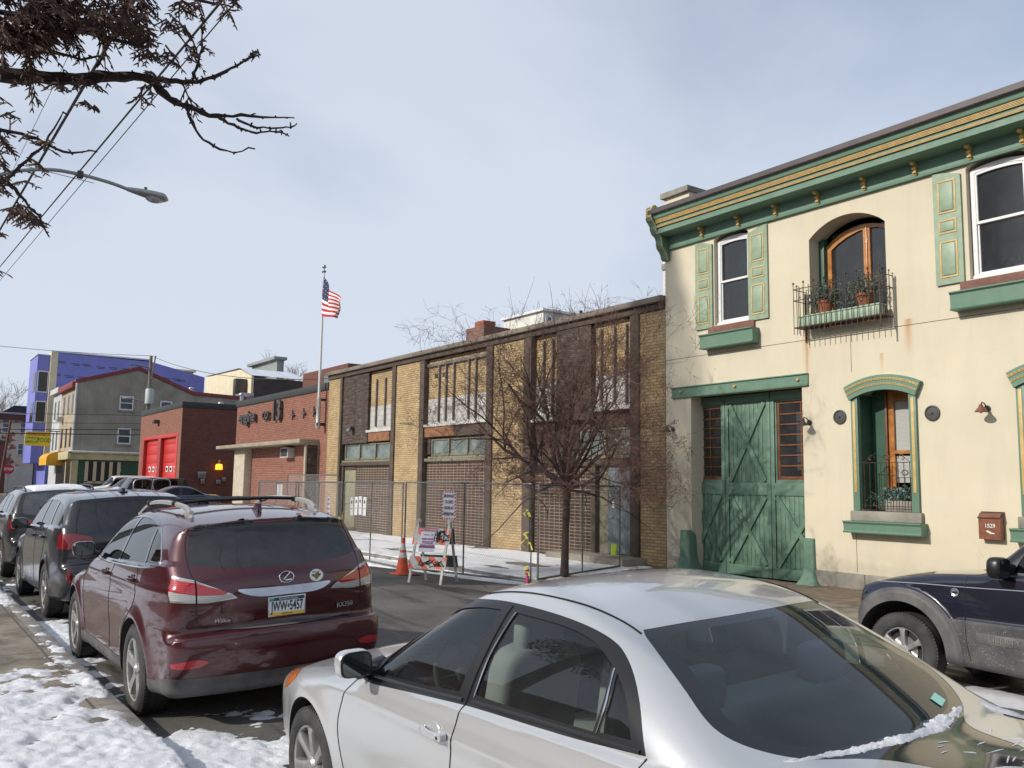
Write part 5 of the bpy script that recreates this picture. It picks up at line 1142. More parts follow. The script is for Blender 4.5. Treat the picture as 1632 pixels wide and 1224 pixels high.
# ================================================================ cream carriage house
Y0 = 14.5
def stucco():
    t = NT('stucco'); v = t.coord()
    c = t.mix(t.ramp(t.noise(.8, 6, .6, v), .35, .72), (.61, .55, .41), (.55, .495, .375))
    c = t.mix(t.ramp(t.noise(1.0, 6, .65, t.coord((2.2, 2.2, .5))), .48, .82, 0, .5), c, (.44, .41, .34))
    sp = t.n('ShaderNodeSeparateXYZ'); t.link(v, sp.inputs[0])
    def rust(xc, w_, z0, z1, col, c):
        a = t.ramp(t.math('ABSOLUTE', t.math('ADD', sp.outputs[0], t.math('ADD', -xc, t.math('MULTIPLY', t.math('SUBTRACT', t.noise(3, 3, .5, v), .5), .06)))), w_, 0, 0, 1)
        b = t.ramp(sp.outputs[2], z0, z1, 0, 1); b2 = t.math('LESS_THAN', sp.outputs[2], z1)
        return t.mix(t.math('MULTIPLY', t.math('MULTIPLY', a, t.math('MULTIPLY', b, b2)), .85), c, col)
    # object coordinates: the wall object sits at the building's root
    c = rust(-10.53+ROOT_X, .040, 3.6, 5.0, (.30, .085, .015), c); c = rust(-10.53+ROOT_X, .12, 3.9, 5.1, (.44, .27, .13), c); c = rust(-8.42+ROOT_X, .10, 4.2, 4.95, (.42, .20, .06), c); c = rust(-8.95+ROOT_X, .05, 4.0, 4.4, (.46, .27, .10), c); c = rust(-12.0+ROOT_X, .25, 2.2, 3.9, (.50, .45, .34), c)
    low = t.ramp(sp.outputs[2], .9, .3, 0, .5); c = t.mix(t.math('MULTIPLY', low, t.ramp(t.noise(2.5, 6, .65, v), .3, .6)), c, (.30, .27, .21))
    vo = t.n('ShaderNodeTexVoronoi', feature='DISTANCE_TO_EDGE'); vo.inputs['Scale'].default_value = .5
    wv = t.n('ShaderNodeVectorMath', operation='ADD'); t.link(v, wv.inputs[0]); nz = t.n('ShaderNodeTexNoise'); nz.inputs['Scale'].default_value = 2.2; nz.inputs['Detail'].default_value = 6; t.link(v, nz.inputs['Vector']); t.link(nz.outputs['Color'], wv.inputs[1]); t.link(wv.outputs[0], vo.inputs['Vector'])
    ck = t.math('MULTIPLY', t.ramp(vo.outputs['Distance'], .0010, .0022, .35, 0), t.ramp(t.noise(.7, 3, .5, v), .52, .62)); c = t.mix(ck, c, (.25, .21, .15))
    sp2 = t.ramp(t.noise(38, 3, .6, v), .70, .76, 0, .35); c = t.mix(sp2, c, (.36, .31, .24)); c = t.mix(t.ramp(t.noise(.45, 4, .5, t.coord((1, 1, 1.6))), .5, .72, 0, .35), c, (.66, .60, .47))
    t.base(c); t.p(Roughness=.92); t.bump(t.math('ADD', t.noise(90, 4, .6, v), t.math('MULTIPLY', t.noise(3, 4, .6, v), 1.5)), .22, .012); MATS['stucco'] = t.m
ROOT_X = 10.0
stucco()
def green_paint():
    t = NT('green_paint'); b_ = t.mix(t.ramp(t.noise(2.2, 7, .65), .35, .7), (.105, .195, .135), (.13, .22, .16))
    b_ = t.mix(t.ramp(t.noise(1.0, 6, .65, t.coord((9, 9, .7))), .52, .80, 0, .32), b_, (.055, .105, .072)); b_ = t.mix(t.ramp(t.noise(5, 8, .75), .60, .72, 0, .4), b_, (.15, .22, .16))
    sp_ = t.math('MULTIPLY', t.ramp(t.noise(46, 4, .65), .655, .68), t.ramp(t.noise(2.6, 3, .6), .48, .60)); b_ = t.mix(sp_, b_, (.10, .075, .05)); t.base(b_)
    t.link(t.ramp(t.noise(6, 4, .6), .3, .7, .42, .68), t.b.inputs['Roughness']); t.bump(t.math('ADD', t.noise(70, 3, .6), t.math('MULTIPLY', t.noise(1.0, 5, .6, t.coord((45, 45, 2))), .8)), .18, .008); MATS['green_paint'] = t.m
green_paint()
mat('green_light', (.27, .355, .245), .5, 0, .22, 7, bump=.08); mat('green_pale', (.33, .44, .32), .5, 0, .2, 6, bump=.08)
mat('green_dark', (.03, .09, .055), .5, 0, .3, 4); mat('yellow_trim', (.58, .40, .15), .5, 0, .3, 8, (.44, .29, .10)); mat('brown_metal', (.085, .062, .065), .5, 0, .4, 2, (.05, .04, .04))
mat('wood_orange', (.50, .21, .05), .35, 0, .45, 5, (.25, .09, .02), .1, 30, coat=.4); mat('wood_brown', (.20, .075, .03), .45, 0, .4, 5, (.10, .04, .02), .1, 30)
mat('white_frame', (.70, .70, .70), .4, 0, .12, 9); mat('brownstone', (.20, .095, .075), .85, 0, .3, 8, bump=.2); mat('stone_grey', (.30, .28, .235), .9, 0, .45, 3, (.17, .16, .14), .35, 25)
mat('iron', (.018, .016, .015), .55, 0, .5, 12, (.10, .045, .02)); mat('terracotta', (.30, .095, .045), .8, 0, .3, 10); mat('soil', (.03, .022, .016), .95)
mat('leaf_grey', (.075, .115, .08), .6, 0, .4, 6, (.13, .17, .13)); mat('leaf_blue', (.055, .12, .11), .55, 0, .4, 6, (.10, .19, .17)); mat('leaf_green', (.05, .11, .03), .55)
mat('copper', (.27, .105, .055), .42, .35, .5, 9, (.16, .06, .04)); mat('bronze', (.10, .085, .065), .5, .5, .5, 14, (.05, .045, .04)); mat('blind', (.60, .59, .56), .8); mat('room_dark', (.02, .02, .021), .9); mat('curtain', (.28, .28, .27), .9)
glass_mat('pane', (.45, .46, .46), ior=1.6, rough=.09, haze=.07); glass_mat('pane_clear', (.85, .86, .86), ior=1.45)
def house():
    bx = root('carriage_house', (-10, Y0, 0), 'two-storey cream stucco carriage house with green and gold cornice', 'building')
    XL, XR, ZT = -14.35, 4.5, 8.22
    wA = arch_pts(-12.86, -11.92, 5.45, 7.36, 7.53); wB = arch_pts(-10.42, -8.80, 5.02, 6.82, 7.14); wC = arch_pts(-7.30, -6.32, 5.45, 7.36, 7.53)
    lA = arch_pts(-9.44, -8.44, 1.56, 3.72, 3.86); lB = arch_pts(-6.52, -5.52, 1.56, 3.72, 3.86); gd = rect(-13.58, -10.66, .10, 3.96)
    mb = MB(); mb.wall([(XL, .05), (-13.58, .05), (-13.58, 3.96), (-10.66, 3.96), (-10.66, .05), (XR, .05), (XR, ZT), (XL, ZT)], [wA, wB, wC, lA, lB], 'y', Y0, .46, MATS['stucco'])
    mb.add([(-13.58, Y0, .05), (-13.58, Y0+.46, .05), (-13.58, Y0+.46, 3.96), (-13.58, Y0, 3.96)], [(0, 1, 2, 3)], MATS['stucco']); mb.add([(-10.66, Y0, .05), (-10.66, Y0+.46, .05), (-10.66, Y0+.46, 3.96), (-10.66, Y0, 3.96)], [(0, 1, 2, 3)], MATS['stucco']); mb.add([(-13.58, Y0, 3.96), (-10.66, Y0, 3.96), (-10.66, Y0+.46, 3.96), (-13.58, Y0+.46, 3.96)], [(0, 1, 2, 3)], MATS['stucco'])
    # side and back
    mb.add([(XL, Y0, .05), (XL, 30, .05), (XL, 30, ZT-.3), (XL, Y0, ZT)], [(0, 1, 2, 3)], MATS['stucco']); mb.add([(XR, Y0, .05), (XR, 30, .05), (XR, 30, ZT-.3), (XR, Y0, ZT)], [(0, 1, 2, 3)], MATS['stucco']); mb.add([(XL, 30, .05), (XR, 30, .05), (XR, 30, ZT-.3), (XL, 30, ZT-.3)], [(0, 1, 2, 3)], MATS['stucco'])
    wall = mb.build('wall', bx)
    mb = MB()   # scored joints
    for z in (4.84,): mb.box(XL, XR, Y0-.003, Y0+.001, z-.006, z+.006, MATS['joint'])
    for x in (-9.565, -3.4): mb.box(x-.005, x+.005, Y0-.003, Y0+.001, .45, 1.15, MATS['joint'])
    mb.box(-9.57, -9.56, Y0-.003, Y0+.001, 4.12, 4.834, MATS['joint']); mb.build('joint_line', bx)
    mb = MB(); mb.add([(XL, Y0+.1, ZT), (XR, Y0+.1, ZT), (XR, 30, ZT-.3), (XL, 30, ZT-.3)], [(0, 1, 2, 3)], MATS['brown_metal']); mb.build('roof', bx)
    mb = MB()
    x = -10.55
    for L in (1.15, .98, 1.2, 1.05, 1.2, .9, 1.2, 1.2, 1.1, 1.2, 1.2, 1.2, 1.2): mb.box(x+.005, x+L-.005, Y0-.035, Y0+.1, .02, .43, MATS['stone_grey'], .01); x += L
    mb.build('base_course', bx)
    # cornice
    G, GL, YT, BM = MATS['green_paint'], MATS['green_light'], MATS['yellow_trim'], MATS['brown_metal']
    pf = [(0, 7.42), (-.07, 7.42), (-.075, 7.45), (-.05, 7.47), (-.05, 7.70), (-.40, 7.73), (-.42, 7.735), (-.42, 7.865)]
    pf += [(-.45, 7.872), (-.45, 7.96), (-.47, 7.965), (-.47, 8.02), (-.53, 8.06), (-.55, 8.14), (-.56, 8.15), (0, 8.16)]
    cn = MB(); P = [(Y0+a, b) for a, b in pf]; cn.prism(P, 'x', XL+.12, XR, G); co = cn.build('cornice', bx)
    mb = MB()
    for k in range(3): z = 7.868+k*.016; mb.tube([(XL+.12, Y0-.452, z), (XR, Y0-.452, z)], .0075, 6, YT)
    mb.build('gold_moulding', co)
    mb = MB()
    for k in range(5): z = 7.965+k*.022; mb.tube([(XL+.12, Y0-.478-.006*k, z), (XR, Y0-.478-.006*k, z)], .011, 6, YT)
    mb.build('gold_moulding', co)
    mb = MB(); mb.prism([(Y0-.60, 8.15), (Y0-.62, 8.17), (Y0-.62, 8.27), (Y0-.58, 8.29), (Y0+.12, 8.29), (Y0+.12, 8.15)], 'x', XL+.05, XR, BM); mb.build('gutter', co)
    for px, py in ((1115, 355), (1173, 338), (1232, 320), (1299, 300), (1373, 278), (1454, 252), (1541, 224), (1625, 200)):
        x = at_y(px, py, 14.35).x; mb = MB()
        mb.prism([(Y0-.05, 7.47), (Y0-.075, 7.47), (Y0-.09, 7.50), (Y0-.075, 7.53), (Y0-.11, 7.56), (Y0-.13, 7.60), (Y0-.10, 7.64), (Y0-.17, 7.645), (Y0-.20, 7.68), (Y0-.19, 7.72), (Y0-.05, 7.72)], 'x', x-.022, x+.022, YT)
        for yy, zz, rr in ((-.10, 7.52, .020), (-.115, 7.59, .022), (-.17, 7.68, .028)): mb.lathe([(0, -.034), (rr, -.034), (rr, .034), (0, .034)], (x, Y0+yy, zz), 'x', 12, YT)
        mb.build('corbel', co)
    # big scrolled end bracket
    prof = [(0, 7.18), (-.06, 7.18), (-.10, 7.22), (-.12, 7.30), (-.17, 7.38), (-.24, 7.44), (-.27, 7.52), (-.27, 7.62), (-.31, 7.70), (-.41, 7.76), (-.46, 7.84), (-.47, 7.92), (-.52, 7.99), (-.58, 8.04), (-.60, 8.10), (-.60, 8.30), (-.57, 8.36), (-.50, 8.39), (-.42, 8.37), (-.38, 8.32), (0, 8.32)]
    mb = MB(); mb.prism([(Y0+a, b) for a, b in prof], 'x', XL-.02, XL+.16, G)
    br = mb.build('end_bracket', bx)
    mb = MB()
    for xx in (XL-.02, XL+.16): mb.tube([(xx, Y0+a-.002, b) for a, b in prof[1:15]], .012, 6, YT)
    mb.box(XL-.015, XL+.155, Y0-.612, Y0-.59, 8.11, 8.30, YT, .004); mb.lathe([(0, -.006), (.09, -.006), (.105, .17), (0, .17)], (XL, Y0-.49, 8.30), 'x', 20, YT, a0=0, a1=PI*2); mb.build('gold_edging', br)
    mb = MB(); mb.box(XL-.16, XL+.0, Y0-.10, Y0+.6, 7.56, 7.64, MATS['green_pale'], .01); mb.build('side_ledge', bx)
    # upper sash windows with shutters and flower boxes
    def sash(x0, x1, z0, zs, za):
        n = MB(); y = Y0+.10; fw = .06; wf = MATS['white_frame']
        za = zs+.035; zs = zs-.03; o_ = arch_pts(x0+.02, x1-.02, z0, zs, za); i_ = arch_pts(x0+.09, x1-.09, z0+.09, zs-.06, za-.07)
        n.wall(o_, [i_], 'y', y, .05, wf); n.box(x0+.02, x1-.02, y-.05, y+.06, z0-.02, z0+.06, wf, .008)
        w = n.build('window', bx)
        zm = z0+(za-z0)*.49
        for za_, zb_, yy in ((zm-.01, za-.08, y+.03), (z0+.06, zm+.03, y+.055)):
            n = MB(); a0, a1 = x0+.075, x1-.075
            if za_ > z0+.3: n.wall(arch_pts(a0, a1, za_, zs-.04, zb_), [arch_pts(a0+.045, a1-.045, za_+.045, zs-.09, zb_-.05)], 'y', yy-.02, .04, wf)
            else: n.wall(rect(a0, a1, za_, zb_), [rect(a0+.045, a1-.045, za_+.06, zb_-.045)], 'y', yy-.02, .04, wf)
            n.build('sash', w)
        n = MB(); n.add([(x0+.1, y+.06, z0+.08), (x1-.1, y+.06, z0+.08), (x1-.1, y+.06, za-.06), (x0+.1, y+.06, za-.06)], [(0, 1, 2, 3)], MATS['pane']); n.build('pane', w)
        n = MB(); n.box(x0-.2, x1+.2, y+.5, y+2.2, z0-.4, za+.4, MATS['room_dark']); n.f = n.f[:0]+[f for f in n.f]; n.build('room', w)
        n = MB(); n.box(x0-.16, x1+.16, Y0-.05, Y0+.10, z0-.19, z0-.02, MATS['brownstone'], .012); n.build('sill', w)
        n = MB(); b0, b1, zb = x0-.24, x1+.26, z0-.52
        n.prism([(Y0-.24, zb), (Y0-.25, zb+.02), (Y0-.22, zb+.05), (Y0-.23, zb+.26), (Y0-.27, zb+.29), (Y0-.27, zb+.31), (Y0-.012, zb+.31), (Y0-.012, zb)], 'x', b0, b1, MATS['green_paint']); n.build('flower_box', bx)
        return w
    def shutter(x0, x1, z0, z1, lean):
        n = MB(); y = Y0-.045
        top = [(x0, z1-(.0 if lean < 0 else .09)), ]
        pl = [(x0, z0), (x1, z0), (x1, z1+(.10 if lean < 0 else 0)), (x1-.12*(x1-x0)*0, z1+(.10 if lean < 0 else 0))]
        q = [];
        for i in range(7):
            t = i/6; xx = x1+(x0-x1)*t; dz = .10*math.sin(t*PI/2) if lean < 0 else .10*math.sin((1-t)*PI/2); q.append((xx, z1+dz))
        n.prism([(x0, z0), (x1, z0)]+q, 'y', y, Y0-.010, MATS['green_light']); s = n.build('shutter', bx)
        H = z1-z0
        for a, b in ((.06, .40), (.47, .60), (.66, .97)):
            n = MB(); za_, zb_ = z0+H*a, z0+H*b; ax, bx_ = x0+.085, x1-.085
            for (p, q_, r_, s_) in ((ax, bx_, za_, za_+.028), (ax, bx_, zb_-.028, zb_), (ax, ax+.028, za_+.028, zb_-.028), (bx_-.028, bx_, za_+.028, zb_-.028)): n.box(p, q_, y-.010, y+.004, r_, s_, MATS['yellow_trim'], .003)
            n.box(ax+.045, bx_-.045, y-.014, y+.002, za_+.045, zb_-.045, MATS['green_light'], .006); n.build('shutter_panel', s)
    sash(-12.86, -11.92, 5.45, 7.36, 7.53); shutter(-13.38, -12.89, 5.41, 7.28, -1); shutter(-11.90, -11.40, 5.41, 7.28, 1)
    w2 = sash(-7.30, -6.32, 5.45, 7.36, 7.53); shutter(-7.86, -7.38, 5.43, 7.30, -1); shutter(-6.24, -5.75, 5.43, 7.30, 1)
    n = MB(); rn = random.Random(9)
    for k in range(90):
        c_ = Vector((-6.62+rn.gauss(0, .13), Y0+.30+rn.uniform(-.05, .08), 5.72+rn.gauss(0, .07))); leaf(n, c_, .045, rn, MATS['leaf_green'])
    n.box(-6.70, -6.54, Y0+.22, Y0+.36, 5.50, 5.62, MATS['terracotta'], .01); o = n.build('potted_plant', None, loc=(-6.62, Y0+.3, 5.5)); tagp(o, 'small green pot plant behind the glass of the right upper window', 'plant')
    # balcony doors
    n = MB(); y = Y0+.40; WO = MATS['wood_orange']
    n.wall(arch_pts(-10.30, -8.78, 5.02, 6.72, 7.00), [arch_pts(-10.20, -9.50, 5.12, 6.63, 6.90)[:2]+[(-9.50, 6.90), (-9.62, 6.885), (-9.85, 6.82), (-10.05, 6.73), (-10.20, 6.63)], [(-9.36, 5.12), (-8.86, 5.12), (-8.86, 6.72), (-9.0, 6.80), (-9.2, 6.88), (-9.36, 6.90)]], 'y', y, .06, WO)
    n.box(-9.45, -9.41, y-.025, y-.002, 5.10, 6.92, WO, .006); d = n.build('balcony_door', bx)
    n = MB(); n.add([(-10.2, y+.04, 5.1), (-8.8, y+.04, 5.1), (-8.8, y+.04, 6.95), (-10.2, y+.04, 6.95)], [(0, 1, 2, 3)], MATS['pane']); n.build('pane', d)
    n = MB(); n.box(-10.7, -8.5, y+.5, y+2.4, 4.9, 7.2, MATS['room_dark']); n.build('room', d)
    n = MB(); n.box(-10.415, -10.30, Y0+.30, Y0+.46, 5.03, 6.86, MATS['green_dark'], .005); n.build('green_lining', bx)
    # lower windows with surrounds
    def low(x0, x1, name='low_window'):
        G = MATS['green_paint']; n = MB(); o_ = arch_pts(x0-.13, x1+.13, 1.74, 3.80, 3.95); i_ = arch_pts(x0+.003, x1-.003, 1.74, 3.70, 3.845)
        n.wall(o_[:2]+o_[2:], [[(p[0], p[1]+.0) for p in i_][::1]], 'y', Y0-.055, .055, G) if False else None
        for a, b in ((x0-.13, x0+.004), (x1-.004, x1+.13)): n.box(a, b, Y0-.055, Y0-.003, 1.565, 3.74, G, .006)
        s = n.build('window_surround', bx)
        for a, b in ((x0-.095, x0-.04), (x1+.04, x1+.095)): n = MB(); n.box(a, b, Y0-.064, Y0-.052, 1.90, 3.55, MATS['yellow_trim'], .003); n.build('gold_strip', s)
        c = (x0+x1)/2; w = (x1-x0)/2+.20; h = .17; Rr = (w*w+h*h)/(2*h); am = math.asin(w/Rr)
        def arc(dz, yy, r, m, mb_, k=26): mb_.tube([(c+(Rr+dz)*math.sin(q), yy, 3.92+h*0+dz-Rr+ (Rr+dz)*math.cos(q)-dz + .0) for q in np.linspace(-am, am, k)], r, 6, m)
        n = MB(); k = 22; top = [(c+(Rr+.10)*math.sin(q), 3.86-Rr+(Rr+.10)*math.cos(q)+.04) for q in np.linspace(am, -am, k)]; bot = [(c+(Rr-.13)*math.sin(q), 3.86-Rr+(Rr-.13)*math.cos(q)) for q in np.linspace(-am, am, k)]
        n.prism(bot+top, 'y', Y0-.10, Y0-.004, G); hd = n.build('window_hood', s)
        n = MB()
        for dz, r_ in ((.035, .009), (.057, .009), (-.055, .008), (-.036, .006)):
            pts = [(c+(Rr+dz)*math.sin(q), Y0-.105, 3.88-Rr+(Rr+dz)*math.cos(q)) for q in np.linspace(-am, am, 80)]; n.tube(pts, [r_*(1+.35*math.sin(i*1.9)) for i in range(80)], 6, MATS['yellow_trim'])
        n.build('rope_moulding', hd)
        n = MB(); y = Y0+.44
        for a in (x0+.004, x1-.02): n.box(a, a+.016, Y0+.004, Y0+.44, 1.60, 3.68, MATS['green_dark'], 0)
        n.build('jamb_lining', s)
        n = MB(); WO = MATS['wood_orange']; a, b = x0+.34, x1-.05
        n.wall(rect(x0+.02, x1-.02, 1.58, 3.84), [rect(a+.085, b-.085, 2.66, 3.56), rect(a+.085, b-.085, 1.80, 2.60)], 'y', y-.02, .04, WO); n.box(a-.06, a-.02, y-.07, y-.018, 1.6, 3.75, MATS['wood_brown'], .006); n.box(b-.03, b+.01, y-.07, y-.018, 1.6, 3.75, MATS['wood_brown'], .006)
        n.box(x0+.02, a-.06, y-.05, y-.02, 1.6, 3.8, MATS['green_dark']); w_ = n.build('window', bx)
        n = MB()
        z = 3.56
        while z > 2.60: n.box(a+.06, b-.06, y+.035, y+.04, z-.022, z, MATS['blind']); z -= .024
        z = 2.56
        while z > 2.10: n.box(a+.06, b-.06, y+.035, y+.04, z-.022, z, MATS['blind']); z -= .024
        n.build('blind', w_)
        n = MB(); n.add([(a+.05, y+.028, 1.75), (b-.05, y+.028, 1.75), (b-.05, y+.028, 3.60), (a+.05, y+.028, 3.60)], [(0, 1, 2, 3)], MATS['pane_clear']); n.build('pane', w_)
        n = MB(); n.box(x0-.2, x1+.2, y+.3, y+1.5, 1.2, 4.2, MATS['room_dark']); n.build('room', w_)
        n = MB(); n.box(x0-.18, x1+.18, Y0-.09, Y0+.46, 1.385, 1.562, MATS['stone_grey'], .012); n.build('sill', bx)
        n = MB(); n.prism([(Y0-.23, 1.17), (Y0-.24, 1.19), (Y0-.21, 1.22), (Y0-.22, 1.33), (Y0-.25, 1.365), (Y0-.25, 1.383), (Y0-.012, 1.383), (Y0-.012, 1.17)], 'x', x0-.24, x1+.24, MATS['green_paint']); n.build('flower_box', bx)
        # low iron guard
        n = MB(); yy = Y0+.02; I = MATS['iron']
        n.tube([(x0+.03, yy, 1.66), (x1-.03, yy, 1.66)], .007, 6, I); n.tube([(x0+.03, yy, 2.43), (x1-.03, yy, 2.43)], .007, 6, I)
        for k in range(9): xx = x0+.06+(x1-x0-.12)*k/8; n.tube([(xx, yy, 1.58), (xx, yy, 2.43)], .007, 5, I)
        for sg, xc in ((1, x0+.20), (-1, x1-.20), (1, c-.02), (-1, c+.02)):
            pts = [(xc+sg*(.13-.012*q)*math.cos(q*.55)*.6, yy, 2.50+(.09-.008*q)*math.sin(q*.55)) for q in range(12)]; n.tube(pts, .007, 5, I)
        n.tube([(x0+.05, yy, 2.44), (x0+.30, yy, 2.60), (c, yy, 2.47), (x1-.30, yy, 2.60), (x1-.05, yy, 2.44)], .005, 5, I)
        n.build('iron_guard', bx)
    low(-9.44, -8.44); low(-6.52, -5.52)
    # garage opening: beam, doors, guards
    n = MB(); n.prism([(Y0-.05, 3.94), (Y0-.055, 3.97), (Y0-.03, 3.985), (Y0-.03, 4.15), (Y0-.06, 4.165), (Y0-.06, 4.185), (Y0+.02, 4.185), (Y0+.02, 3.94)], 'x', -14.14, -10.50, MATS['green_paint']); bm_ = n.build('lintel_beam', bx)
    for x in (-13.85, -12.30, -10.72): n = MB(); n.lathe([(0, -.03), (.022, -.028), (.034, -.01), (.036, .012)], (x, Y0-.045, 4.07), 'y', 12, MATS['yellow_trim']); n.build('bolt', bm_)
    door_y = Y0+.36
    def leaf_door(x0, x1, window, ncross, hinge=None):
        G = MATS['green_paint']; n = MB(); y = door_y; z0, z1 = .13, 3.93
        wz0, wz1 = 2.12, 3.72
        holes = [rect(x0+.14, x1-.10, wz0, wz1)] if window else []
        n.wall(rect(x0+.006, x1-.006, z0, z1), holes, 'y', y, .05, G)
        # boards (recessed field is scored by grooves), frame rails proud
        f = .035
        n.box(x0+.006, x0+.10, y-f, y-.001, z0, z1, G, .006); n.box(x1-.10, x1-.006, y-f, y-.001, z0, z1, G, .006)
        for a, b in ((z0, z0+.22), (1.80, 2.06), (3.76, 3.93)): n.box(x0+.10, x1-.10, y-f, y-.001, a, b, G, .006)
        d = n.build('garage_door', bx)
        n = MB(); fields = [(z0+.22, 1.80)]+([] if window else [(2.06, 3.76)])
        for a, b in fields:
            xx = x0+.10; k = max(3, int(round((x1-x0-.2)/.11))); w_ = (x1-x0-.2)/k
            for i in range(k): n.box(xx+i*w_+.004, xx+(i+1)*w_-.004, y-.010, y-.0005, a+.002, b-.002, G, .003)
        n.build('door_board', d)
        for a, b in fields:
            n = MB(); A, B = x0+.105, x1-.105; L = math.hypot(B-A, b-a); wv = .052
            for sg in (1, -1):
                p, q = (Vector((A+.04, y-.05, a+.03)), Vector((B-.04, y-.05, b-.03))) if sg == 1 else (Vector((A+.04, y-.044, b-.03)), Vector((B-.04, y-.044, a+.03)))
                dd = (q-p).normalized(); pr = Vector((-dd.z, 0, dd.x))*wv; vs = []
                for yy in (0, .036):
                    for c_ in (p+pr, p-pr, q-pr, q+pr): vs.append((c_.x, c_.y+yy, c_.z))
                n.add(vs, [(0, 1, 2, 3), (4, 5, 6, 7), (0, 1, 5, 4), (1, 2, 6, 5), (2, 3, 7, 6), (3, 0, 4, 7)], G)
            n.build('cross_brace', d)
        if window:
            n = MB(); W_ = MATS['wood_brown']; a, b = x0+.14, x1-.10; yy = y+.0
            n.wall(rect(a, b, wz0, wz1), [rect(a+.055, b-.04, wz0+.07, wz1-.05)], 'y', yy+.02, .04, W_)
            for k in range(1, 7): z = wz0+.07+(wz1-wz0-.12)*k/7; n.box(a+.05, b-.035, yy+.022, yy+.05, z-.013, z+.013, W_)
            n.box((a+b)/2-.012+.05, (a+b)/2+.012+.05, yy+.025, yy+.05, wz0+.07, wz1-.05, W_); s = n.build('door_window', d)
            n = MB(); n.add([(a, yy+.045, wz0), (b, yy+.045, wz0), (b, yy+.045, wz1), (a, yy+.045, wz1)], [(0, 1, 2, 3)], MATS['pane']); n.build('pane', s)
            n = MB(); n.box(a+.25*(b-a), b-.1, yy+.30, yy+.32, wz0+.2, wz1-.2, MATS['curtain']); n.build('curtain', s)
    xs_ = [-13.60, -12.50, -11.45, -10.45]
    xs_ = [at_y(1099, 700, door_y).x, at_y(1156.5, 700, door_y).x, at_y(1229, 700, door_y).x, -10.55]
    leaf_door(xs_[0], xs_[1], True, 1); leaf_door(xs_[1], xs_[2], False, 2); leaf_door(xs_[2], xs_[3]+.15, True, 1)
    n = MB(); n.box(-13.6, -10.6, door_y+.6, door_y+.65, .1, 4.2, MATS['room_dark']); n.build('garage_interior', bx)
    for xc, sg in ((-13.70, 1), (-10.58, -1)):
        n = MB(); kq = 1.0 if sg > 0 else .86; rings = []; zz = [.06, .12, .18, .26, .36, .50, .80, 1.0, 1.01]; hw = [.31, .295, .25, .20, .165, .15, .145, .14, .13]
        V = []
        for z, h_ in zip(zz, hw):
            for i in range(20):
                a = 2*PI*i/20; cx_, sy_ = math.cos(a), math.sin(a); V.append((xc-.02*sg+h_*kq*math.copysign(abs(cx_)**.38, cx_), Y0+.02+(1-kq)*.3+h_*1.05*math.copysign(abs(sy_)**.38, sy_)+.02, z))
        n.add(V, [(i*20+j, i*20+(j+1) % 20, (i+1)*20+(j+1) % 20, (i+1)*20+j) for i in range(8) for j in range(20)]+[tuple(8*20+j for j in range(20))], MATS['green_paint'], True); n.build('wheel_guard', bx)
    # roof furniture behind
    n = MB(); n.box(at_y(1077, 312, 16).x, at_y(1116, 312, 16).x, 15.6, 16.4, 8.0, at_y(1100, 308, 16).z-.12, MATS['stucco']); n.box(at_y(1074, 312, 16).x, at_y(1118, 312, 16).x, 15.5, 16.5, at_y(1100, 308, 16).z-.12, at_y(1100, 307, 16).z, MATS['stone_grey']); n.build('roof_parapet', bx)
    return bx
def leaf(n, c, s, rn, m):
    d = Vector((rn.gauss(0, 1), rn.gauss(0, 1), rn.gauss(.3, 1))).normalized(); a = d.orthogonal().normalized(); b = d.cross(a); q = rn.uniform(0, 6.28); u = a*math.cos(q)+b*math.sin(q)
    n.add([c-u*s*.28, c+d*s*.5, c+u*s*.28, c-d*s*.5], [(0, 1, 2, 3)], m)
mat('joint', (.16, .14, .11), .95)
house()
def side_lamp(x, z, m, label, k=1.0):
    r = root('wall_lamp', (x, Y0, z), label, 'lamp', 'gooseneck lamps on the cream wall')
    n = MB(); n.lathe([(0, -.005), (.052, -.005), (.055, -.02), (.035, -.04), (0, -.045)], (x, Y0, z), 'y', 18, MATS['bronze']); n.build('mount', r)
    n = MB(); n.tube([(x, Y0-.03, z), (x, Y0-.09, z+.075), (x, Y0-.17, z+.09), (x, Y0-.21, z+.05)], .011, 8, MATS['bronze']); n.build('arm', r)
    n = MB(); n.lathe([(.018, .06), (.03, .045), (.04, .01), (.095, -.055), (.10, -.065), (.092, -.06), (.035, .0)], (x, Y0-.21, z), 'z', 22, m); n.build('shade', r)
    n = MB(); n.ball((x, Y0-.21, z-.05), .032, MATS['lamp_white'], 12, 1, 1, 1.3); n.build('bulb', r)
side_lamp(-14.12, 3.24, MATS['bronze'], 'grey-green wall lamp left of the green garage doors'); side_lamp(-10.50, 3.22, MATS['bronze'], 'grey-green wall lamp just right of the green garage doors'); side_lamp(-7.12, 3.28, MATS['copper'], 'wall lamp with a copper shade above the mailbox')
for x, z, lb in ((-9.83, 3.29, 'round dark iron wall plate left of the lower window'), (-8.04, 3.26, 'round dark iron wall plate right of the lower window')):
    n = MB(); n.lathe([(0, -.040), (.012, -.040), (.018, -.030), (.020, -.022), (.10, -.018), (.115, -.032), (.132, -.028), (.135, -.004), (0, -.004)], (x, Y0, z), 'y', 32, mat('iron_plate', (.075, .078, .075), .55, .3, .4, 9)); o = n.build('anchor_plate', None, loc=(x, Y0, z)); tagp(o, lb, 'wall plate', 'round iron plates on the cream wall')
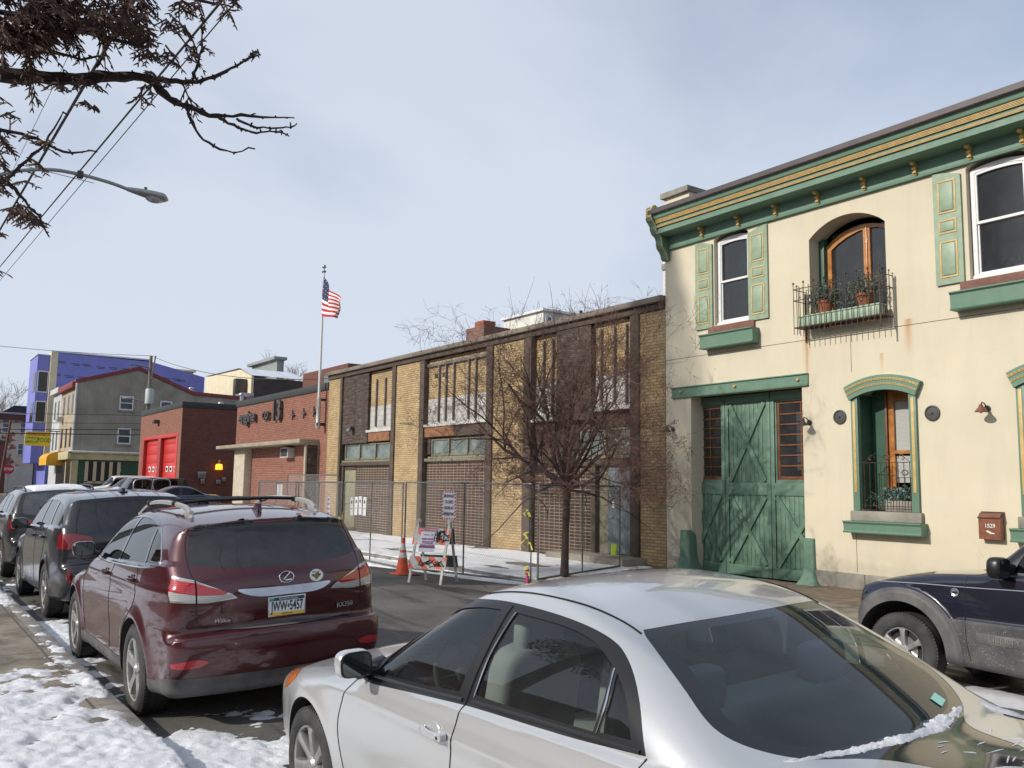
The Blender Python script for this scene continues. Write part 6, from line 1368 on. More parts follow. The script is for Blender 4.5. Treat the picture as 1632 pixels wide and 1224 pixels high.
def mailbox():
    r = root('mailbox', (-7.10, Y0, 1.19), 'copper mailbox with house number on the cream wall', 'mailbox'); x0, x1 = -7.28, -6.94
    n = MB(); n.prism([(Y0-.14, 1.19), (Y0-.002, 1.19), (Y0-.002, 1.60), (Y0-.10, 1.60), (Y0-.14, 1.54)], 'x', x0, x1, MATS['copper']); n.build('box', r)
    n = MB(); n.prism([(Y0-.155, 1.525), (Y0-.002, 1.625), (Y0-.002, 1.61), (Y0-.145, 1.515)], 'x', x0-.012, x1+.012, MATS['bronze']); n.build('lid', r)
    n = MB(); text_mb(n, '1529', .085, (-7.10, Y0-.143, 1.40), (1, 0, 0), (0, 0, 1), mat('number_white', (.6, .6, .55), .4), .006, bold=.002)
    n.build('house_number', r)
    n = MB(); pts = [(-7.17, 1.315), (-7.14, 1.30), (-7.09, 1.275), (-7.03, 1.275), (-7.03, 1.29), (-7.08, 1.30), (-7.12, 1.325), (-7.15, 1.33)]; n.prism(pts, 'y', Y0-.146, Y0-.141, MATS['number_white']); n.build('emblem', r)
mailbox()
def balcony():
    r = root('balcony_railing', (-9.45, Y0, 4.9), 'black wrought-iron balcony railing round the arched upper doorway', 'railing'); I = MATS['iron']
    x0, x1, yf, zb, zt = -10.52, -8.70, 14.11, 4.99, 5.80
    n = MB()
    for z in (5.03, 5.56, 5.78):
        n.tube([(x0, Y0-.002, z), (x0, yf, z), (x1, yf, z), (x1, Y0-.002, z)], .0085, 6, I)
    for k in range(7): y = yf+.02+k*.055; n.tube([(x0, y, 5.03), (x1, y, 5.03)], .006, 5, I)
    n.build('rail', r)
    k = 17
    for i in range(k):
        x = x0+(x1-x0)*i/(k-1); big = i % 2 == 0 and i < 18; zt_ = zt+(.10 if big else .04); n = MB(); n.tube([(x, yf, 4.90), (x, yf, zt_)], .0075, 6, I)
        if big: n.ball((x, yf, zt_), .022, I, 10)
        n.ball((x, yf, 5.56), .013, I, 8); n.build('baluster', r)
    for x in (x0, x1):
        for j in range(1, 4): y = yf+.10*j; n = MB(); n.tube([(x, y, 4.90), (x, y, 5.86)], .0075, 6, I); n.ball((x, y, 5.87 if j != 2 else 5.66), .018, I, 8); n.build('baluster', r)
    n = MB(); n.tube([(x1, yf+.0, 4.80), (x1, yf, 5.98)], .016, 8, I); n.build('post', r); n = MB(); n.tube([(x0, Y0-.03, 4.78), (x0, Y0-.03, 5.75)], .014, 8, I); n.build('post', r)
    p = MB(); p.box(x0+.06, x1-.06, yf+.05, yf+.24, 5.05, 5.24, MATS['green_pale'], .006); p.box(x0+.04, x1-.04, yf+.03, yf+.26, 5.225, 5.25, MATS['green_pale'], .004)
    q = 15
    for i in range(q): x = x0+.10+(x1-x0-.2)*i/(q-1); p.box(x-.014, x+.014, yf+.036, yf+.052, 5.06, 5.222, MATS['green_pale'], .003)
    o = p.build('planter_box', None, loc=(-9.45, yf+.15, 5.05)); tagp(o, 'long pale green planter box inside the balcony railing', 'planter')
    rn = random.Random(2)
    for x, lb in ((-9.95, 'terracotta pot with a grey-green shrub, left one on the balcony'), (-9.12, 'terracotta pot with a grey-green shrub, right one on the balcony')):
        rr = root('potted_shrub', (x, yf+.20, 5.25), lb, 'plant', 'potted shrubs on the balcony'); y = yf+.20
        n = MB(); n.lathe([(0, 0), (.10, 0), (.145, .19), (.16, .19), (.165, .235), (.15, .24), (.14, .21), (0, .205)], (x, y, 5.252), 'z', 26, MATS['terracotta']); n.build('pot', rr)
        n = MB()
        for k in range(26):
            a = rn.uniform(0, 6.28); h = rn.uniform(.18, .50); s = rn.uniform(.05, .30); n.tube([(x, y, 5.44), (x+math.cos(a)*s*.4, y+math.sin(a)*s*.25, 5.44+h*.5), (x+math.cos(a)*s, y+math.sin(a)*s*.5, 5.44+h)], [.006, .004, .002], 4, MATS['soil'])
        n.build('stem', rr); n = MB()
        for k in range(900):
            a = rn.uniform(0, 6.28); b = rn.random()**.5; c = Vector((x+math.cos(a)*b*.36, y+math.sin(a)*b*.18, 5.66+rn.gauss(0, .11)-.12*b)); leaf(n, c, rn.uniform(.035, .07), rn, MATS['leaf_grey'])
        n.build('foliage', rr)
    rr = root('window_plant', (-8.75, Y0+.15, 1.57), 'blue-green leafy plant in a low stone trough on the lower window sill', 'plant')
    n = MB(); n.box(-9.05, -8.50, Y0+.10, Y0+.28, 1.564, 1.76, MATS['stone_grey'], .02); n.build('trough', rr); n = MB()
    for k in range(420): c = Vector((-8.80+rn.gauss(0, .18), Y0+.16+rn.gauss(0, .05), 1.86+rn.gauss(0, .06))); leaf(n, c, rn.uniform(.05, .09), rn, MATS['leaf_blue'])
    for k in range(110): c = Vector((-9.16+rn.gauss(0, .10), Y0+.12+rn.gauss(0, .03), 1.76+rn.gauss(0, .07))); leaf(n, c, rn.uniform(.03, .05), rn, MATS['leaf_blue'])
    n.build('foliage', rr)
balcony()
# white brick chimney seen past the left corner
brick_mat('brick_white', (.66, .66, .64), (.60, .60, .58), (.50, .50, .48), sootf=.1, vary=.1)
c0, c1 = at_y(1050, 450, 18.5).x, at_y(1062, 450, 18.5).x+1.2
r = root('chimney', ((c0+c1)/2, 18.7, 0), 'white brick chimney showing past the left corner of the cream house', 'chimney')
n = MB(); n.box(at_y(1056.5, 450, 18.5).x, c1, 18.5, 19.3, 2, at_y(1058, 395, 18.5).z, MATS['brick_white']); n.build('stack', r); n = MB(); zc = at_y(1058, 426, 18.5).z; n.box(at_y(1054, 450, 18.45).x, c1+.05, 18.45, 19.35, zc-.09, zc+.09, MATS['stone_grey'], .01); n.build('cap', r)
# ================================================================ closed-up yellow brick garage
brick_mat('brick_yellow', (.56, .405, .205), (.40, .27, .125), (.20, .155, .10), ms=.009, bw=.215, bh=.073, sootf=.5, vary=.6, soot=(.12, .085, .055), bump=.8)
brick_mat('brick_brown', (.075, .034, .026), (.050, .024, .020), (.34, .29, .21), bw=.215, bh=.088, ms=.0095, off=0.0, sootf=.35, vary=.3, soot=(.05, .035, .03))
brick_mat('brick_red', (.38, .155, .10), (.25, .088, .058), (.11, .07, .055), bw=.22, bh=.082, ms=.012, sootf=.25, vary=.55, bump=.9)
brick_mat('brick_dark_red', (.20, .068, .048), (.13, .042, .030), (.085, .05, .04), bw=.21, bh=.072, ms=.007, sootf=.3, vary=.3)
brick_mat('block_grey', (.46, .45, .42), (.40, .39, .37), (.30, .29, .27), bw=.40, bh=.20, ms=.008, sootf=.25, vary=.2)
mat('dark_timber', (.052, .036, .027), .8, 0, .6, 3, (.095, .068, .048), .3, 30, streak=.4); t = NT('tar_paper'); v = t.coord((1.2, 1.2, 9)); b_ = t.mix(t.ramp(t.noise(1.6, 8, .75, v), .44, .64), (.026, .017, .012), (.12, .088, .066)); b_ = t.mix(t.ramp(t.noise(3, 7, .75), .58, .66, 0, .7), b_, (.22, .19, .16)); b_ = t.mix(t.ramp(t.noise(1.0, 5, .6, t.coord((1.4, 1.4, .4))), .5, .7, 0, .6), b_, (.050, .022, .014)); t.base(b_); t.p(Roughness=.8); t.bump(t.noise(3, 6, .7, v), .6, .02); MATS['tar_paper'] = t.m
mat('fascia_brown', (.21, .17, .125), .6, 0, .3, 1.5, (.11, .09, .075)); mat('sill_white', (.62, .61, .57), .6, 0, .4, 5, (.35, .33, .30)); mat('timber_orange', (.30, .12, .05), .8, 0, .6, 5, (.12, .06, .035), .3, 30)
mat('window_olive', (.20, .19, .13), .6, 0, .3, 6); mat('door_olive', (.26, .24, .15), .55, 0, .25, 3); mat('door_blue_grey', (.13, .165, .175), .5, 0, .25, 3); mat('concrete', (.30, .27, .22), .9, 0, .4, 3, (.20, .175, .14), .3, 30); mat('mullion', (.10, .085, .075), .7, 0, .5, 8, (.22, .20, .18))
def wired_glass():
    t = NT('wired_glass'); t.base(t.mix(t.ramp(t.noise(3, 5, .6), .35, .7), (.10, .125, .12), (.20, .235, .215))); t.p(Roughness=.22); t.bump(t.noise(60, 2, .5), .15, .01); MATS['wired_glass'] = t.m
wired_glass()
def garage():
    bx = root('brick_garage', (-24, Y0, 0), 'closed-up one-storey yellow brick garage with boarded high windows', 'building'); XL, XR, ZT = -33.38, -14.37, 6.06
    DT = MATS['dark_timber']
    mb = MB()   # piers
    piers = [(XL, -32.24), (-27.54, -25.83), (-21.43, -19.90), (-15.20, XR)]
    for a, b in piers: mb = MB(); mb.box(a, b, Y0, Y0+.5, .05, ZT, MATS['brick_yellow']); mb.build('brick_pier', bx)
    w = MB(); w.box(XL, XR, Y0+.5, 29, .05, 6.05, MATS['brick_yellow']); w.build('wall', bx)
    n = MB(); n.box(XL-.02, XR, Y0-.16, Y0+.3, 6.235, 6.36, MATS['fascia_brown'], .008); n.box(XL, XR, Y0-.14, Y0+14.4, 6.361, 6.375, MATS['fascia_brown']); n.build('roof_fascia', bx)
    n = MB(); n.box(XL, XR, Y0-.06, Y0+.02, 6.07, 6.234, DT, .006); n.build('fascia_board', bx)
    for a, b in ((-32.24, -32.0), (-27.85, -27.54), (-25.83, -25.49), (-21.79, -21.43), (-19.90, -19.5), (-15.53, -15.20)):
        n = MB(); n.box(a+.002, a+(b-a)*.45, Y0-.03, Y0+.3, .05, 6.07, DT, .008); n.box(a+(b-a)*.45-.001, b-.002, Y0-.055, Y0+.3, .05, 6.069, DT, .008); n.build('timber_post', bx)
    def infill(x0, x1, z0, z1, m, y=Y0+.13, name='brick_infill'): n = MB(); n.box(x0, x1, y, y+.2, z0, z1, m); n.build(name, bx)
    def clerestory(x0, x1, z0, z1, k):
        n = MB(); y = Y0+.12; O = MATS['window_olive']; n.wall(rect(x0, x1, z0, z1), [rect(x0+.07+(x1-x0-.07)*i/k, x0+(x1-x0-.07)*(i+1)/k, z0+.07, z1-.05) for i in range(k)], 'y', y, .05, O); wd = n.build('clerestory_window', bx)
        for i in range(1, k): x = x0+.035+(x1-x0-.07)*i/k; n = MB(); n.box(x-.03, x+.03, y-.03, y-.002, z0, z1, O, .005); n.build('mullion', wd)
        for i in range(k): n = MB(); a = x0+.07+(x1-x0-.07)*i/k; b = x0+(x1-x0-.07)*(i+1)/k; n.add([(a-.01, y+.04, z0+.06), (b+.01, y+.04, z0+.06), (b+.01, y+.04, z1-.04), (a-.01, y+.04, z1-.04)], [(0, 1, 2, 3)], MATS['wired_glass']); n.build('pane', wd)
        n = MB(); n.box(x0-.05, x1+.02, Y0+.02, y+.01, z0-.10, z0-.02, O, .006); n.build('sill', wd)
    def mull(xs, z0, z1):
        for x in xs: n = MB(); n.box(x-.026, x+.026, Y0+.05, Y0+.125, z0, z1, MATS['mullion'], .006); n.build('mullion', bx)
    def upper(x0, x1, zb, zc):   # yellow brick above grey block, white sill
        infill(x0, x1, zc, 6.06, MATS['brick_yellow']); infill(x0, x1, zb, zc, MATS['block_grey'], Y0+.125, 'block_infill')
        n = MB(); n.box(x0-.04, x1+.04, Y0-.04, Y0+.30, zb-.09, zb, MATS['sill_white'], .01); n.build('sill', bx)
    # bay 1
    rn = random.Random(1)
    n = MB(); n.box(-32.0, -29.80, Y0+.02, Y0+.24, 3.42, 6.06, MATS['tar_paper'])
    n.box(-31.97, -30.9, Y0+.012, Y0+.019, 3.5, 5.9, MATS['tar_paper'])
    n.build('tar_paper_panel', bx); upper(-29.78, -27.87, 3.88, 4.75); mull([-29.25, -28.55], 4.0, 5.75)
    n = MB(); n.box(-29.7, -28.0, Y0+.0, Y0+.28, 3.45, 3.78, MATS['timber_orange'], .02); n.build('timber_block', bx); infill(-32, -27.85, 3.40, 3.95, DT, Y0+.22, 'backing_board')
    clerestory(-31.9, -27.87, 2.80, 3.40, 3); n = MB(); n.box(-32.1, -27.8, Y0+.0, Y0+.3, 2.58, 2.69, DT, .01); n.build('ledge', bx)
    n = MB(); n.box(-31.98, -31.84, Y0+.05, Y0+.5, .1, 2.57, DT); n.box(-31.84, -30.85, Y0+.1, Y0+.3, 2.42, 2.57, DT); n.build('door_frame', bx)
    n = MB(); n.box(-31.83, -30.86, Y0+.12, Y0+.2, .14, 2.41, MATS['door_olive'], .008); d = n.build('door', bx); n = MB(); n.ball((-31.0, Y0+.09, 1.1), .035, MATS['steel'], 10); n.build('handle', d)
    infill(-30.86, -27.85, .05, 2.58, MATS['brick_brown'])
    # bay 2
    upper(-25.49, -21.80, 3.88, 4.72); mull([at_y(x, 640, Y0+.1).x for x in (700, 711, 723.5, 747, 758.5)], 3.95, 5.85); n = MB(); n.box(-25.45, -21.8, Y0+.04, Y0+.2, 5.80, 5.90, MATS['mullion'], .005); n.build('top_rail', bx)
    for x in (-25.1, -24.6): n = MB(); n.box(x, x+.22, Y0+.12, Y0+.135, 5.42, 5.54, DT); n.build('brick_hole', bx)
    n = MB(); n.box(-25.45, -23.6, Y0-.02, Y0+.3, 3.46, 3.77, MATS['timber_orange'], .015); n.box(-23.58, -21.83, Y0-.01, Y0+.3, 3.44, 3.765, DT, .015); n.build('timber_beam', bx)
    clerestory(-25.2, -21.83, 2.84, 3.40, 3); n = MB(); n.box(-25.4, -25.2, Y0+.08, Y0+.25, 2.9, 3.45, MATS['tar_paper'], .03); n.build('metal_flap', bx)
    n = MB(); n.box(-25.5, -21.8, Y0+.02, Y0+.3, 2.66, 2.76, MATS['window_olive'], .01); n.build('ledge', bx); infill(-25.49, -21.79, .05, 2.66, MATS['brick_brown'])
    # bay 3
    upper(-19.5, -18.40, 3.75, 4.75); mull([-19.1, -18.7], 3.9, 5.9); n = MB(); n.box(-18.39, -16.97, Y0-.03, Y0+.3, 3.62, 6.06, MATS['tar_paper'], .01); n.build('tar_paper_panel', bx)
    upper(-16.97, -15.55, 3.90, 4.72); mull([at_y(x, 570, Y0+.1).x for x in (959, 980, 999)], 3.95, 5.9); n = MB(); n.box(-18.45, -16.95, Y0-.05, Y0-.031, 3.62, 3.80, DT, .008); n.build('batten', bx)
    infill(-19.5, -17.6, 2.45, 3.75, MATS['tar_paper'], Y0+.1, 'tar_paper_panel'); n = MB(); n.box(-17.58, -15.55, Y0+.14, Y0+.3, 3.40, 3.83, DT, .01); n.build('timber_beam', bx)
    clerestory(-17.56, -15.55, 2.72, 3.38, 2); n = MB(); n.box(-17.6, -15.5, Y0+.02, Y0+.3, 2.44, 2.60, DT, .01); n.build('ledge', bx)
    infill(-19.5, -16.95, .05, 2.45, MATS['brick_brown'])
    n = MB(); n.box(-16.95, -16.80, Y0-.02, Y0+.5, .1, 2.43, DT, .008); n.build('door_frame', bx); n = MB(); n.box(-16.80, -16.45, Y0+.12, Y0+.28, .3, 2.43, MATS['window_olive']); n.build('side_panel', bx)
    n = MB(); n.box(-16.44, -15.56, Y0+.10, Y0+.2, .32, 2.40, MATS['door_blue_grey'], .008); d = n.build('door', bx); n = MB(); n.box(-16.33, -16.27, Y0+.06, Y0+.10, 1.18, 1.22, MATS['chrome_dull'], .005); n.box(-16.33, -16.21, Y0+.04, Y0+.06, 1.19, 1.21, MATS['chrome_dull']); n.build('handle', d)
    n = MB(); n.box(-16.28, -16.20, Y0+.09, Y0+.101, 1.42, 1.56, mat('paper', (.70, .70, .72), .8)); n.build('notice', d)
    # flood light on tar paper
    n = MB(); n.box(-31.1, -30.9, Y0-.14, Y0-.02, 3.95, 4.07, MATS['bronze'], .02); n.box(-31.12, -30.88, Y0-.22, Y0-.12, 3.86, 3.99, MATS['steel'], .02); n.build('flood_light', bx)
    # concrete step
    n = MB(); n.box(-17.85, -15.0, 13.75, Y0+.2, .1, .30, MATS['concrete'], .015); o = n.build('concrete_step', None, loc=(-16.4, 14.1, .1)); tagp(o, 'low concrete step before the blue-grey door of the brick garage', 'step')
    n = MB(); n.box(-32.0, -30.7, 13.9, Y0+.2, .1, .27, MATS['concrete'], .015); o = n.build('concrete_step', None, loc=(-31.3, 14.1, .1)); tagp(o, 'low concrete step before the olive door of the brick garage', 'step')
    # roof things
    for px0, px1, pt, Y, lb in ((743, 781, 520, 19, ''),):
        a = at_y(px0, 540, Y).x; b = at_y(771, 540, Y).x; zt = at_y(755, 522, Y).z; r = root('chimney', ((a+b)/2, Y+.5, 6), 'square red brick chimney on the flat roof of the brick garage', 'chimney')
        n = MB(); n.box(a, b, Y, Y+1.3, 6.0, zt, MATS['brick_red_chimney']); n.build('stack', r); n = MB(); n.box(a+.3, b-.35, Y+.2, Y+.8, zt, zt+.28, MATS['terracotta'], .02); n.build('chimney_pot', r)
    for k, (px, py) in enumerate(((926, 495), (936, 497))):
        p = at_y(px, py, 17); n = MB(); n.tube([(p.x, 17, 6.2), (p.x, 17, p.z)], .05, 10, MATS['tyre']); o = n.build('vent_pipe', None, loc=(p.x, 17, 6.3)); tagp(o, ('taller' if k == 0 else 'shorter')+' black vent pipe on the roof above the boarded windows', 'pipe')
brick_mat('brick_red_chimney', (.24, .10, .075), (.17, .08, .065), (.22, .16, .13), bw=.21, bh=.075, sootf=.3)
garage()

# ================================================================ engine house, red-doored garage and the far buildings
mat('coping_dark', (.030, .034, .032), .6, 0, .3, 2); mat('limestone', (.52, .46, .36), .85, 0, .3, 3, (.38, .33, .25)); mat('canopy_stone', (.34, .30, .22), .85, 0, .4, 2, (.22, .19, .14)); mat('letter_metal', (.10, .09, .085), .5, .3, .3, 8)
def engine():
    bx = root('engine_house', (-39, Y0, 0), 'low red brick engine house with metal lettering and a stone canopy', 'building'); XL, XR = -44.9, -33.42
    n = MB(); n.box(XL, XR, Y0+.02, 34, .05, 5.70, MATS['brick_red']); n.build('wall', bx)
    n = MB(); n.box(XL-.04, XR, Y0-.03, 34.1, 5.70, 6.0, MATS['coping_dark'], .01); n.build('coping', bx)
    n = MB(); n.box(-45.3, -34.2, Y0-.85, Y0+.02, 3.52, 3.68, MATS['canopy_stone'], .01); n.build('canopy', bx)
    n = MB(); n.box(-43.9, -42.35, Y0-.34, Y0+.02, .1, 3.52, MATS['limestone'], .008); n.build('stone_pier', bx)
    n = MB(); n.box(-34.38, -34.2, Y0-.56, Y0+.02, .1, 3.52, MATS['canopy_stone'], .006); n.box(-34.198, -34.19, Y0-.50, Y0-.05, .2, 3.45, MATS['tar_paper']); n.build('stone_fin', bx)
    n = MB(); n.box(-44.8, -44.1, Y0-.01, Y0+.1, .9, 2.8, MATS['limestone'], .01); [n.box(-44.7, -44.2, Y0-.03, Y0-.005, 1.0+.11*k, 1.05+.11*k, MATS['bronze']) for k in range(16)]; n.build('louvre', bx)
    n = MB(); n.box(-37.75, -36.85, Y0-.30, Y0+.02, 2.98, 3.42, mat('ac_grey', (.50, .50, .48), .5), .01); n.box(-37.68, -36.92, Y0-.31, Y0-.301, 3.03, 3.37, MATS['coping_dark']); n.build('air_conditioner', bx)
    L = MB(); M_ = MATS['letter_metal']
    text_mb(L, 'engine', .80, (-42.95, Y0-.10, 5.08), (1, 0, 0), (0, 0, 1), M_, .12, bold=.012, sx=1.13); L.build('lettering', bx); L = MB()
    text_mb(L, 'co', .80, (-40.35, Y0-.10, 5.08), (1, 0, 0), (0, 0, 1), M_, .12, bold=.012, sx=1.1); s = L.build('lettering', bx)
    L = MB(); text_mb(L, '13', 1.30, (-38.95, Y0-.10, 5.12), (1, 0, 0), (0, 0, 1), M_, .12, bold=.02, sx=.95); L.build('lettering', bx)
    for x in (-37.1, -35.85, -34.75):
        P = [];
        for k in range(8): a = PI/4*k; rr = .20 if k % 2 == 0 else .055; P.append((x+rr*math.sin(a), 4.86+rr*1.15*math.cos(a)))
        n = MB(); n.prism(P, 'y', Y0-.08, Y0-.02, M_); n.build('metal_star', bx)
engine()
def flagpole():
    x, y = -33.72, 14.22; r = root('flagpole', (x, y, 4.3), 'tall white flagpole bracketed to the brick wall of the engine house', 'flagpole')
    n = MB(); n.tube([(x, y, 4.35), (x, y, 7.5), (x, y, 10.66)], [.062, .055, .035], 14, mat('pole_white', (.55, .54, .50), .4, .3)); n.build('pole', r)
    n = MB(); n.lathe([(.07, 4.1), (.10, 4.2), (.10, 4.30), (.085, 4.34), (.085, 5.25), (.095, 5.27), (.095, 5.33), (.06, 5.35)], (x, y, 0), 'z', 16, MATS['rail_silver']); n.box(x-.05, x+.05, y, Y0, 5.24, 5.34, MATS['coping_dark']); n.box(x-.09, x+.09, y-.09, Y0, 4.22, 4.34, MATS['coping_dark'], .01); n.build('bracket', r)
    n = MB(); n.ball((x, y, 10.84), .085, MATS['steel'], 16); n.tube([(x, y, 10.62), (x, y, 10.8)], .018, 6, MATS['steel']); n.box(x-.11, x+.11, y-.05, y+.05, 10.58, 10.66, MATS['bronze'], .02); n.build('finial', r)
    n = MB(); n.tube([(x+.09, y-.05, 5.0), (x+.10, y-.05, 10.6)], .008, 4, MATS['white_frame']); n.build('halyard', r)
    # flag hanging in folds; u along the fly, v down the hoist
    U, V_ = 64, 52; hoist, fly = 1.55, 2.6; V = []; top = 10.42
    for i in range(U+1):
        u = i/U
        for j in range(V_+1):
            v = j/V_
            ax = fly*u*(.72+.12*v); drop = fly*u*(.56-.18*u*v)+.10*math.sin(u*5+v*2)
            z = top-v*hoist*(1-.12*u)-drop*(1-.42*v*u); ph = u*9.5-v*2.2+v*u*3
            V.append((x+.07+ax*(1-.28*v*u)+.05*math.sin(ph*1.3), y-.05+.16*u**.6*math.sin(ph)+.05*math.sin(v*7+u*4)*u, z))
    F = []; S = {0: [], 1: [], 2: []}
    n = MB(); ms = (mat('flag_red', (.40, .02, .03), .8), mat('flag_white', (.72, .70, .70), .8), mat('flag_blue', (.015, .02, .07), .8)); idx = lambda i, j: i*(V_+1)+j
    for i in range(U):
        for j in range(V_):
            st = min(12, int((j+.5)/V_*13)); k = 0 if st % 2 == 0 else 1
            if (i+.5)/U < .40 and st < 7: k = 2
            S[k].append((idx(i, j), idx(i+1, j), idx(i+1, j+1), idx(i, j+1)))
    for k in range(3): n.add(V, S[k], ms[k], True)
    for a in range(6):   # the stars of the canton, small white squares sewn on
        for b in range(5):
            i = int((.03+.36*(a+.5)/6)*U); j = int((7/13)*(b+.5)/5*V_); c = Vector(V[idx(i, j)]); d = Vector(V[idx(i+1, j)])-c; e = Vector(V[idx(i, j+1)])-c; q = d.cross(e).normalized()
            for sg in (-1, 1): n.add([c+q*.004*sg-d*.4-e*.5, c+q*.004*sg+d*.4-e*.5, c+q*.004*sg+d*.4+e*.5, c+q*.004*sg-d*.4+e*.5], [(0, 1, 2, 3)], ms[1])
    o = n.build('flag', None, loc=(x+.07, y, top)); tagp(o, 'United States flag hanging in folds from the white flagpole', 'flag')
flagpole()
mat('door_red', (.55, .030, .022), .4, 0, .12, 3); mat('door_red_dark', (.30, .018, .016), .45)
def red_garage():
    bx = root('red_door_garage', (-60, Y0, 0), 'red brick fire garage with two bright red roller doors', 'building'); XL, XR, ZT = -65.8, -55.2, 6.36
    n = MB(); n.wall([(XL, .05), (-64.9, .05), (-64.9, 4.80), (-55.85, 4.80), (-55.85, .05), (XR, .05), (XR, ZT), (XL, ZT)], [], 'y', Y0, .3, MATS['brick_red'])
    n.box(XL, XR, Y0+.9, 32, .05, ZT, MATS['brick_dark_red']); n.box(XR-.35, XR, Y0+.001, Y0+.9, .05, ZT-.001, MATS['brick_dark_red']); n.box(XL, XL+.35, Y0+.001, Y0+.9, .05, ZT-.001, MATS['brick_dark_red']); n.build('wall', bx)
    n = MB(); n.box(XL-.03, XR+.03, Y0-.04, 32, ZT, 6.72, MATS['coping_dark'], .01); n.build('coping', bx)
    n = MB(); n.box(-64.9, -55.85, Y0-.03, Y0+.35, 4.62, 4.81, MATS['door_red'], .01); n.box(-64.9, -64.45, Y0-.03, Y0+.35, .05, 4.62, MATS['door_red_dark'], .01); n.box(-60.6, -59.9, Y0-.03, Y0+.35, .05, 4.62, MATS['door_red_dark'], .01); n.box(-56.2, -55.85, Y0-.03, Y0+.35, .05, 4.62, MATS['door_red'], .01); n.build('door_frame', bx)
    for a, b in ((-64.45, -60.6), (-59.9, -56.2)):
        n = MB(); z = .1
        while z < 4.6: n.box(a, b, Y0+.20, Y0+.26, z, min(4.61, z+.58), MATS['door_red'], .012); z += .59
        d = n.build('roller_door', bx)
        for zz in (1.50, 2.68)[0:2]:
            if zz > 2.5: continue
            for k in range(3): c = a+(b-a)*(.30+.26*k); n = MB(); n.box(c-.28, c+.28, Y0+.17, Y0+.199, zz, zz+.36, MATS['white_frame'], .02); n.box(c-.17, c+.17, Y0+.16, Y0+.169, zz+.09, zz+.27, MATS['room_dark']); n.build('door_pane', d)
            for k in range(3): c = a+(b-a)*(.30+.26*k); n = MB(); n.box(c-.28, c+.28, Y0+.17, Y0+.199, zz+.95, zz+1.31, MATS['white_frame'], .02); n.box(c-.17, c+.17, Y0+.16, Y0+.169, zz+1.04, zz+1.22, MATS['room_dark']); n.build('door_pane', d)
    p = at_y(251, 672, Y0-.1); n = MB(); n.box(p.x-.35, p.x+.15, Y0-.35, Y0-.02, p.z-.12, p.z+.12, MATS['bronze'], .03); n.build('flood_light', bx)
    n = MB(); n.tube([(XR+.06, 20, 0), (XR+.06, 20, 6.3)], .06, 8, MATS['coping_dark']); n.build('downpipe', bx)
    for (px, py, w_, h_) in ((321, 757, .5, .4), (322, 767, .25, .3), (347, 768, .3, .25), (356, 764, .25, .25)): q = at_x(px, py, XR); n = MB(); n.box(XR, XR+.15, q.y-w_/2, q.y+w_/2, q.z-h_/2, q.z+h_/2, MATS['steel'], .02); n.build('meter_box', bx)
    for xx, hh in ((-58, .9), (-62.5, .6)): n = MB(); n.tube([(xx, 19, 6.6), (xx, 19, 6.7+hh)], .12, 8, MATS['steel']); n.lathe([(0, 6.72+hh), (.22, 6.72+hh), (.16, 6.86+hh), (0, 6.9+hh)], (xx, 19, 0), 'z', 10, MATS['steel']); n.build('roof_vent', bx)
    p = at_x(348, 744, XR+.15); r = root('amber_beacon', (XR, p.y, p.z), 'small amber beacon lamp on the side wall of the red-doored garage', 'lamp')
    t = NT('amber_glow'); t.base((.8, .25, .02)); t.p(Emission_Strength=1.6, Roughness=.3); t.b.inputs['Emission Color'].default_value = (1, .42, .03, 1); MATS['amber_glow'] = t.m
    n = MB(); n.lathe([(0, -.18), (.20, -.18), (.22, -.12), (.20, .12), (.15, .17), (0, .18)], (XR+.27, p.y, p.z), 'z', 16, t.m); n.build('lens', r); n = MB(); n.box(XR, XR+.3, p.y-.05, p.y+.05, p.z+.2, p.z+.28, MATS['steel']); n.ball((XR+.27, p.y, p.z+.36), .10, MATS['steel'], 10); n.build('bracket', r)
red_garage()

mat('render_grey', (.34, .315, .265), .92, 0, .5, .5, (.21, .195, .165), .2, 20, streak=.5); mat('trim_red', (.22, .035, .035), .6, 0, .25, 2); mat('shop_green', (.018, .075, .035), .5, 0, .3, 1.5); mat('shop_cream', (.50, .43, .24), .7, 0, .3, 2); mat('render_beige', (.42, .36, .26), .9, 0, .45, 1, (.27, .21, .15), streak=.4)
mat('render_white', (.50, .52, .52), .85, 0, .3, 1); mat('house_wrap', (.185, .20, .56), .55, 0, .15, .4); mat('cream_siding', (.68, .60, .42), .8, 0, .15, 1); mat('roof_white', (.62, .66, .72), .7, 0, .2, 1); mat('osb', (.55, .35, .13), .8, 0, .3, 6); mat('dark_siding', (.075, .06, .055), .8, 0, .3, 1)
mat('awning_yellow', (.70, .36, .02), .6, 0, .15, 2); mat('sign_yellow', (.72, .55, .03), .5); mat('sign_green', (.03, .30, .06), .5); mat('sign_red', (.42, .08, .02), .5); mat('glass_far', (.06, .075, .09), .15, 0, .4, 1); mat('beige_strip', (.50, .40, .25), .7)
def far_window(parent, x, y0, y1, z0, z1, fw=.09, m='glass_far'):
    """sash window on a wall facing +X"""
    n = MB(); n.box(x-.02, x+.05, y0, y1, z0, z1, MATS['white_frame']); w = n.build('window', parent); zm = (z0+z1)/2
    n = MB(); n.box(x+.045, x+.056, y0+fw, y1-fw, z0+fw, zm-fw*.4, MATS[m]); n.build('pane', w); n = MB(); n.box(x+.045, x+.056, y0+fw, y1-fw, zm+fw*.4, z1-fw, MATS[m]); n.build('pane', w)
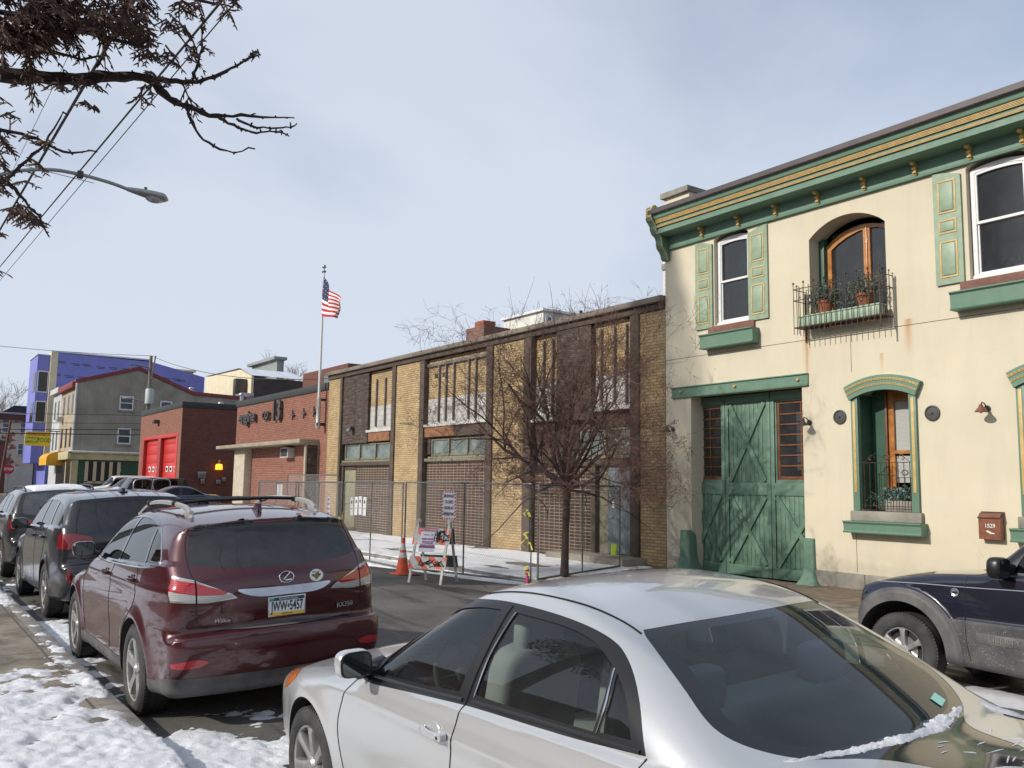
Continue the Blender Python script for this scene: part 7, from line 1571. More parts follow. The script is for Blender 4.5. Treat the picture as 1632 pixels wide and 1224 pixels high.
def gray_block():
    X = -93.0; bx = root('corner_building', (X, 20, 0), 'grey rendered gabled corner building with red roof trim and green shopfront', 'building')
    prof = [(14.5, 0), (14.5, 11.15), (20, 12.84), (25.4, 10.69), (31, 10.55), (31, 0)]
    n = MB(); n.prism(prof, 'x', X-9, X, MATS['render_grey']); n.build('wall', bx)
    n = MB(); q = [(14.3, 11.10), (20, 12.86), (25.4, 10.72), (31, 10.58)]; n.prism([(a, b) for a, b in q]+[(a, b+.34) for a, b in q[::-1]], 'x', X-9.2, X+.12, MATS['trim_red']); n.build('roof', bx)
    for y0, y1, z0, z1 in ((18.45, 19.75), )[0:0]: pass
    for y0, y1, z0, z1 in ((18.35, 19.65, 8.75, 10.15), (18.35, 19.6, 5.40, 6.95), (22.2, 23.35, 8.7, 9.9)): far_window(bx, X, y0, y1, z0, z1, .12)
    n = MB(); n.tube([(X+.05, 24.8, 4.6), (X+.05, 24.8, 8.2), (X+.05, 23.6, 8.4)], .04, 6, MATS['bronze']); n.build('conduit', bx)
    for y0, y1, z0, z1 in ((18.35, 19.65, 8.75, 10.15), (18.35, 19.6, 5.40, 6.95), (22.2, 23.35, 8.7, 9.9)): n = MB(); n.box(X, X+.12, y0-.15, y1+.15, z0-.18, z0-.02, MATS['stone_grey'], .01); n.box(X+.0, X+.03, y0-.12, y1+.12, z1, z1+.12, MATS['stone_grey']); n.build('window_sill', bx)
    n = MB(); n.lathe([(0, 0), (.22, 0), (.22, .5), (.32, .5), (.30, .62), (0, .7)], (X-1.5, 25.6, 11.0), 'z', 12, MATS['steel']); n.build('roof_vent', bx)
    n = MB(); n.tube([(X+.08, 14.42, 4.6), (X+.08, 14.42, 11.1)], .10, 8, MATS['render_white']); n.build('downpipe', bx)
    n = MB(); n.box(X-.1, X+.35, 14.3, 31, 3.75, 4.35, MATS['shop_cream'], .02); n.box(X-.1, X+.5, 14.1, 31, 4.35, 4.5, MATS['shop_cream'], .02); n.box(X-9, X+.5, 14.0, 14.3, 3.75, 4.5, MATS['shop_cream'], .02); n.build('shop_cornice', bx)
    n = MB(); n.box(X, X+.45, 14.2, 31, 4.5, 4.6, MATS['snow'], .02); n.build('cornice_snow', bx)
    n = MB(); n.box(X, X+.15, 15.0, 31, 0, 3.75, MATS['shop_green']); n.box(X, X+.2, 14.4, 15.0, 0, 3.75, MATS['shop_cream']); sf = n.build('shopfront', bx)
    for k in range(4): y = 15.95+.72*k; n = MB(); n.box(X+.15, X+.2, y, y+.40, 1.75, 3.55, MATS['room_dark']); n.build('shop_pane', sf)
    n = MB()
    for k in range(5): y = 15.62+.72*k; n.box(X+.14, X+.22, y, y+.30, 1.6, 3.6, MATS['beige_strip'])
    n.box(X+.14, X+.22, 15.6, 18.85, 1.5, 1.7, MATS['beige_strip']); n.build('shop_mullion', sf)
    n = MB(); c = at_x(187, 749, X+.2); n.lathe([(0, 0), (.34, 0), (.34, .03), (0, .03)], (X+.16, c.y, c.z), 'x', 20, MATS['render_white']); n.lathe([(0, 0), (.22, 0), (.22, .03), (0, .03)], (X+.16, c.y, c.z+.3), 'x', 16, MATS['render_white']); n.build('painted_apple', sf)
    # street front: beige three-storey house
    r = root('row_house', (-97, Y0, 0), 'beige three-storey row house with tall dark windows beside the yellow awning', 'building', 'row houses on the far street corner')
    n = MB(); n.box(-102, X-9.0+9-.01, Y0-.02, 24, 0, 11.1, MATS['render_beige']); n.build('wall', r); n = MB(); n.box(-102, X-.1, Y0-.45, Y0, 10.7, 11.25, MATS['trim_red'], .02); n.box(-100.5, -99.5, 16, 17, 11.2, 12.1, MATS['brick_dark_red']); n.build('cornice', r)
    for x in (-95, -97.4, -100):
        for z in (5.0, 8.3): n = MB(); n.box(x-.45, x+.45, Y0-.04, Y0-.021, z, z+1.9, MATS['window_dark']); n.build('window', r)
    n = MB(); n.box(-100.6, -99.8, Y0-.6, Y0-.03, 7.7, 8.2, MATS['rail_silver'], .02); n.build('air_conditioner', r)
    n = MB(); n.box(-102, -93.1, Y0-.06, Y0-.021, .1, 3.7, MATS['window_dark']); n.box(-96.2, -95.8, Y0-.1, Y0-.02, 0, 3.7, MATS['shop_cream']); n.build('shop_window', r)
    r = root('row_house', (-105, Y0, 0), 'pale grey three-storey row house between the beige one and the blue-wrapped one', 'building', 'row houses on the far street corner')
    n = MB(); n.box(-107.5, -102.02, Y0-.01, 24, 0, 11.3, MATS['render_white']); n.box(-107.5, -102.02, Y0-.4, Y0-.02, 10.9, 11.45, MATS['render_white']); n.build('wall', r)
    for x in (-103.5, -105.8):
        for z in (4.9, 8.2): n = MB(); n.box(x-.45, x+.45, Y0-.04, Y0-.012, z, z+1.9, MATS['wired_glass']); n.build('window', r)
    n = MB(); V = [];
    for i in range(9): a = PI/2*i/8; V.append((Y0-1.5*math.sin(a)-.0, 3.9+.75*math.cos(a)*1.0))
    V += [(Y0-1.5, 3.25), (Y0, 3.25)]; n.prism(V, 'x', -103.5, -98.4, MATS['awning_yellow']); o = n.build('awning', None, loc=(-101, Y0, 3)); tagp(o, 'rounded yellow shop awning over the food store door', 'awning')
mat('window_dark', (.03, .028, .027), .2)
gray_block()
def shop_sign():
    a = at_y(39.5, 700, 13.0); b = at_y(79.5, 700, 13.0)
    # a sign standing out from the wall, facing down the street
    X = -101.0; p0 = at_x(40.5, 687, X); p1 = at_x(79.5, 711, X); y0, y1, z1, z0 = p0.y, p1.y, p0.z, p1.z
    r = root('shop_sign', (X, (y0+y1)/2, z0), 'yellow projecting food shop sign with red and green lettering', 'sign')
    n = MB(); n.box(X-.15, X, y0, y1, z0, z1, MATS['sign_yellow'], .02); n.build('board', r); h = z1-z0; yc = (y0+y1)/2; w = y1-y0
    n = MB(); text_mb(n, 'NEWING KONG LS', h*.34, (X+.01, yc, z1-h*.19), (0, 1, 0), (0, 0, 1), MATS['sign_red'], .01, bold=.012, sx=w/(h*.34)/9.6)
    text_mb(n, 'CHINESE &', h*.27, (X+.01, y0+w*.27, z1-h*.46), (0, 1, 0), (0, 0, 1), MATS['sign_green'], .01, bold=.006, sx=.68); text_mb(n, 'AMERICAN', h*.27, (X+.01, y0+w*.27, z1-h*.74), (0, 1, 0), (0, 0, 1), MATS['sign_green'], .01, bold=.006, sx=.64)
    text_mb(n, 'FOOD', h*.40, (X+.01, y0+w*.76, z1-h*.60), (0, 1, 0), (0, 0, 1), MATS['sign_green'], .01, bold=.02, sx=.78); n.build('lettering', r)
    n = MB(); n.tube([(X-.07, y1-.2, z1+.1), (X-.07, Y0, z1+.1)], .05, 6, MATS['bronze']); n.build('bracket', r)
shop_sign()
def blue_block():
    X = -110.0; bx = root('wrapped_building', (X, 22, 0), 'tall new building sheathed in violet-blue house wrap, cream strip at its corner', 'building')
    n = MB(); n.prism([(Y0, 0), (Y0, 16.1), (25, 15.95), (31.3, 14.6), (31.3, 0)], 'x', X-9, X, MATS['house_wrap']); n.build('wall', bx)
    n = MB(); n.box(X-9, X+.1, Y0-.02, 25, 16.1, 16.25, MATS['roof_white']); n.build('roof_edge', bx)
    n = MB(); n.box(X-.5, X+.03, Y0-.25, Y0+.45, 4, 16.2, MATS['cream_siding']); n.build('corner_board', bx)
    n = MB(); n.box(X-7, X-.5, 13.0, Y0-.01, 3.6, 15.7, MATS['house_wrap']); n.box(X-7.1, X-.4, 12.9, Y0, 15.7, 15.8, MATS['roof_white']); bay = n.build('bay', bx)
    for z in (8.2, 11.6):
        n = MB(); n.box(X-.50, X-.44, 13.2, 14.1, z, z+2.2, MATS['window_dark']); n.box(X-.50, X-.46, 13.1, 14.2, z-.12, z, MATS['white_frame']); n.box(X-.50, X-.46, 13.1, 14.2, z+2.2, z+2.32, MATS['white_frame']); n.box(X-.50, X-.45, 13.1, 13.2, z, z+2.2, MATS['white_frame']); n.box(X-.50, X-.45, 14.1, 14.2, z, z+2.2, MATS['white_frame']); n.build('window', bay)
        n = MB(); n.box(X-3.4, X-1.2, 12.95, 12.99, z, z+2.2, MATS['window_dark']); n.build('window', bay)
    n = MB(); rn = random.Random(3)
    for (px, py) in ((98, 576), (120, 580), (138, 581), (160, 585), (180, 586), (201, 588), (90, 596), (110, 599), (130, 601), (151, 603), (247, 600), (258, 602), (265, 603), (281, 604), (289, 606)):
        p = at_x(px, py, X); yy = p.y
        n = MB()
        for k in range(2): n.box(X+.002, X+.012, yy-.45+.2*k, yy+.45, p.z-.17*k-.04, p.z-.17*k+.04, MATS['window_dark'])
        n.build('printed_mark', bx)
    a = at_x(258, 590, X-3); b = at_x(312, 594, X-3); r = root('roof_hut', (X-3, a.y, 15), 'raw timber stair hut on the roof of the wrapped building', 'hut'); n = MB(); n.box(X-6, X-3, a.y, b.y-.3, 14, a.z+.1, MATS['osb']); n.box(X-3, X-2.95, a.y+2.5, b.y-1.4, 14.2, a.z-.4, MATS['room_dark']); n.build('wall', r); n = MB(); n.box(X-6.2, X-2.8, a.y-.3, b.y, a.z+.1, a.z+.3, MATS['cream_siding']); n.build('roof', r)
blue_block()
def back_blocks():
    Y = 36.0; xa = at_y(399, 640, Y).x; xl = at_y(326, 640, Y).x
    bx = root('cream_building', ((xa+xl)/2, Y, 0), 'cream gable-fronted building with dark side and snowy roof behind the engine house', 'building'); zc = at_y(399, 600, Y).z; zp = at_y(383, 589, Y).z; zl = at_y(330, 601, Y).z
    yb = at_x(484, 606, xa).y
    n = MB(); n.prism([(xl, 0), (xa, 0), (xa, zc), (at_y(383, 590, Y).x, zp), (xl, zl)], 'y', Y, Y+.3, MATS['cream_siding']); n.box(xl, xa, Y+.3, yb, 0, zc-.1, MATS['dark_siding']); n.build('wall', bx)
    n = MB(); n.add([(xl, Y-.1, zl+.15), (at_y(383, 590, Y).x, Y-.1, zp+.2), (at_y(383, 590, Y).x, yb, zp+.2), (xl, yb, zl+.15)], [(0, 1, 2, 3)], MATS['roof_white']); n.add([(xa+.2, Y-.1, zc+.1), (at_y(383, 590, Y).x, Y-.1, zp+.2), (at_y(383, 590, Y).x, yb, zp+.2), (xa+.2, yb, zc+.1)], [(0, 1, 2, 3)], MATS['roof_white']); n.build('roof', bx)
    p = at_y(380, 620, Y-1); n = MB(); n.box(p.x-.7, p.x+.3, Y-1.5, Y, p.z-1.3, p.z+1.3, MATS['bronze'], .1); n.box(p.x+.3, p.x+3, Y-1.5, Y, p.z-1.6, p.z-.7, MATS['steel'], .1); n.build('roof_plant', bx)
    Y = 44.0; a, b = at_y(402, 585, Y), at_y(446, 590, Y); r = root('roof_dormer', ((a.x+b.x)/2, Y, 10), 'grey flat-topped dormer rising behind the snowy roof', 'building'); zt = at_y(425, 578, Y).z; n = MB(); n.box(a.x, b.x-1.2, Y, Y+1.0, 5, zt, mat('siding_grey', (.25, .28, .26), .8, 0, .2, 1)); n.build('wall', r); n = MB(); n.box(a.x-.7, b.x-.8, Y-.6, Y+1.3, zt, zt+.4, MATS['siding_grey']); n.build('roof', r)
    Y = 40.0; a, b = at_y(483, 600, Y), at_y(530, 600, Y); r = root('brick_block', ((a.x+b.x)/2, Y, 8), 'plain red-brown brick block behind the flagpole', 'building'); zt = at_y(500, 592, Y).z; n = MB(); n.box(a.x, b.x+4, Y, Y+8, 0, zt, MATS['brick_dark_red']); n.build('wall', r)
    n = MB(); n.box(b.x-2.2, b.x-.2, Y-.05, Y, zt-2.6, zt-.8, MATS['wired_glass']); n.build('window', r)
    # white house beyond the garage roof
    Y = 26.0; a, b = at_y(803, 520, Y), at_y(866, 500, Y); c = at_y(906, 505, Y+0); r = root('white_house', ((a.x+b.x)/2, Y, 7), 'small white rendered top storey beyond the garage roof', 'building'); zt = at_y(866, 495, Y).z; zl = at_y(803, 509, Y).z
    n = MB(); n.prism([(a.x, 5), (b.x, 5), (b.x, zt), ((a.x+b.x)/2, (zt+zl)/2+.12), (a.x, zl)], 'y', Y, Y+7, mat('render_bright', (.66, .66, .60), .8, 0, .15, 1)); n.build('wall', r); n = MB(); n.box(a.x-.1, b.x+.15, Y-.15, Y+7.1, zt-.02, zt+.10, MATS['white_frame']); n.build('roof', r)
    p0, p1 = at_x(869, 520, b.x), at_x(880, 503, b.x); n = MB(); n.box(b.x, b.x+.05, p0.y, p1.y, p0.z-.4, p1.z, MATS['white_frame']); w_ = n.build('window', r); n = MB(); n.box(b.x+.05, b.x+.06, p0.y+.12, p1.y-.12, p0.z-.3, p1.z-.12, mat('glass_blue', (.05, .07, .12), .1)); n.build('pane', w_)
back_blocks()
def peeling_house():
    X = -132.0; t = NT('peeling_paint'); f = t.ramp(t.noise(.55, 8, .68, t.coord((1, 1, 1.3))), .52, .56); t.base(t.mix(f, (.62, .55, .43), (.27, .115, .085))); t.p(Roughness=.9); MATS['peeling_paint'] = t.m
    bx = root('peeling_house', (X, 10, 0), 'old building with cream paint peeling off red brick, at the far end of the street', 'building'); n = MB(); n.box(X-10, X, 2, at_x(56, 700, X).y, 0, 10.2, MATS['peeling_paint']); n.box(X, X+.03, 2, at_x(56, 700, X).y, 0, 3.4, MATS['render_bright']); n.build('wall', bx); yr = at_x(56, 700, X).y
    n = MB(); n.box(X-10, X+.6, 2, yr+.1, 9.5, 10.2, MATS['trim_brown']); n.box(X-10, X+.7, 2, yr+.2, 10.2, 10.4, MATS['roof_white']); n.build('cornice', bx)
    for px, py in ((8, 718), (36, 718), (33, 760-34)):
        pass
    for (px0, px1, pt, pb) in ((3, 15, 673, 690), (32, 42, 673, 691), (28, 37, 706, 726)):
        a, b = at_x(px0, pt, X), at_x(px1, pb, X); far_window(bx, X+.03, a.y, b.y, b.z, a.z, .12, 'wired_glass')
    r = root('dark_roof_house', (-145, 16, 0), 'dark hipped roof showing above the peeling building', 'building'); p = at_x(40, 651, -145); n = MB(); n.box(-155, -145, 12, 19, 0, p.z-1, MATS['dark_siding']); n.prism([(12.5, p.z-1), (14.5, p.z+.35), (19, p.z+.35), (19, p.z-1)], 'x', -155, -145, MATS['window_dark']); n.build('wall', r)
    r = root('brick_shed', (-118, 9, 0), 'low dark brick building at the left edge beside the stop sign', 'building'); p = at_x(12, 706, -118); n = MB(); n.box(-126, -118, 4, p.y, 0, p.z, MATS['brick_dark_red']); n.box(-126, -117.9, 4, p.y+.1, p.z, p.z+.3, MATS['window_dark']); n.build('wall', r)
mat('trim_brown', (.10, .04, .035), .7)
peeling_house()
# near side, behind the viewer: set-back brick terraces reflected in the cars
def near_terrace(x0, x1, yf, h, m, label):
    r = root('brick_terrace', ((x0+x1)/2, yf, 0), label, 'building', None); n = MB(); n.box(x0, x1, yf-9, yf, 0, h, MATS[m]); n.build('wall', r); n = MB(); n.box(x0, x1, yf-9, yf+.3, h, h+.35, MATS['trim_brown']); n.build('cornice', r)
    x = x0+1.2
    while x < x1-1:
        for z in (1.2, 4.4):
            if z+1.6 < h: n = MB(); n.box(x, x+1.0, yf, yf+.04, z, z+1.7, MATS['white_frame']); w_ = n.build('window', r); n = MB(); n.box(x+.1, x+.9, yf+.04, yf+.05, z+.1, z+1.6, MATS['glass_far']); n.build('pane', w_)
        x += 2.6
near_terrace(-70, -16.5, -15.0, 7.6, 'brick_red', 'long two-storey brick terrace set back on the near side')
near_terrace(-12.5, 12, -19.0, 8.4, 'brick_yellow', 'yellow brick terrace set back behind the viewer')
# ================================================================ fences, cone, barricade, signs, poles, wires
mat('galvanised', (.20, .205, .20), .5, .6, .4, 8, (.13, .12, .11)); mat('orange_plastic', (.75, .10, .03), .5, 0, .2, 8, (.45, .07, .03)); mat('reflective_white', (.60, .60, .58), .5, 0, .3, 10); mat('rubber_black', (.025, .025, .025), .9, 0, .4, 6, (.06, .055, .05)); mat('tape_yellow', (.50, .46, .06), .5); mat('tape_pink', (.50, .05, .16), .5); mat('sheet_white', (.62, .62, .66), .8, 0, .15, 6); mat('ink_black', (.02, .02, .02), .7); mat('ink_red', (.38, .03, .06), .7); mat('ink_violet', (.22, .05, .18), .7); mat('bin_yellow_green', (.55, .75, .02), .6)
def fence_panel(p, q, h=1.86, z0=None, brace=True, label='', first=None):
    p = Vector((p[0], p[1], 0)); q = Vector((q[0], q[1], 0)); d = q-p; L = d.length; u = d/L; zb = (.13 if p.y > FK else road_z(p.y))+.04 if z0 is None else z0
    r = root('fence_panel', (p.x, p.y, zb-.04), label, 'fence', 'temporary chain-link fence panels'); P = lambda s, z: (p.x+u.x*s, p.y+u.y*s, zb+z); G = MATS['galvanised']
    n = MB(); n.tube([P(.03, .03), P(.03, h), P(L-.03, h), P(L-.03, .03), P(.03, .03)], .021, 8, G); n.build('frame', r)
    if brace: n = MB(); n.tube([P(L/2, .03), P(L/2, h)], .017, 8, G); n.build('brace', r)
    n = MB(); st = .062; k = 0
    a = -h
    while a < L:   # the two families of wires of the mesh
        for sg in (0, 1):
            s0, s1 = max(a, 0), min(a+h, L)
            if s1-s0 > .05:
                z0_, z1_ = (s0-a), (s1-a)
                if sg: z0_, z1_ = h-z0_, h-z1_
                n.tube([P(s0, z0_), P(s1, z1_)], .0019, 3, G, cap=False, smooth=False)
        a += st
    m_ = n.build('wire_mesh', r)
    return r
P0, P1, P2, P3 = (-24.4, 9.75), (-20.75, 9.50), (-17.12, 9.30), (-13.55, 10.12)
fence_panel(P2, P3, label='chain-link fence panel behind the barricade, with the sidewalk closed sign'); fence_panel((P1[0]+.06, P1[1]), (P2[0]-.06, P2[1]), label='chain-link fence panel behind the orange cone'); fence_panel((P0[0]+.05, P0[1]), (P1[0]-.05, P1[1]), label='chain-link fence panel with four white sheets, left of the cone panel')
fence_panel((-28.1, 9.9), (-24.5, 9.75), label='chain-link fence panel farthest along the kerb'); fence_panel((-28.15, 9.95), (-30.3, 12.9), label='chain-link fence panel turning back toward the engine house', brace=False); fence_panel((-32.6, 12.6), (-29.2, 13.2), z0=.3, h=1.9, label='chain-link fence panel standing close to the engine house wall')
fence_panel((-13.5, 10.2), (-14.9, 13.6), label='sagging chain-link fence panel between the bare tree and the garage door', z0=.14, h=1.8)
def sheet(name, P_, u, w, h, z, label, cat, text, group=None, border=None, off=.03, tilt=0):
    """a printed sheet fixed to the street side of a fence; P_ = centre (x,y), u = direction along the fence"""
    u = Vector((u[0], u[1], 0)).normalized(); nrm = Vector((u.y, -u.x, 0)); c = Vector((P_[0], P_[1], z))+nrm*off; r = root(name, tuple(c), label, cat, group); up = (Vector((0, 0, 1))+u*tilt).normalized()
    q = lambda a, b, o=0: c+u*a+up*b+nrm*o
    n = MB(); n.add([q(-w/2, -h/2), q(w/2, -h/2), q(w/2, h/2), q(-w/2, h/2), q(-w/2, -h/2, .004), q(w/2, -h/2, .004), q(w/2, h/2, .004), q(-w/2, h/2, .004)], [(0, 1, 2, 3), (4, 5, 6, 7), (0, 1, 5, 4), (1, 2, 6, 5), (2, 3, 7, 6), (3, 0, 4, 7)], MATS['sheet_white']); n.build('board', r)
    if border:
        n = MB(); k = 0; bw = .045; s = -w/2
        for (A, B, horiz) in ((-w/2, w/2, 1), (-h/2, h/2, 0)):
            t = A
            while t < B-.02:
                for e in (-1, 1):
                    if horiz: y1 = e*h/2; y0 = e*(h/2-bw); n.add([q(t, min(y0, y1), .006), q(t+.035, min(y0, y1), .006), q(min(t+.06, B), max(y0, y1), .006), q(min(t+.025, B), max(y0, y1), .006)], [(0, 1, 2, 3)], MATS['ink_red'])
                    else: x1_ = e*w/2; x0_ = e*(w/2-bw); a_, b_ = min(x0_, x1_), max(x0_, x1_); n.add([q(a_, t, .006), q(a_, t+.035, .006), q(b_, min(t+.06, B), .006), q(b_, min(t+.025, B), .006)], [(0, 1, 2, 3)], MATS['ink_red'])
                t += .07
        n.build('striped_border', r)
    n = MB()
    for (tx, sz, a, b, m, sx) in text: text_mb(n, tx, sz, q(a, b, .007), u, up, MATS[m], .002, bold=sz*.03, sx=sx)
    if n.v: n.build('lettering', r)
    return r
u23 = (P3[0]-P2[0], P3[1]-P2[1]); c = Vector((-15.74, 9.615, 0))
sheet('closure_sign', (c.x, c.y), u23, .42, .60, 1.50, 'white sidewalk closed sign with red striped edge on the fence', 'sign', [('SIDEWALK', .085, 0, .185, 'ink_black', .72), ('CLOSED', .085, 0, .065, 'ink_black', .80), ('CROSS AT', .085, 0, -.06, 'ink_black', .72), ('INTERSECTION', .085, 0, -.185, 'ink_black', .52)], border=True)
u12 = (P1[0]-P0[0], P1[1]-P0[1])
for k, px in enumerate((562.5, 569.5, 576, 583)):
    p = at_y(px, 807, 9.58 if k < 1 else 9.45); names = ('leftmost', 'second', 'third', 'rightmost')
    sheet('posted_notice', (p.x, p.y), u12, .20, .44, p.z+.01*((k*7) % 3), '%s of four white paper notices on the fence by the olive door' % names[k], 'notice', [('III', .10, 0, .10, 'ink_black', 1.0), ('---', .09, 0, -.05, 'ink_black', 1.0)], 'white notices in a row on the fence', tilt=.04*((k % 2)*2-1))
p = at_y(525.5, 808, 9.9); sheet('posted_notice', (p.x, p.y), u12, .24, .56, p.z, 'tall white and violet notice on the fence left of the cone panel', 'notice', [('NO', .10, 0, .2, 'ink_violet', 1), ('STOP', .09, 0, .08, 'ink_violet', .9), ('POLICE', .06, 0, -.05, 'ink_violet', .9), ('LINE', .08, 0, -.17, 'ink_violet', .9)])
p = at_y(447, 781, 9.95); sheet('blank_board', (p.x, p.y), u12, .62, .42, p.z, 'blank pale grey board on the far end of the fence', 'board', [])
def ribbon(name, pts, w, m, label):
    n = MB(); pts = [Vector(p) for p in pts]; V = []; rn = random.Random(len(label))
    for i, p in enumerate(pts): a = Vector((rn.uniform(-1, 1), rn.uniform(-.6, .6), rn.uniform(-.3, .3))).normalized(); V += [p-a*w/2, p+a*w/2]
    n.add(V, [(2*i, 2*i+1, 2*i+3, 2*i+2) for i in range(len(pts)-1)], MATS[m]); o = n.build(name, None, loc=pts[0]); tagp(o, label, 'ribbon')
x, y = -13.60, 10.06
for z, lb in ((1.52, 'topmost'), (1.05, 'middle'), (.42, 'lowest')):
    k = 1.8 if lb == 'middle' else 1; ribbon('tape_knot', [(x, y, z), (x-.05*k, y-.04, z-.03), (x+.03, y-.05, z-.07*k), (x-.09*k, y-.05, z-.12*k), (x-.03, y-.06, z-.16*k), (x+.06*k, y-.05, z-.10*k), (x+.10*k, y-.04, z-.18*k)], .05, 'tape_yellow', '%s knot of yellow tape on the fence post by the tree' % lb)
n = MB(); n.tube([(x, y-.01, .10), (x, y-.01, .36)], .031, 10, MATS['tape_pink']); o = n.build('painted_post_foot', None, loc=(x, y, .1)); tagp(o, 'pink-painted foot of the fence post by the tree', 'post foot')
p = at_y(540, 825, 9.6); ribbon('tape_knot', [(p.x+.35, p.y, p.z+.25), (p.x+.25, p.y-.02, p.z+.05), (p.x+.1, p.y-.03, p.z-.03), (p.x-.1, p.y-.03, p.z-.08), (p.x+.12, p.y-.03, p.z+.02), (p.x+.25, p.y-.02, p.z-.02)], .10, 'tape_yellow', 'yellow tape tied to the fence left of the white notices')
n = MB(); n.box(-15.0, -14.84, 13.40, 13.42, .42, .66, MATS['bin_yellow_green']); n.v = [(v[0]+.1*(v[2]-.4), v[1], v[2]) for v in n.v]; o = n.build('hi_vis_tag', None, loc=(-14.9, 13.4, .5)); tagp(o, 'bright yellow-green tag hanging before the blue-grey door', 'tag')
def cone():
    p = at_y(640, 917, 9.0); x, y = -16.25, 8.82; z = road_z(y); r = root('traffic_cone', (x, y, z), 'orange traffic cone with two white bands beside the barricade', 'traffic cone')
    n = MB(); n.box(x-.20, x+.20, y-.20, y+.20, z+.0, z+.03, MATS['orange_plastic'], .008); n.box(x-.30, x+.34, y-.24, y+.24, z-.004, z+.012, MATS['rubber_black'], .004); n.build('base', r)
    n = MB(); O, W_ = MATS['orange_plastic'], MATS['reflective_white']; R = lambda h: .145-.12*(h/.72)
    for a, b, m in ((.03, .34, O), (.34, .45, W_), (.45, .50, O), (.50, .63, W_), (.63, .74, O)): n.lathe([(R(a), a), (R(b), b)], (x, y, z), 'z', 28, m)
    n.lathe([(R(.74)+.004, .74), (.012, .75), (0, .75)], (x, y, z), 'z', 28, O); n.build('body', r)
cone()
def barricade():
    A = Vector((-15.95, 8.83, 0)); B = Vector((-14.95, 8.95, 0)); A = Vector((-14.98, 8.42, 0)); B = Vector((-14.36, 8.82, 0)); u = (B-A).normalized(); nn = Vector((u.y, -u.x, 0)); z = road_z(8.9)
    r = root('barricade', tuple((A+B)/2+Vector((0, 0, z))), 'folding white barricade with orange stripes and spray paint', 'barricade'); W_ = mat('barricade_white', (.58, .57, .53), .6, 0, .3, 6, (.35, .34, .31))
    q = lambda s, o, h: A+u*s+nn*o+Vector((0, 0, z+h)); L = (B-A).length
    def plank(s0, s1, o0, h0, h1, lean, m, name, t=.022):
        n = MB(); V = [q(s, o0+lean*(1-h/1.12)+k, h) for k in (0, t) for (s, h) in ((s0, h0), (s1, h0), (s1, h1), (s0, h1))]; n.add(V, [(0, 1, 2, 3), (4, 5, 6, 7), (0, 1, 5, 4), (1, 2, 6, 5), (2, 3, 7, 6), (3, 0, 4, 7)], m); return n
    for side, ln in ((1, .34), (-1, -.34)):
        for s in (.02, L-.06): plank(s, s+.045, .0, .0, 1.10, ln, W_, 'leg', .03*side).build('leg', r)
    for side, ln in ((1, .36), (-1, -.36)):
        for h0, h1 in ((.28, .50), (.72, 1.02)):
            b = plank(-.02, L+.02, .0, h0, h1, ln, W_ if side == 1 else MATS['galvanised'], 'board', .02*side).build('rail_board', r)
            if side == 1:
                n = MB(); s = -.02-(h1-h0)
                while s < L+.02:
                    pts = []; 
                    def cl(a): return min(max(a, -.02), L+.02)
                    lo, hi = s+(h1-h0), s; w_ = .13
                    V = []
                    steps = 6
                    for i in range(steps+1):
                        h = h0+(h1-h0)*i/steps; c0 = cl(s+(h1-h)); c1 = cl(s+(h1-h)+w_); V += [q(c0, ln*(1-h/1.12)+.023, h), q(c1, ln*(1-h/1.12)+.023, h)]
                    n.add(V, [(2*i, 2*i+1, 2*i+3, 2*i+2) for i in range(steps)], MATS['orange_plastic']); s += .30
                n.build('orange_stripe', b)
                n = MB(); rn = random.Random(int(h0*100))
                for k in range(5):   # spray paint scrawl
                    c0 = rn.uniform(.25, L-.1) if h0 < .5 else rn.uniform(.48, L-.02); pts = []
                    for i in range(7): h = h0+.03+(h1-h0-.06)*rn.random(); s_ = c0+rn.uniform(-.10, .10); pts.append(q(min(s_, L), ln*(1-h/1.12)+.026, h))
                    n.tube(pts, .010, 5, MATS['ink_black'])
                n.build('spray_paint', b)
    for s in (.04, L-.04):
        c = q(s, 0, 1.14); n = MB(); n.lathe([(0, -.03), (.05, -.03), (.055, 0), (.05, .03), (0, .03)], c, 'y', 16, W_); n.build('hinge', r)
    lean = .36; c = q(L*.42, lean*(1-.80/1.12)+.03, .80)
    rr = root('police_notice', tuple(c), 'temporary police regulation notice taped to the barricade', 'notice'); n = MB(); w_, h = .34, .46; up = (q(0, lean*(1-1.0/1.12), 1.0)-q(0, lean*(1-.5/1.12), .5)).normalized(); Q = lambda a, b, o=0: c+u*a+up*b+nn*o
    n.add([Q(-w_/2, -h/2), Q(w_/2, -h/2), Q(w_/2, h/2), Q(-w_/2, h/2)], [(0, 1, 2, 3)], MATS['sheet_white']); n.build('paper', rr); n = MB()
    n.add([Q(-w_/2, h/2-.06, .003), Q(w_/2, h/2-.06, .003), Q(w_/2, h/2, .003), Q(-w_/2, h/2, .003)], [(0, 1, 2, 3)], MATS['ink_red']); n.add([Q(-w_/2, -h/2+.08, .003), Q(w_/2, -h/2+.08, .003), Q(w_/2, -h/2+.115, .003), Q(-w_/2, -h/2+.115, .003)], [(0, 1, 2, 3)], MATS['ink_violet'])
    text_mb(n, 'NO STOPPING', .05, Q(0, h/2-.03, .005), u, up, MATS['sheet_white'], .001, bold=.001); text_mb(n, 'TEMPORARY', .052, Q(0, .02, .004), u, up, MATS['ink_violet'], .001, bold=.002); text_mb(n, 'POLICE', .07, Q(0, -.045, .004), u, up, MATS['ink_violet'], .001, bold=.003); text_mb(n, 'REGULATION', .048, Q(0, -.105, .004), u, up, MATS['ink_violet'], .001, bold=.002); text_mb(n, '9:00 AM - 5:00', .036, Q(0, .10, .004), u, up, MATS['ink_black'], .001); n.build('lettering', rr)
barricade()
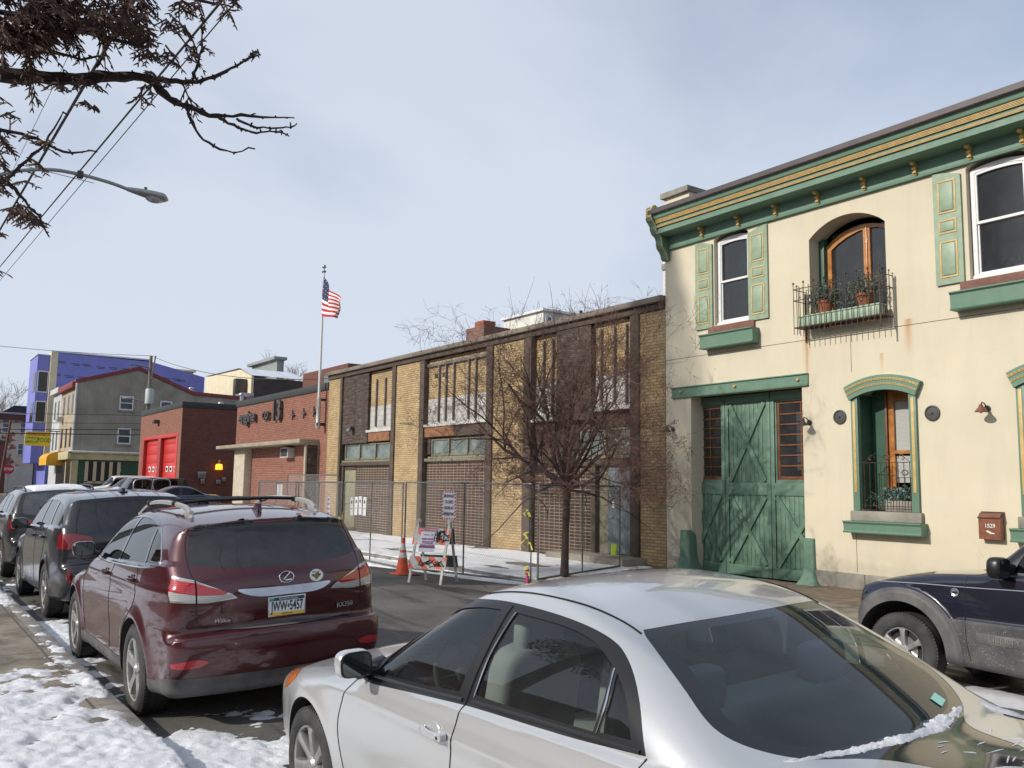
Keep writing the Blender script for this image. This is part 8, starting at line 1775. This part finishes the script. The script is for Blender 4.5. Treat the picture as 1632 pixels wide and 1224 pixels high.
# street lamp: pole left of the view, arm reaching over the street
def street_lamp():
    c = at_x(236, 311, -16.9); hy, hz = c.y, c.z; X = -16.9; r = root('street_lamp', (X, .9, .12), 'grey cobra-head street lamp on a long curved arm', 'street lamp'); G = mat('lamp_grey', (.30, .32, .31), .5, .2, .2, 5)
    n = MB(); n.tube([(X, .9, .1), (X, .9, 3), (X, .9, hz-.5)], [.10, .085, .065], 14, G); n.build('pole', r)
    n = MB(); pts = [(X, .9, hz-.55), (X, 1.05, hz-.25), (X, 1.45, hz-.02), (X, 1.95, hz+.12), (X, 2.4, hz+.14), (X, 2.9, hz+.10), (X, hy-.32, hz+.03)]; P = cr([(p[1], p[2]) for p in pts], 5, False); n.tube([(X, a, b) for a, b in P], .032, 10, G); n.box(X-.045, X+.045, 2.38, 2.48, hz+.07, hz+.20, MATS['bronze'], .01); n.build('arm', r)
    n = MB(); k = 18; V = []; L0, L1 = hy-.36, hy+.36
    for i in range(k+1):
        t = i/k; y = L0+(L1-L0)*t; w_ = (.055+.115*math.sin(min(1, t*1.25)*PI/2)**1.3)*(1-max(0, (t-.82)/.18)**2.2*.85); hh = (.05+.055*math.sin(t*PI*.62))*(1-max(0, (t-.84)/.16)**2*.8)
        for j in range(14): a = 2*PI*j/14; V.append((X+w_*math.cos(a), y, hz+.03-.06*t+hh*math.sin(a)*(1 if math.sin(a) > 0 else .55)))
    n.add(V, [(i*14+j, i*14+(j+1) % 14, (i+1)*14+(j+1) % 14, (i+1)*14+j) for i in range(k) for j in range(14)]+[tuple(range(14)), tuple(k*14+j for j in range(14))], G, True); hd = n.build('lamp_head', r)
    n = MB(); n.ball((X, hy+.12, hz-.035), .13, MATS['lamp_clear'], 18, .95, 1.35, .72); n.build('lens', hd); n = MB(); n.lathe([(.03, 0), (.032, .05), (.025, .06), (0, .06)], (X, hy-.05, hz+.08), 'z', 12, MATS['green_dark']); n.build('photo_cell', hd)
street_lamp()
def wire(name, pts, r_, label, group='overhead wires along the near side', sag=0.0):
    a, b = Vector(pts[0]), Vector(pts[-1]); n = MB(); k = 40; P = []
    for i in range(k+1): t = i/k; p = a.lerp(b, t); p.z -= sag*4*t*(1-t); P.append(p)
    n.tube(P, r_, 6, MATS['tyre']); o = n.build(name, None, loc=a); tagp(o, label, 'wire', group)
for (p0, p1, Y, rr, nm) in (((352, 3), (0, 425), 2.6, .014, 'overhead_cable'), ((378, 0), (0, 447), 2.6, .007, 'overhead_wire'), ((205, 15), (0, 366), 1.9, .022, 'overhead_cable'), ((122, 62), (22, 268), 2.3, .006, 'overhead_wire')):
    a, b = at_y(*p0, Y), at_y(*p1, Y); d = b-a; lb = {.014: 'thin black cable crossing in front of the lamp arm, upper of the pair', .007: 'thinnest black wire just below the cable in front of the lamp head', .022: 'thick twisted black cable crossing the conifer branches', .006: 'fine black wire left of the thick twisted cable'}[rr]
    wire(nm, [a-d*.35, b+d*.6], rr, lb)
wire('lamp_wire', [at_x(150, 292, -16.9), at_x(30, 262, -16.9)+Vector((0, 0, 0))], .006, 'short feed wire running along the street lamp arm', None)
def far_poles():
    X = -90.0; t = at_x(241, 567, X); r = root('utility_pole', (X, t.y, 0), 'wooden utility pole with a grey transformer before the gabled grey wall', 'utility pole'); W_ = mat('pole_wood', (.20, .175, .145), .9, 0, .3, 2)
    n = MB(); n.tube([(X, t.y-.0, 0), (X, t.y, t.z)], [.22, .15], 12, W_); n.build('pole', r)
    n = MB(); n.tube([(X+.3, t.y+.35, t.z), (X+.2, t.y+.1, t.z-2.3)], .07, 6, W_); n.tube([(X, t.y-1.9, t.z-1.0), (X, t.y+.2, t.z-1.2)], .06, 6, W_); n.tube([(X, t.y-1.85, t.z-1.0), (X, t.y-1.8, t.z-1.5)], .05, 6, W_); n.build('cross_arm', r)
    p = at_x(238, 632, X+.5); n = MB(); n.lathe([(0, -.75), (.36, -.75), (.40, -.7), (.40, .65), (.34, .75), (0, .78)], (X+.55, p.y, p.z), 'z', 20, mat('transformer_grey', (.36, .39, .39), .5)); n.lathe([(.1, .75), (.12, 1.0), (0, 1.05)], (X+.45, p.y-.15, p.z), 'z', 8, MATS['steel']); n.build('transformer', r)
    p = at_x(201, 635, X); n = MB(); n.tube([(X, t.y, p.z-.6), (X, p.y+1.6, p.z-.15), (X, p.y+.5, p.z)], .06, 6, MATS['lamp_grey']); n.ball((X, p.y+.1, p.z), .3, MATS['lamp_grey'], 12, .7, 1.6, .5); n.build('street_light', r)
    top = Vector((X, t.y, t.z))
    a = at_x(0, 547, X-4); g = 'far wires meeting at the wooden pole'
    wire('far_wire', [a-(top-a)*.5, top], .022, 'far wire running left from the wooden pole', g, .3)
    b = at_y(527, 603, 20.0); wire('far_wire', [top, b], .022, 'far wire running right from the wooden pole behind the flagpole', g, .8)
    X2 = -86.0
    for k, (y0_, y1_, rr) in enumerate(((658, 662, .022), (673, 675, .022), (684, 685, .03), (690, 693, .045))):
        a, b = at_x(-30, y0_, X2), at_x(226, y1_, X2); wire('street_wire', [a, b+(b-a)*.3], rr, '%s of four wires crossing before the corner building' % ('uppermost', 'second', 'third', 'lowest and thickest')[k], 'wires across the side street')
    X = -84.0; p = at_x(12.5, 748, X); q = at_x(17, 670, X); r = root('sign_pole', (X, q.y, 0), 'brown steel pole at the left edge carrying the wires', 'pole'); n = MB(); n.tube([(X, p.y-.6, 0), (X, q.y, q.z)], [.13, .09], 10, MATS['trim_brown']); n.build('pole', r)
    r = root('stop_sign', (X+.5, p.y, p.z), 'red octagonal stop sign at the far left', 'sign'); R8 = .42; n = MB(); n.tube([(X+.45, p.y, 0), (X+.45, p.y, p.z+.3)], .04, 8, MATS['steel']); n.build('post', r)
    pts = [(p.y+R8*math.cos(PI/8+k*PI/4), p.z+R8*math.sin(PI/8+k*PI/4)) for k in range(8)]; n = MB(); n.prism(pts, 'x', X+.5, X+.53, mat('stop_red', (.40, .02, .03), .5)); n.build('plate', r); n = MB(); text_mb(n, 'STOP', .30, (X+.54, p.y, p.z), (0, 1, 0), (0, 0, 1), MATS['white_frame'], .01, bold=.008, sx=.9); n.build('lettering', r)
far_poles()
# ================================================================ vegetation
mat('bark', (.085, .055, .045), .9, 0, .5, 12, (.05, .035, .03), .5, 40); mat('twig', (.125, .066, .05), .85, 0, .4, 9); mat('berry', (.16, .025, .022), .6); mat('bark_grey', (.16, .14, .125), .9, 0, .4, 3)
def grow(base, direction, length, radius, rn, depth, out_, tips, spread=.6, up=.15, seg=5, ratio=.66, kids=(2, 4), droop=0.0, minr=.0025, wig=.16):
    """list of tapering twigs; every twig is (points, radii)"""
    pts = [base]; d = direction.normalized(); rs = [radius]; p = base.copy()
    for i in range(seg):
        d = (d+Vector((rn.gauss(0, wig), rn.gauss(0, wig), rn.gauss(0, wig)+up*.3-droop*.1))).normalized(); p = p+d*(length/seg); pts.append(p.copy()); rs.append(max(minr*.7, radius*(1-.55*(i+1)/seg)))
    out_.append((pts, rs, depth))
    if depth == 0: tips.append((pts[-1], d)); return
    for k in range(rn.randint(*kids)):
        t = rn.uniform(.35, 1.0); i = min(seg, max(1, int(round(t*seg)))); b = pts[i]; ax = Vector((rn.gauss(0, 1), rn.gauss(0, 1), rn.gauss(0, 1))); ax = (ax-d*ax.dot(d)).normalized()
        nd = (d+ax*rn.uniform(spread*.6, spread*1.5)+Vector((0, 0, up))).normalized(); grow(b, nd, length*rn.uniform(ratio*.8, ratio*1.15), max(minr, rs[i]*rn.uniform(.5, .72)), rn, depth-1, out_, tips, spread, up, max(3, seg-1), ratio, kids, droop, minr, wig)
def tree_mesh(out_, n, m, sides=(8, 5, 4, 3, 3, 3, 3)):
    mx = max(o[2] for o in out_)
    for pts, rs, dp in out_: n.tube(pts, rs, sides[min(mx-dp, len(sides)-1)], m, cap=False)
def street_tree():
    x, y = -13.98, 11.25; r = root('bare_tree', (x, y, .12), 'bare crabapple street tree with dense twigs and tiny dried fruit before the brick garage', 'tree'); rn = random.Random(11)
    n = MB(); n.tube([(x, y, .05), (x+.01, y, .3), (x+.03, y, 1.0), (x+.06, y, 1.6), (x+.05, y, 1.95), (x+.04, y, 2.1)], [.105, .083, .072, .076, .095, .07], 12, MATS['bark']); n.build('trunk', r)
    main = []; tips = []; heads = [((-.9, .1, 1.0), 2.1, .050), ((-1.5, -.1, .62), 3.1, .048), ((-.5, .3, 1.5), 2.45, .05), ((.25, -.2, 1.6), 2.4, .052), ((.9, .2, 1.15), 1.9, .045), ((1.2, -.25, .38), 2.3, .038), ((-1.0, -.4, .22), 2.1, .036), ((.05, .1, 1.7), 2.4, .05), ((.55, .6, .7), 1.6, .035), ((-.3, -.6, .8), 1.7, .036), ((-.7, .5, .45), 1.8, .034), ((.9, -.5, .22), 1.7, .030), ((-1.0, .6, .9), 2.0, .036), ((.6, .2, .95), 1.8, .04), ((-.2, .2, .7), 1.6, .036), ((.3, -.6, .5), 1.5, .03), ((-1.5, .3, 1.0), 3.0, .042), ((-.8, 0, .12), 2.0, .03), ((.8, .4, .75), 1.8, .034), ((.1, .5, 1.2), 1.8, .036), ((-.5, -.3, 1.1), 1.9, .036)]
    for d, L, rr in heads: grow(Vector((x+.05, y, 1.95+rn.uniform(-.12, .10))), Vector(d), L, rr, rn, 5, main, tips, spread=.78, up=.03, seg=6, ratio=.61, kids=(3, 5), wig=.19, minr=.0026)
    big = [o for o in main if o[2] >= 4]; small = [o for o in main if o[2] < 4]
    def inside(o):
        p = o[0][-1]; return abs(p.x-(x-.9)) < 4.3 and p.z < 5.72 and p.z > 1.45
    small = [o for o in small if inside(o)]
    rn.shuffle(small); 
    n = MB(); tree_mesh(big, n, MATS['bark'], (8, 6)); n.build('limb', r)
    n = MB(); [n.tube(o[0], o[1], 3, MATS['twig'], cap=False) for o in small if o[2] >= 1]; [n.tube(o[0], o[1], 3, MATS['twig'], cap=False) for o in small if o[2] == 0]; c = n.build('crown', r)
    n = MB(); k = 0
    for p, d in tips:
        if rn.random() < (.42 if p.z < 3.6 else .10) and 1.6 < p.z < 5.9 and abs(p.x-x) < 3.5: n.ball(p, rn.uniform(.006, .012), MATS['berry'] if rn.random() < .6 else MATS['twig'], 5)
    n.build('dried_fruit', c, kind='stuff')
    # long whip shoots on top
    n = MB()
    for k in range(16):
        bx_ = x+rn.uniform(-2.2, 1.3); p = Vector((bx_, y+rn.uniform(-.6, .6), rn.uniform(4.9, 5.5))); d = Vector((rn.uniform(-.6, .35), rn.uniform(-.2, .2), 1)); L = rn.uniform(.4, 1.0); n.tube([p, p+d*L*.5+Vector((rn.gauss(0, .05), 0, 0)), p+d*L], [.006, .004, .002], 3, MATS['twig'], cap=False)
    n.build('whip_shoot', r)
street_tree()
def far_tree(x, y, h, sd, label, depth=5, m='bark_grey', r0=.3, kids=(3, 4), fork=.35):
    rn = random.Random(sd); r = root('bare_tree', (x, y, 0), label, 'tree'); n = MB(); n.tube([(x, y, 0), (x, y, h*fork)], [r0*1.2, r0], 8, MATS[m]); n.build('trunk', r); main = []; tips = []
    for k in range(5): a = 6.28*k/5+rn.random(); grow(Vector((x, y, h*(fork-.03*k))), Vector((math.cos(a)*.6, math.sin(a)*.6, 1)), h*.28, r0*.55, rn, depth-1, main, tips, spread=.6, up=.15, seg=4, ratio=.68, kids=kids, minr=.018, wig=.12)
    n = MB(); tree_mesh(main, n, MATS[m], (5, 4, 3, 3, 3)); n.build('crown', r)
p = at_x(-10, 640, -150); far_tree(-150, p.y, 17.5, 3, 'bare grey tree rising above the peeling building at the far left'); far_tree(-148, p.y+4.5, 14.5, 8, 'smaller bare grey tree right of the tall one at the far left')
p = at_y(438, 572, 60); far_tree(p.x, 60, p.z+1.0, 5, 'brownish bare tree top showing between roofs behind the flagpole', 6, 'twig', .35, (3, 5))
# unseen narrow tree, added to cast a soft band of shade on the facade

def shade_tree(x, y, h, w):
    r = root('shade_evergreen', (x, y, 0), 'tall narrow tree added behind the viewer to cast shade on the facade', 'tree'); rn = random.Random(4); n = MB(); n.tube([(x, y, 0), (x, y, h)], [.3, .05], 8, MATS['bark']); n.build('trunk', r); n = MB()
    for k in range(15000): z = rn.uniform(8, h); ww = w*min(1, (h-z)/4+.15); a = rn.uniform(0, 6.28); b = rn.random()**.5*ww; leaf(n, Vector((x+math.cos(a)*b, y+math.sin(a)*b, z)), rn.uniform(.08, .18), rn, MATS['needle_green'])
    n.build('crown', r)
mat('needle_green', (.03, .06, .03), .7)
shade_tree(-18.3, -8.0, 21.0, 1.35)

# conifer with dead brown sprays reaching in at the upper left
mat('needle_brown', (.060, .026, .016), .8, 0, .5, 5, (.09, .05, .035)); mat('needle_tan', (.17, .11, .075), .8, 0, .3, 5); mat('conifer_bark', (.050, .035, .030), .9, 0, .4, 10, bump=.4)
def conifer():
    D = 5.0; tr = Vector((-1.2, -2.8, .12)); r = root('conifer', (tr.x, tr.y, .12), 'conifer with dying brown sprays reaching into the upper left of the view', 'tree'); rn = random.Random(6)
    n = MB(); n.tube([(tr.x, tr.y, .1), (tr.x, tr.y, 2.5), (tr.x+.03, tr.y, 7.5)], [.22, .17, .05], 12, MATS['conifer_bark']); n.build('trunk', r)
    limbs = MB(); sprays = MB(); count = [0]
    def path(px, d0=D, d1=None, wob=.0): d1 = d1 or d0; k = len(px); return [at_dist(a, b, d0+(d1-d0)*i/max(1, k-1)+rn.uniform(-wob, wob)) for i, (a, b) in enumerate(px)]
    def limb(px, r0, r1, d0=D, d1=None, rough=True):
        P = path(px, d0, d1); Q = []; n3 = len(P)
        for i in range(n3-1):
            for k in range(4):
                t = k/4; p0, p1, p2, p3 = P[max(i-1, 0)], P[i], P[i+1], P[min(i+2, n3-1)]
                Q.append(.5*((2*p1)+(p2-p0)*t+(2*p0-5*p1+4*p2-p3)*t*t+(3*p1-p0-3*p2+p3)*t**3))
        Q.append(P[-1]); m_ = len(Q)
        if px[0][0] < -150: t0 = Vector((tr.x, tr.y, min(6.8, Q[0].z+.3))); Q = [t0.lerp(Q[0], k/5)+Vector((0, 0, .15*math.sin(k/5*PI))) for k in range(5)]+Q; m_ = len(Q)
        Q = [q_+Vector((rn.gauss(0, .003), rn.gauss(0, .003), rn.gauss(0, .004))) for q_ in Q]
        limbs.tube(Q, [1.4*(r0+(r1-r0)*i/(m_-1))*(1+(rn.uniform(-.18, .35) if rough else 0)) for i in range(m_)], 7, MATS['conifer_bark']); return Q
    def spray(p, d, L, m, dens=1.0, depth=2):
        """a flat drooping fan of scale-leaved twiglets"""
        d = d.normalized(); side = d.cross(Vector((rn.gauss(0, .3), rn.gauss(0, .3), 1))).normalized(); k = max(3, int(L/.036*dens)); P = [p]; q = p.copy(); dd = d.copy()
        for i in range(k): dd = (dd+Vector((rn.gauss(0, .05), rn.gauss(0, .05), -.035))).normalized(); q = q+dd*(L/k); P.append(q.copy())
        sprays.tube(P, [.0056*(1-.6*i/k) for i in range(k+1)], 3, m, cap=False)
        for i in range(1, k+1):
            for sg in (-1, 1):
                if rn.random() < .25: continue
                t = i/k; l = L*.34*(1.15-t)*rn.uniform(.7, 1.15)+.008; nd = (dd*rn.uniform(.6, 1.0)+side*sg*rn.uniform(.4, .9)+Vector((rn.gauss(0, .15), rn.gauss(0, .15), -.18))).normalized()
                if depth > 1 and l > .05: spray(P[i], nd, l, m, dens, depth-1)
                else: e = P[i]+nd*max(l, .028); sprays.tube([P[i], (P[i]+e)/2+Vector((0, 0, .001)), e], [.0040, .0042, .0018], 3, m, cap=False)
    main = limb([(-330, 40), (-120, 85), (0, 118), (80, 125), (160, 124), (228, 122), (262, 150), (300, 172), (345, 184), (400, 185), (470, 187)], .031, .0022, D+.3, D)
    limb([(228, 122), (270, 128), (315, 130), (350, 118), (385, 100), (412, 83)], .010, .0028); limb([(300, 172), (305, 195), (325, 222), (362, 241), (405, 236)], .007, .0022); limb([(345, 184), (372, 200), (400, 211), (432, 208), (462, 217)], .006, .002); limb([(375, 188), (410, 202), (450, 204), (472, 199)], .005, .0018)
    limb([(308, 125), (318, 95), (323, 62), (321, 30)], .006, .002); limb([(-330, 150), (-100, 175), (0, 205), (60, 222), (100, 240), (156, 243)], .012, .0025); limb([(-80, 330), (0, 290), (35, 262), (70, 230), (100, 180)], .009, .002); limb([(-200, 300), (-60, 280), (0, 283), (30, 310), (60, 345), (78, 380)], .012, .002)
    limb([(385, 100), (398, 92), (415, 88)], .003, .0016); limb([(400, 84), (402, 92), (410, 80)], .003, .0015)
    limb([(-300, -60), (-100, 0), (60, 30), (160, 58), (230, 75)], .018, .005); limb([(-200, -140), (60, -60), (200, -20), (300, -5), (372, 12)], .014, .003); limb([(-260, 0), (-60, 55), (40, 75), (130, 92), (170, 88)], .012, .003)
    base_v = list(limbs.v); 
    for k in range(230):   # short broken stubs along the limbs
        q = Vector(base_v[rn.randrange(len(base_v))]); d = Vector((rn.gauss(0, 1), rn.gauss(0, 1), rn.gauss(.2, 1))).normalized(); L = rn.uniform(.008, .032); limbs.tube([q-d*.005, q+d*L*.6+Vector((0, 0, .004)), q+d*L], [.005, .004, .0025], 4, MATS['conifer_bark'], cap=False)
    lb = limbs.build('branch', r)
    def at(px, py, dx, dy, Lpx, m, dens=1.0, dist=None):
        dist = dist or D+rn.uniform(-.35, .25); a = at_dist(px, py, dist); b = at_dist(px+dx, py+dy, dist+rn.uniform(-.05, .05)); spray(a, b-a, Lpx*dist/1400.0, m, dens)
    NB, NTn = MATS['needle_brown'], MATS['needle_tan']
    # dense mass in the corner thinning to the right
    for k in range(150):
        u = rn.random()**.8; px = -20+u*250; py = rn.uniform(-55, 62-22*u*rn.random()); at(px, py, rn.uniform(-.25, .6), rn.uniform(.7, 1.3), rn.uniform(50, 95), NB if rn.random() < .85 else NTn)
    for k in range(60): at(rn.uniform(-15, 80), rn.uniform(20, 78), rn.uniform(-.2, .8), rn.uniform(.3, 1), rn.uniform(35, 60), NB)
    for (px, py, dx, dy, L) in ((205, 28, .35, 1, 95), (225, 45, .1, 1, 85), (240, 60, -.1, 1, 90), (185, 30, .3, 1, 70), (160, 20, .4, 1, 85), (250, 85, .25, 1, 50), (265, 30, .6, .8, 70), (280, 50, .7, .8, 65), (295, 40, .6, 1, 60), (262, 78, .6, 1, 60), (235, 80, .2, 1, 70), (310, -10, .5, 1, 60), (330, -30, .6, .9, 60), (300, -30, .8, 1, 85), (285, 5, .6, 1, 75), (355, 0, .5, 1, 60), (365, -10, .3, 1, 65), (375, 2, .9, .5, 40), (362, 14, .2, 1, 45), (245, 120, .6, .45, 60), (250, 128, .5, .6, 60), (225, 140, 0, 1, 55), (243, 150, .15, 1, 40), (232, 160, -.6, .9, 28), (140, 125, .5, .9, 75), (120, 128, .3, 1, 50), (85, 128, .7, .9, 60), (60, 128, .4, 1, 40), (135, 160, .7, .5, 60), (150, 168, .6, .6, 40), (30, 130, .5, 1, 45), (290, 130, .5, 1, 55), (270, 95, .7, .6, 55), (305, 60, .4, .9, 50), (318, 70, .7, .5, 40), (300, 90, .6, .5, 45)):
        at(px, py, dx, dy, L, NB, 1.0, D)
        if rn.random() < .6: at(px+rn.uniform(-10, 10), py-6, dx+rn.uniform(-.2, .2), dy, L*.8, NB)
    for (px, py, dx, dy, L) in ((10, 180, .25, -.7, 60), (5, 165, .3, -.5, 40), (15, 210, .3, -1, 45), (30, 225, .6, -.8, 60), (50, 255, .5, -1, 70), (62, 262, .6, -.8, 60), (70, 240, .5, -1, 60), (40, 290, .6, -.9, 65), (0, 240, .5, .1, 55), (0, 262, .7, .3, 50), (60, 225, 1, -.25, 50), (45, 275, 1, -.3, 60)): at(px, py, dx, dy, L, NTn, .8, D)
    for (px, py, dx, dy, L) in ((0, 205, .6, .5, 60), (0, 220, .5, .7, 55), (-5, 250, .6, .7, 55), (0, 290, .5, .3, 50), (20, 330, .3, .9, 50), (28, 322, .5, .9, 75), (35, 330, .6, .8, 85), (48, 345, .5, 1, 65), (42, 338, .9, .9, 60), (-5, 280, .5, .8, 60), (0, 300, .4, .8, 50), (0, 370, .5, 1, 22), (-5, 435, 1, .15, 28), (-8, 90, .5, 1, 60), (-8, 150, .6, .6, 50)):
        at(px, py, dx, dy, L, NB, 1.0, D)
        at(px+rn.uniform(-5, 5), py+rn.uniform(-8, 4), dx, dy+.2, L*.8, NB)
    sp = sprays.build('foliage', r, flat=True)
conifer()
silver_sedan(); maroon_suv(); navy_jeep(); dark_suv(); black_suv(); across_cars()
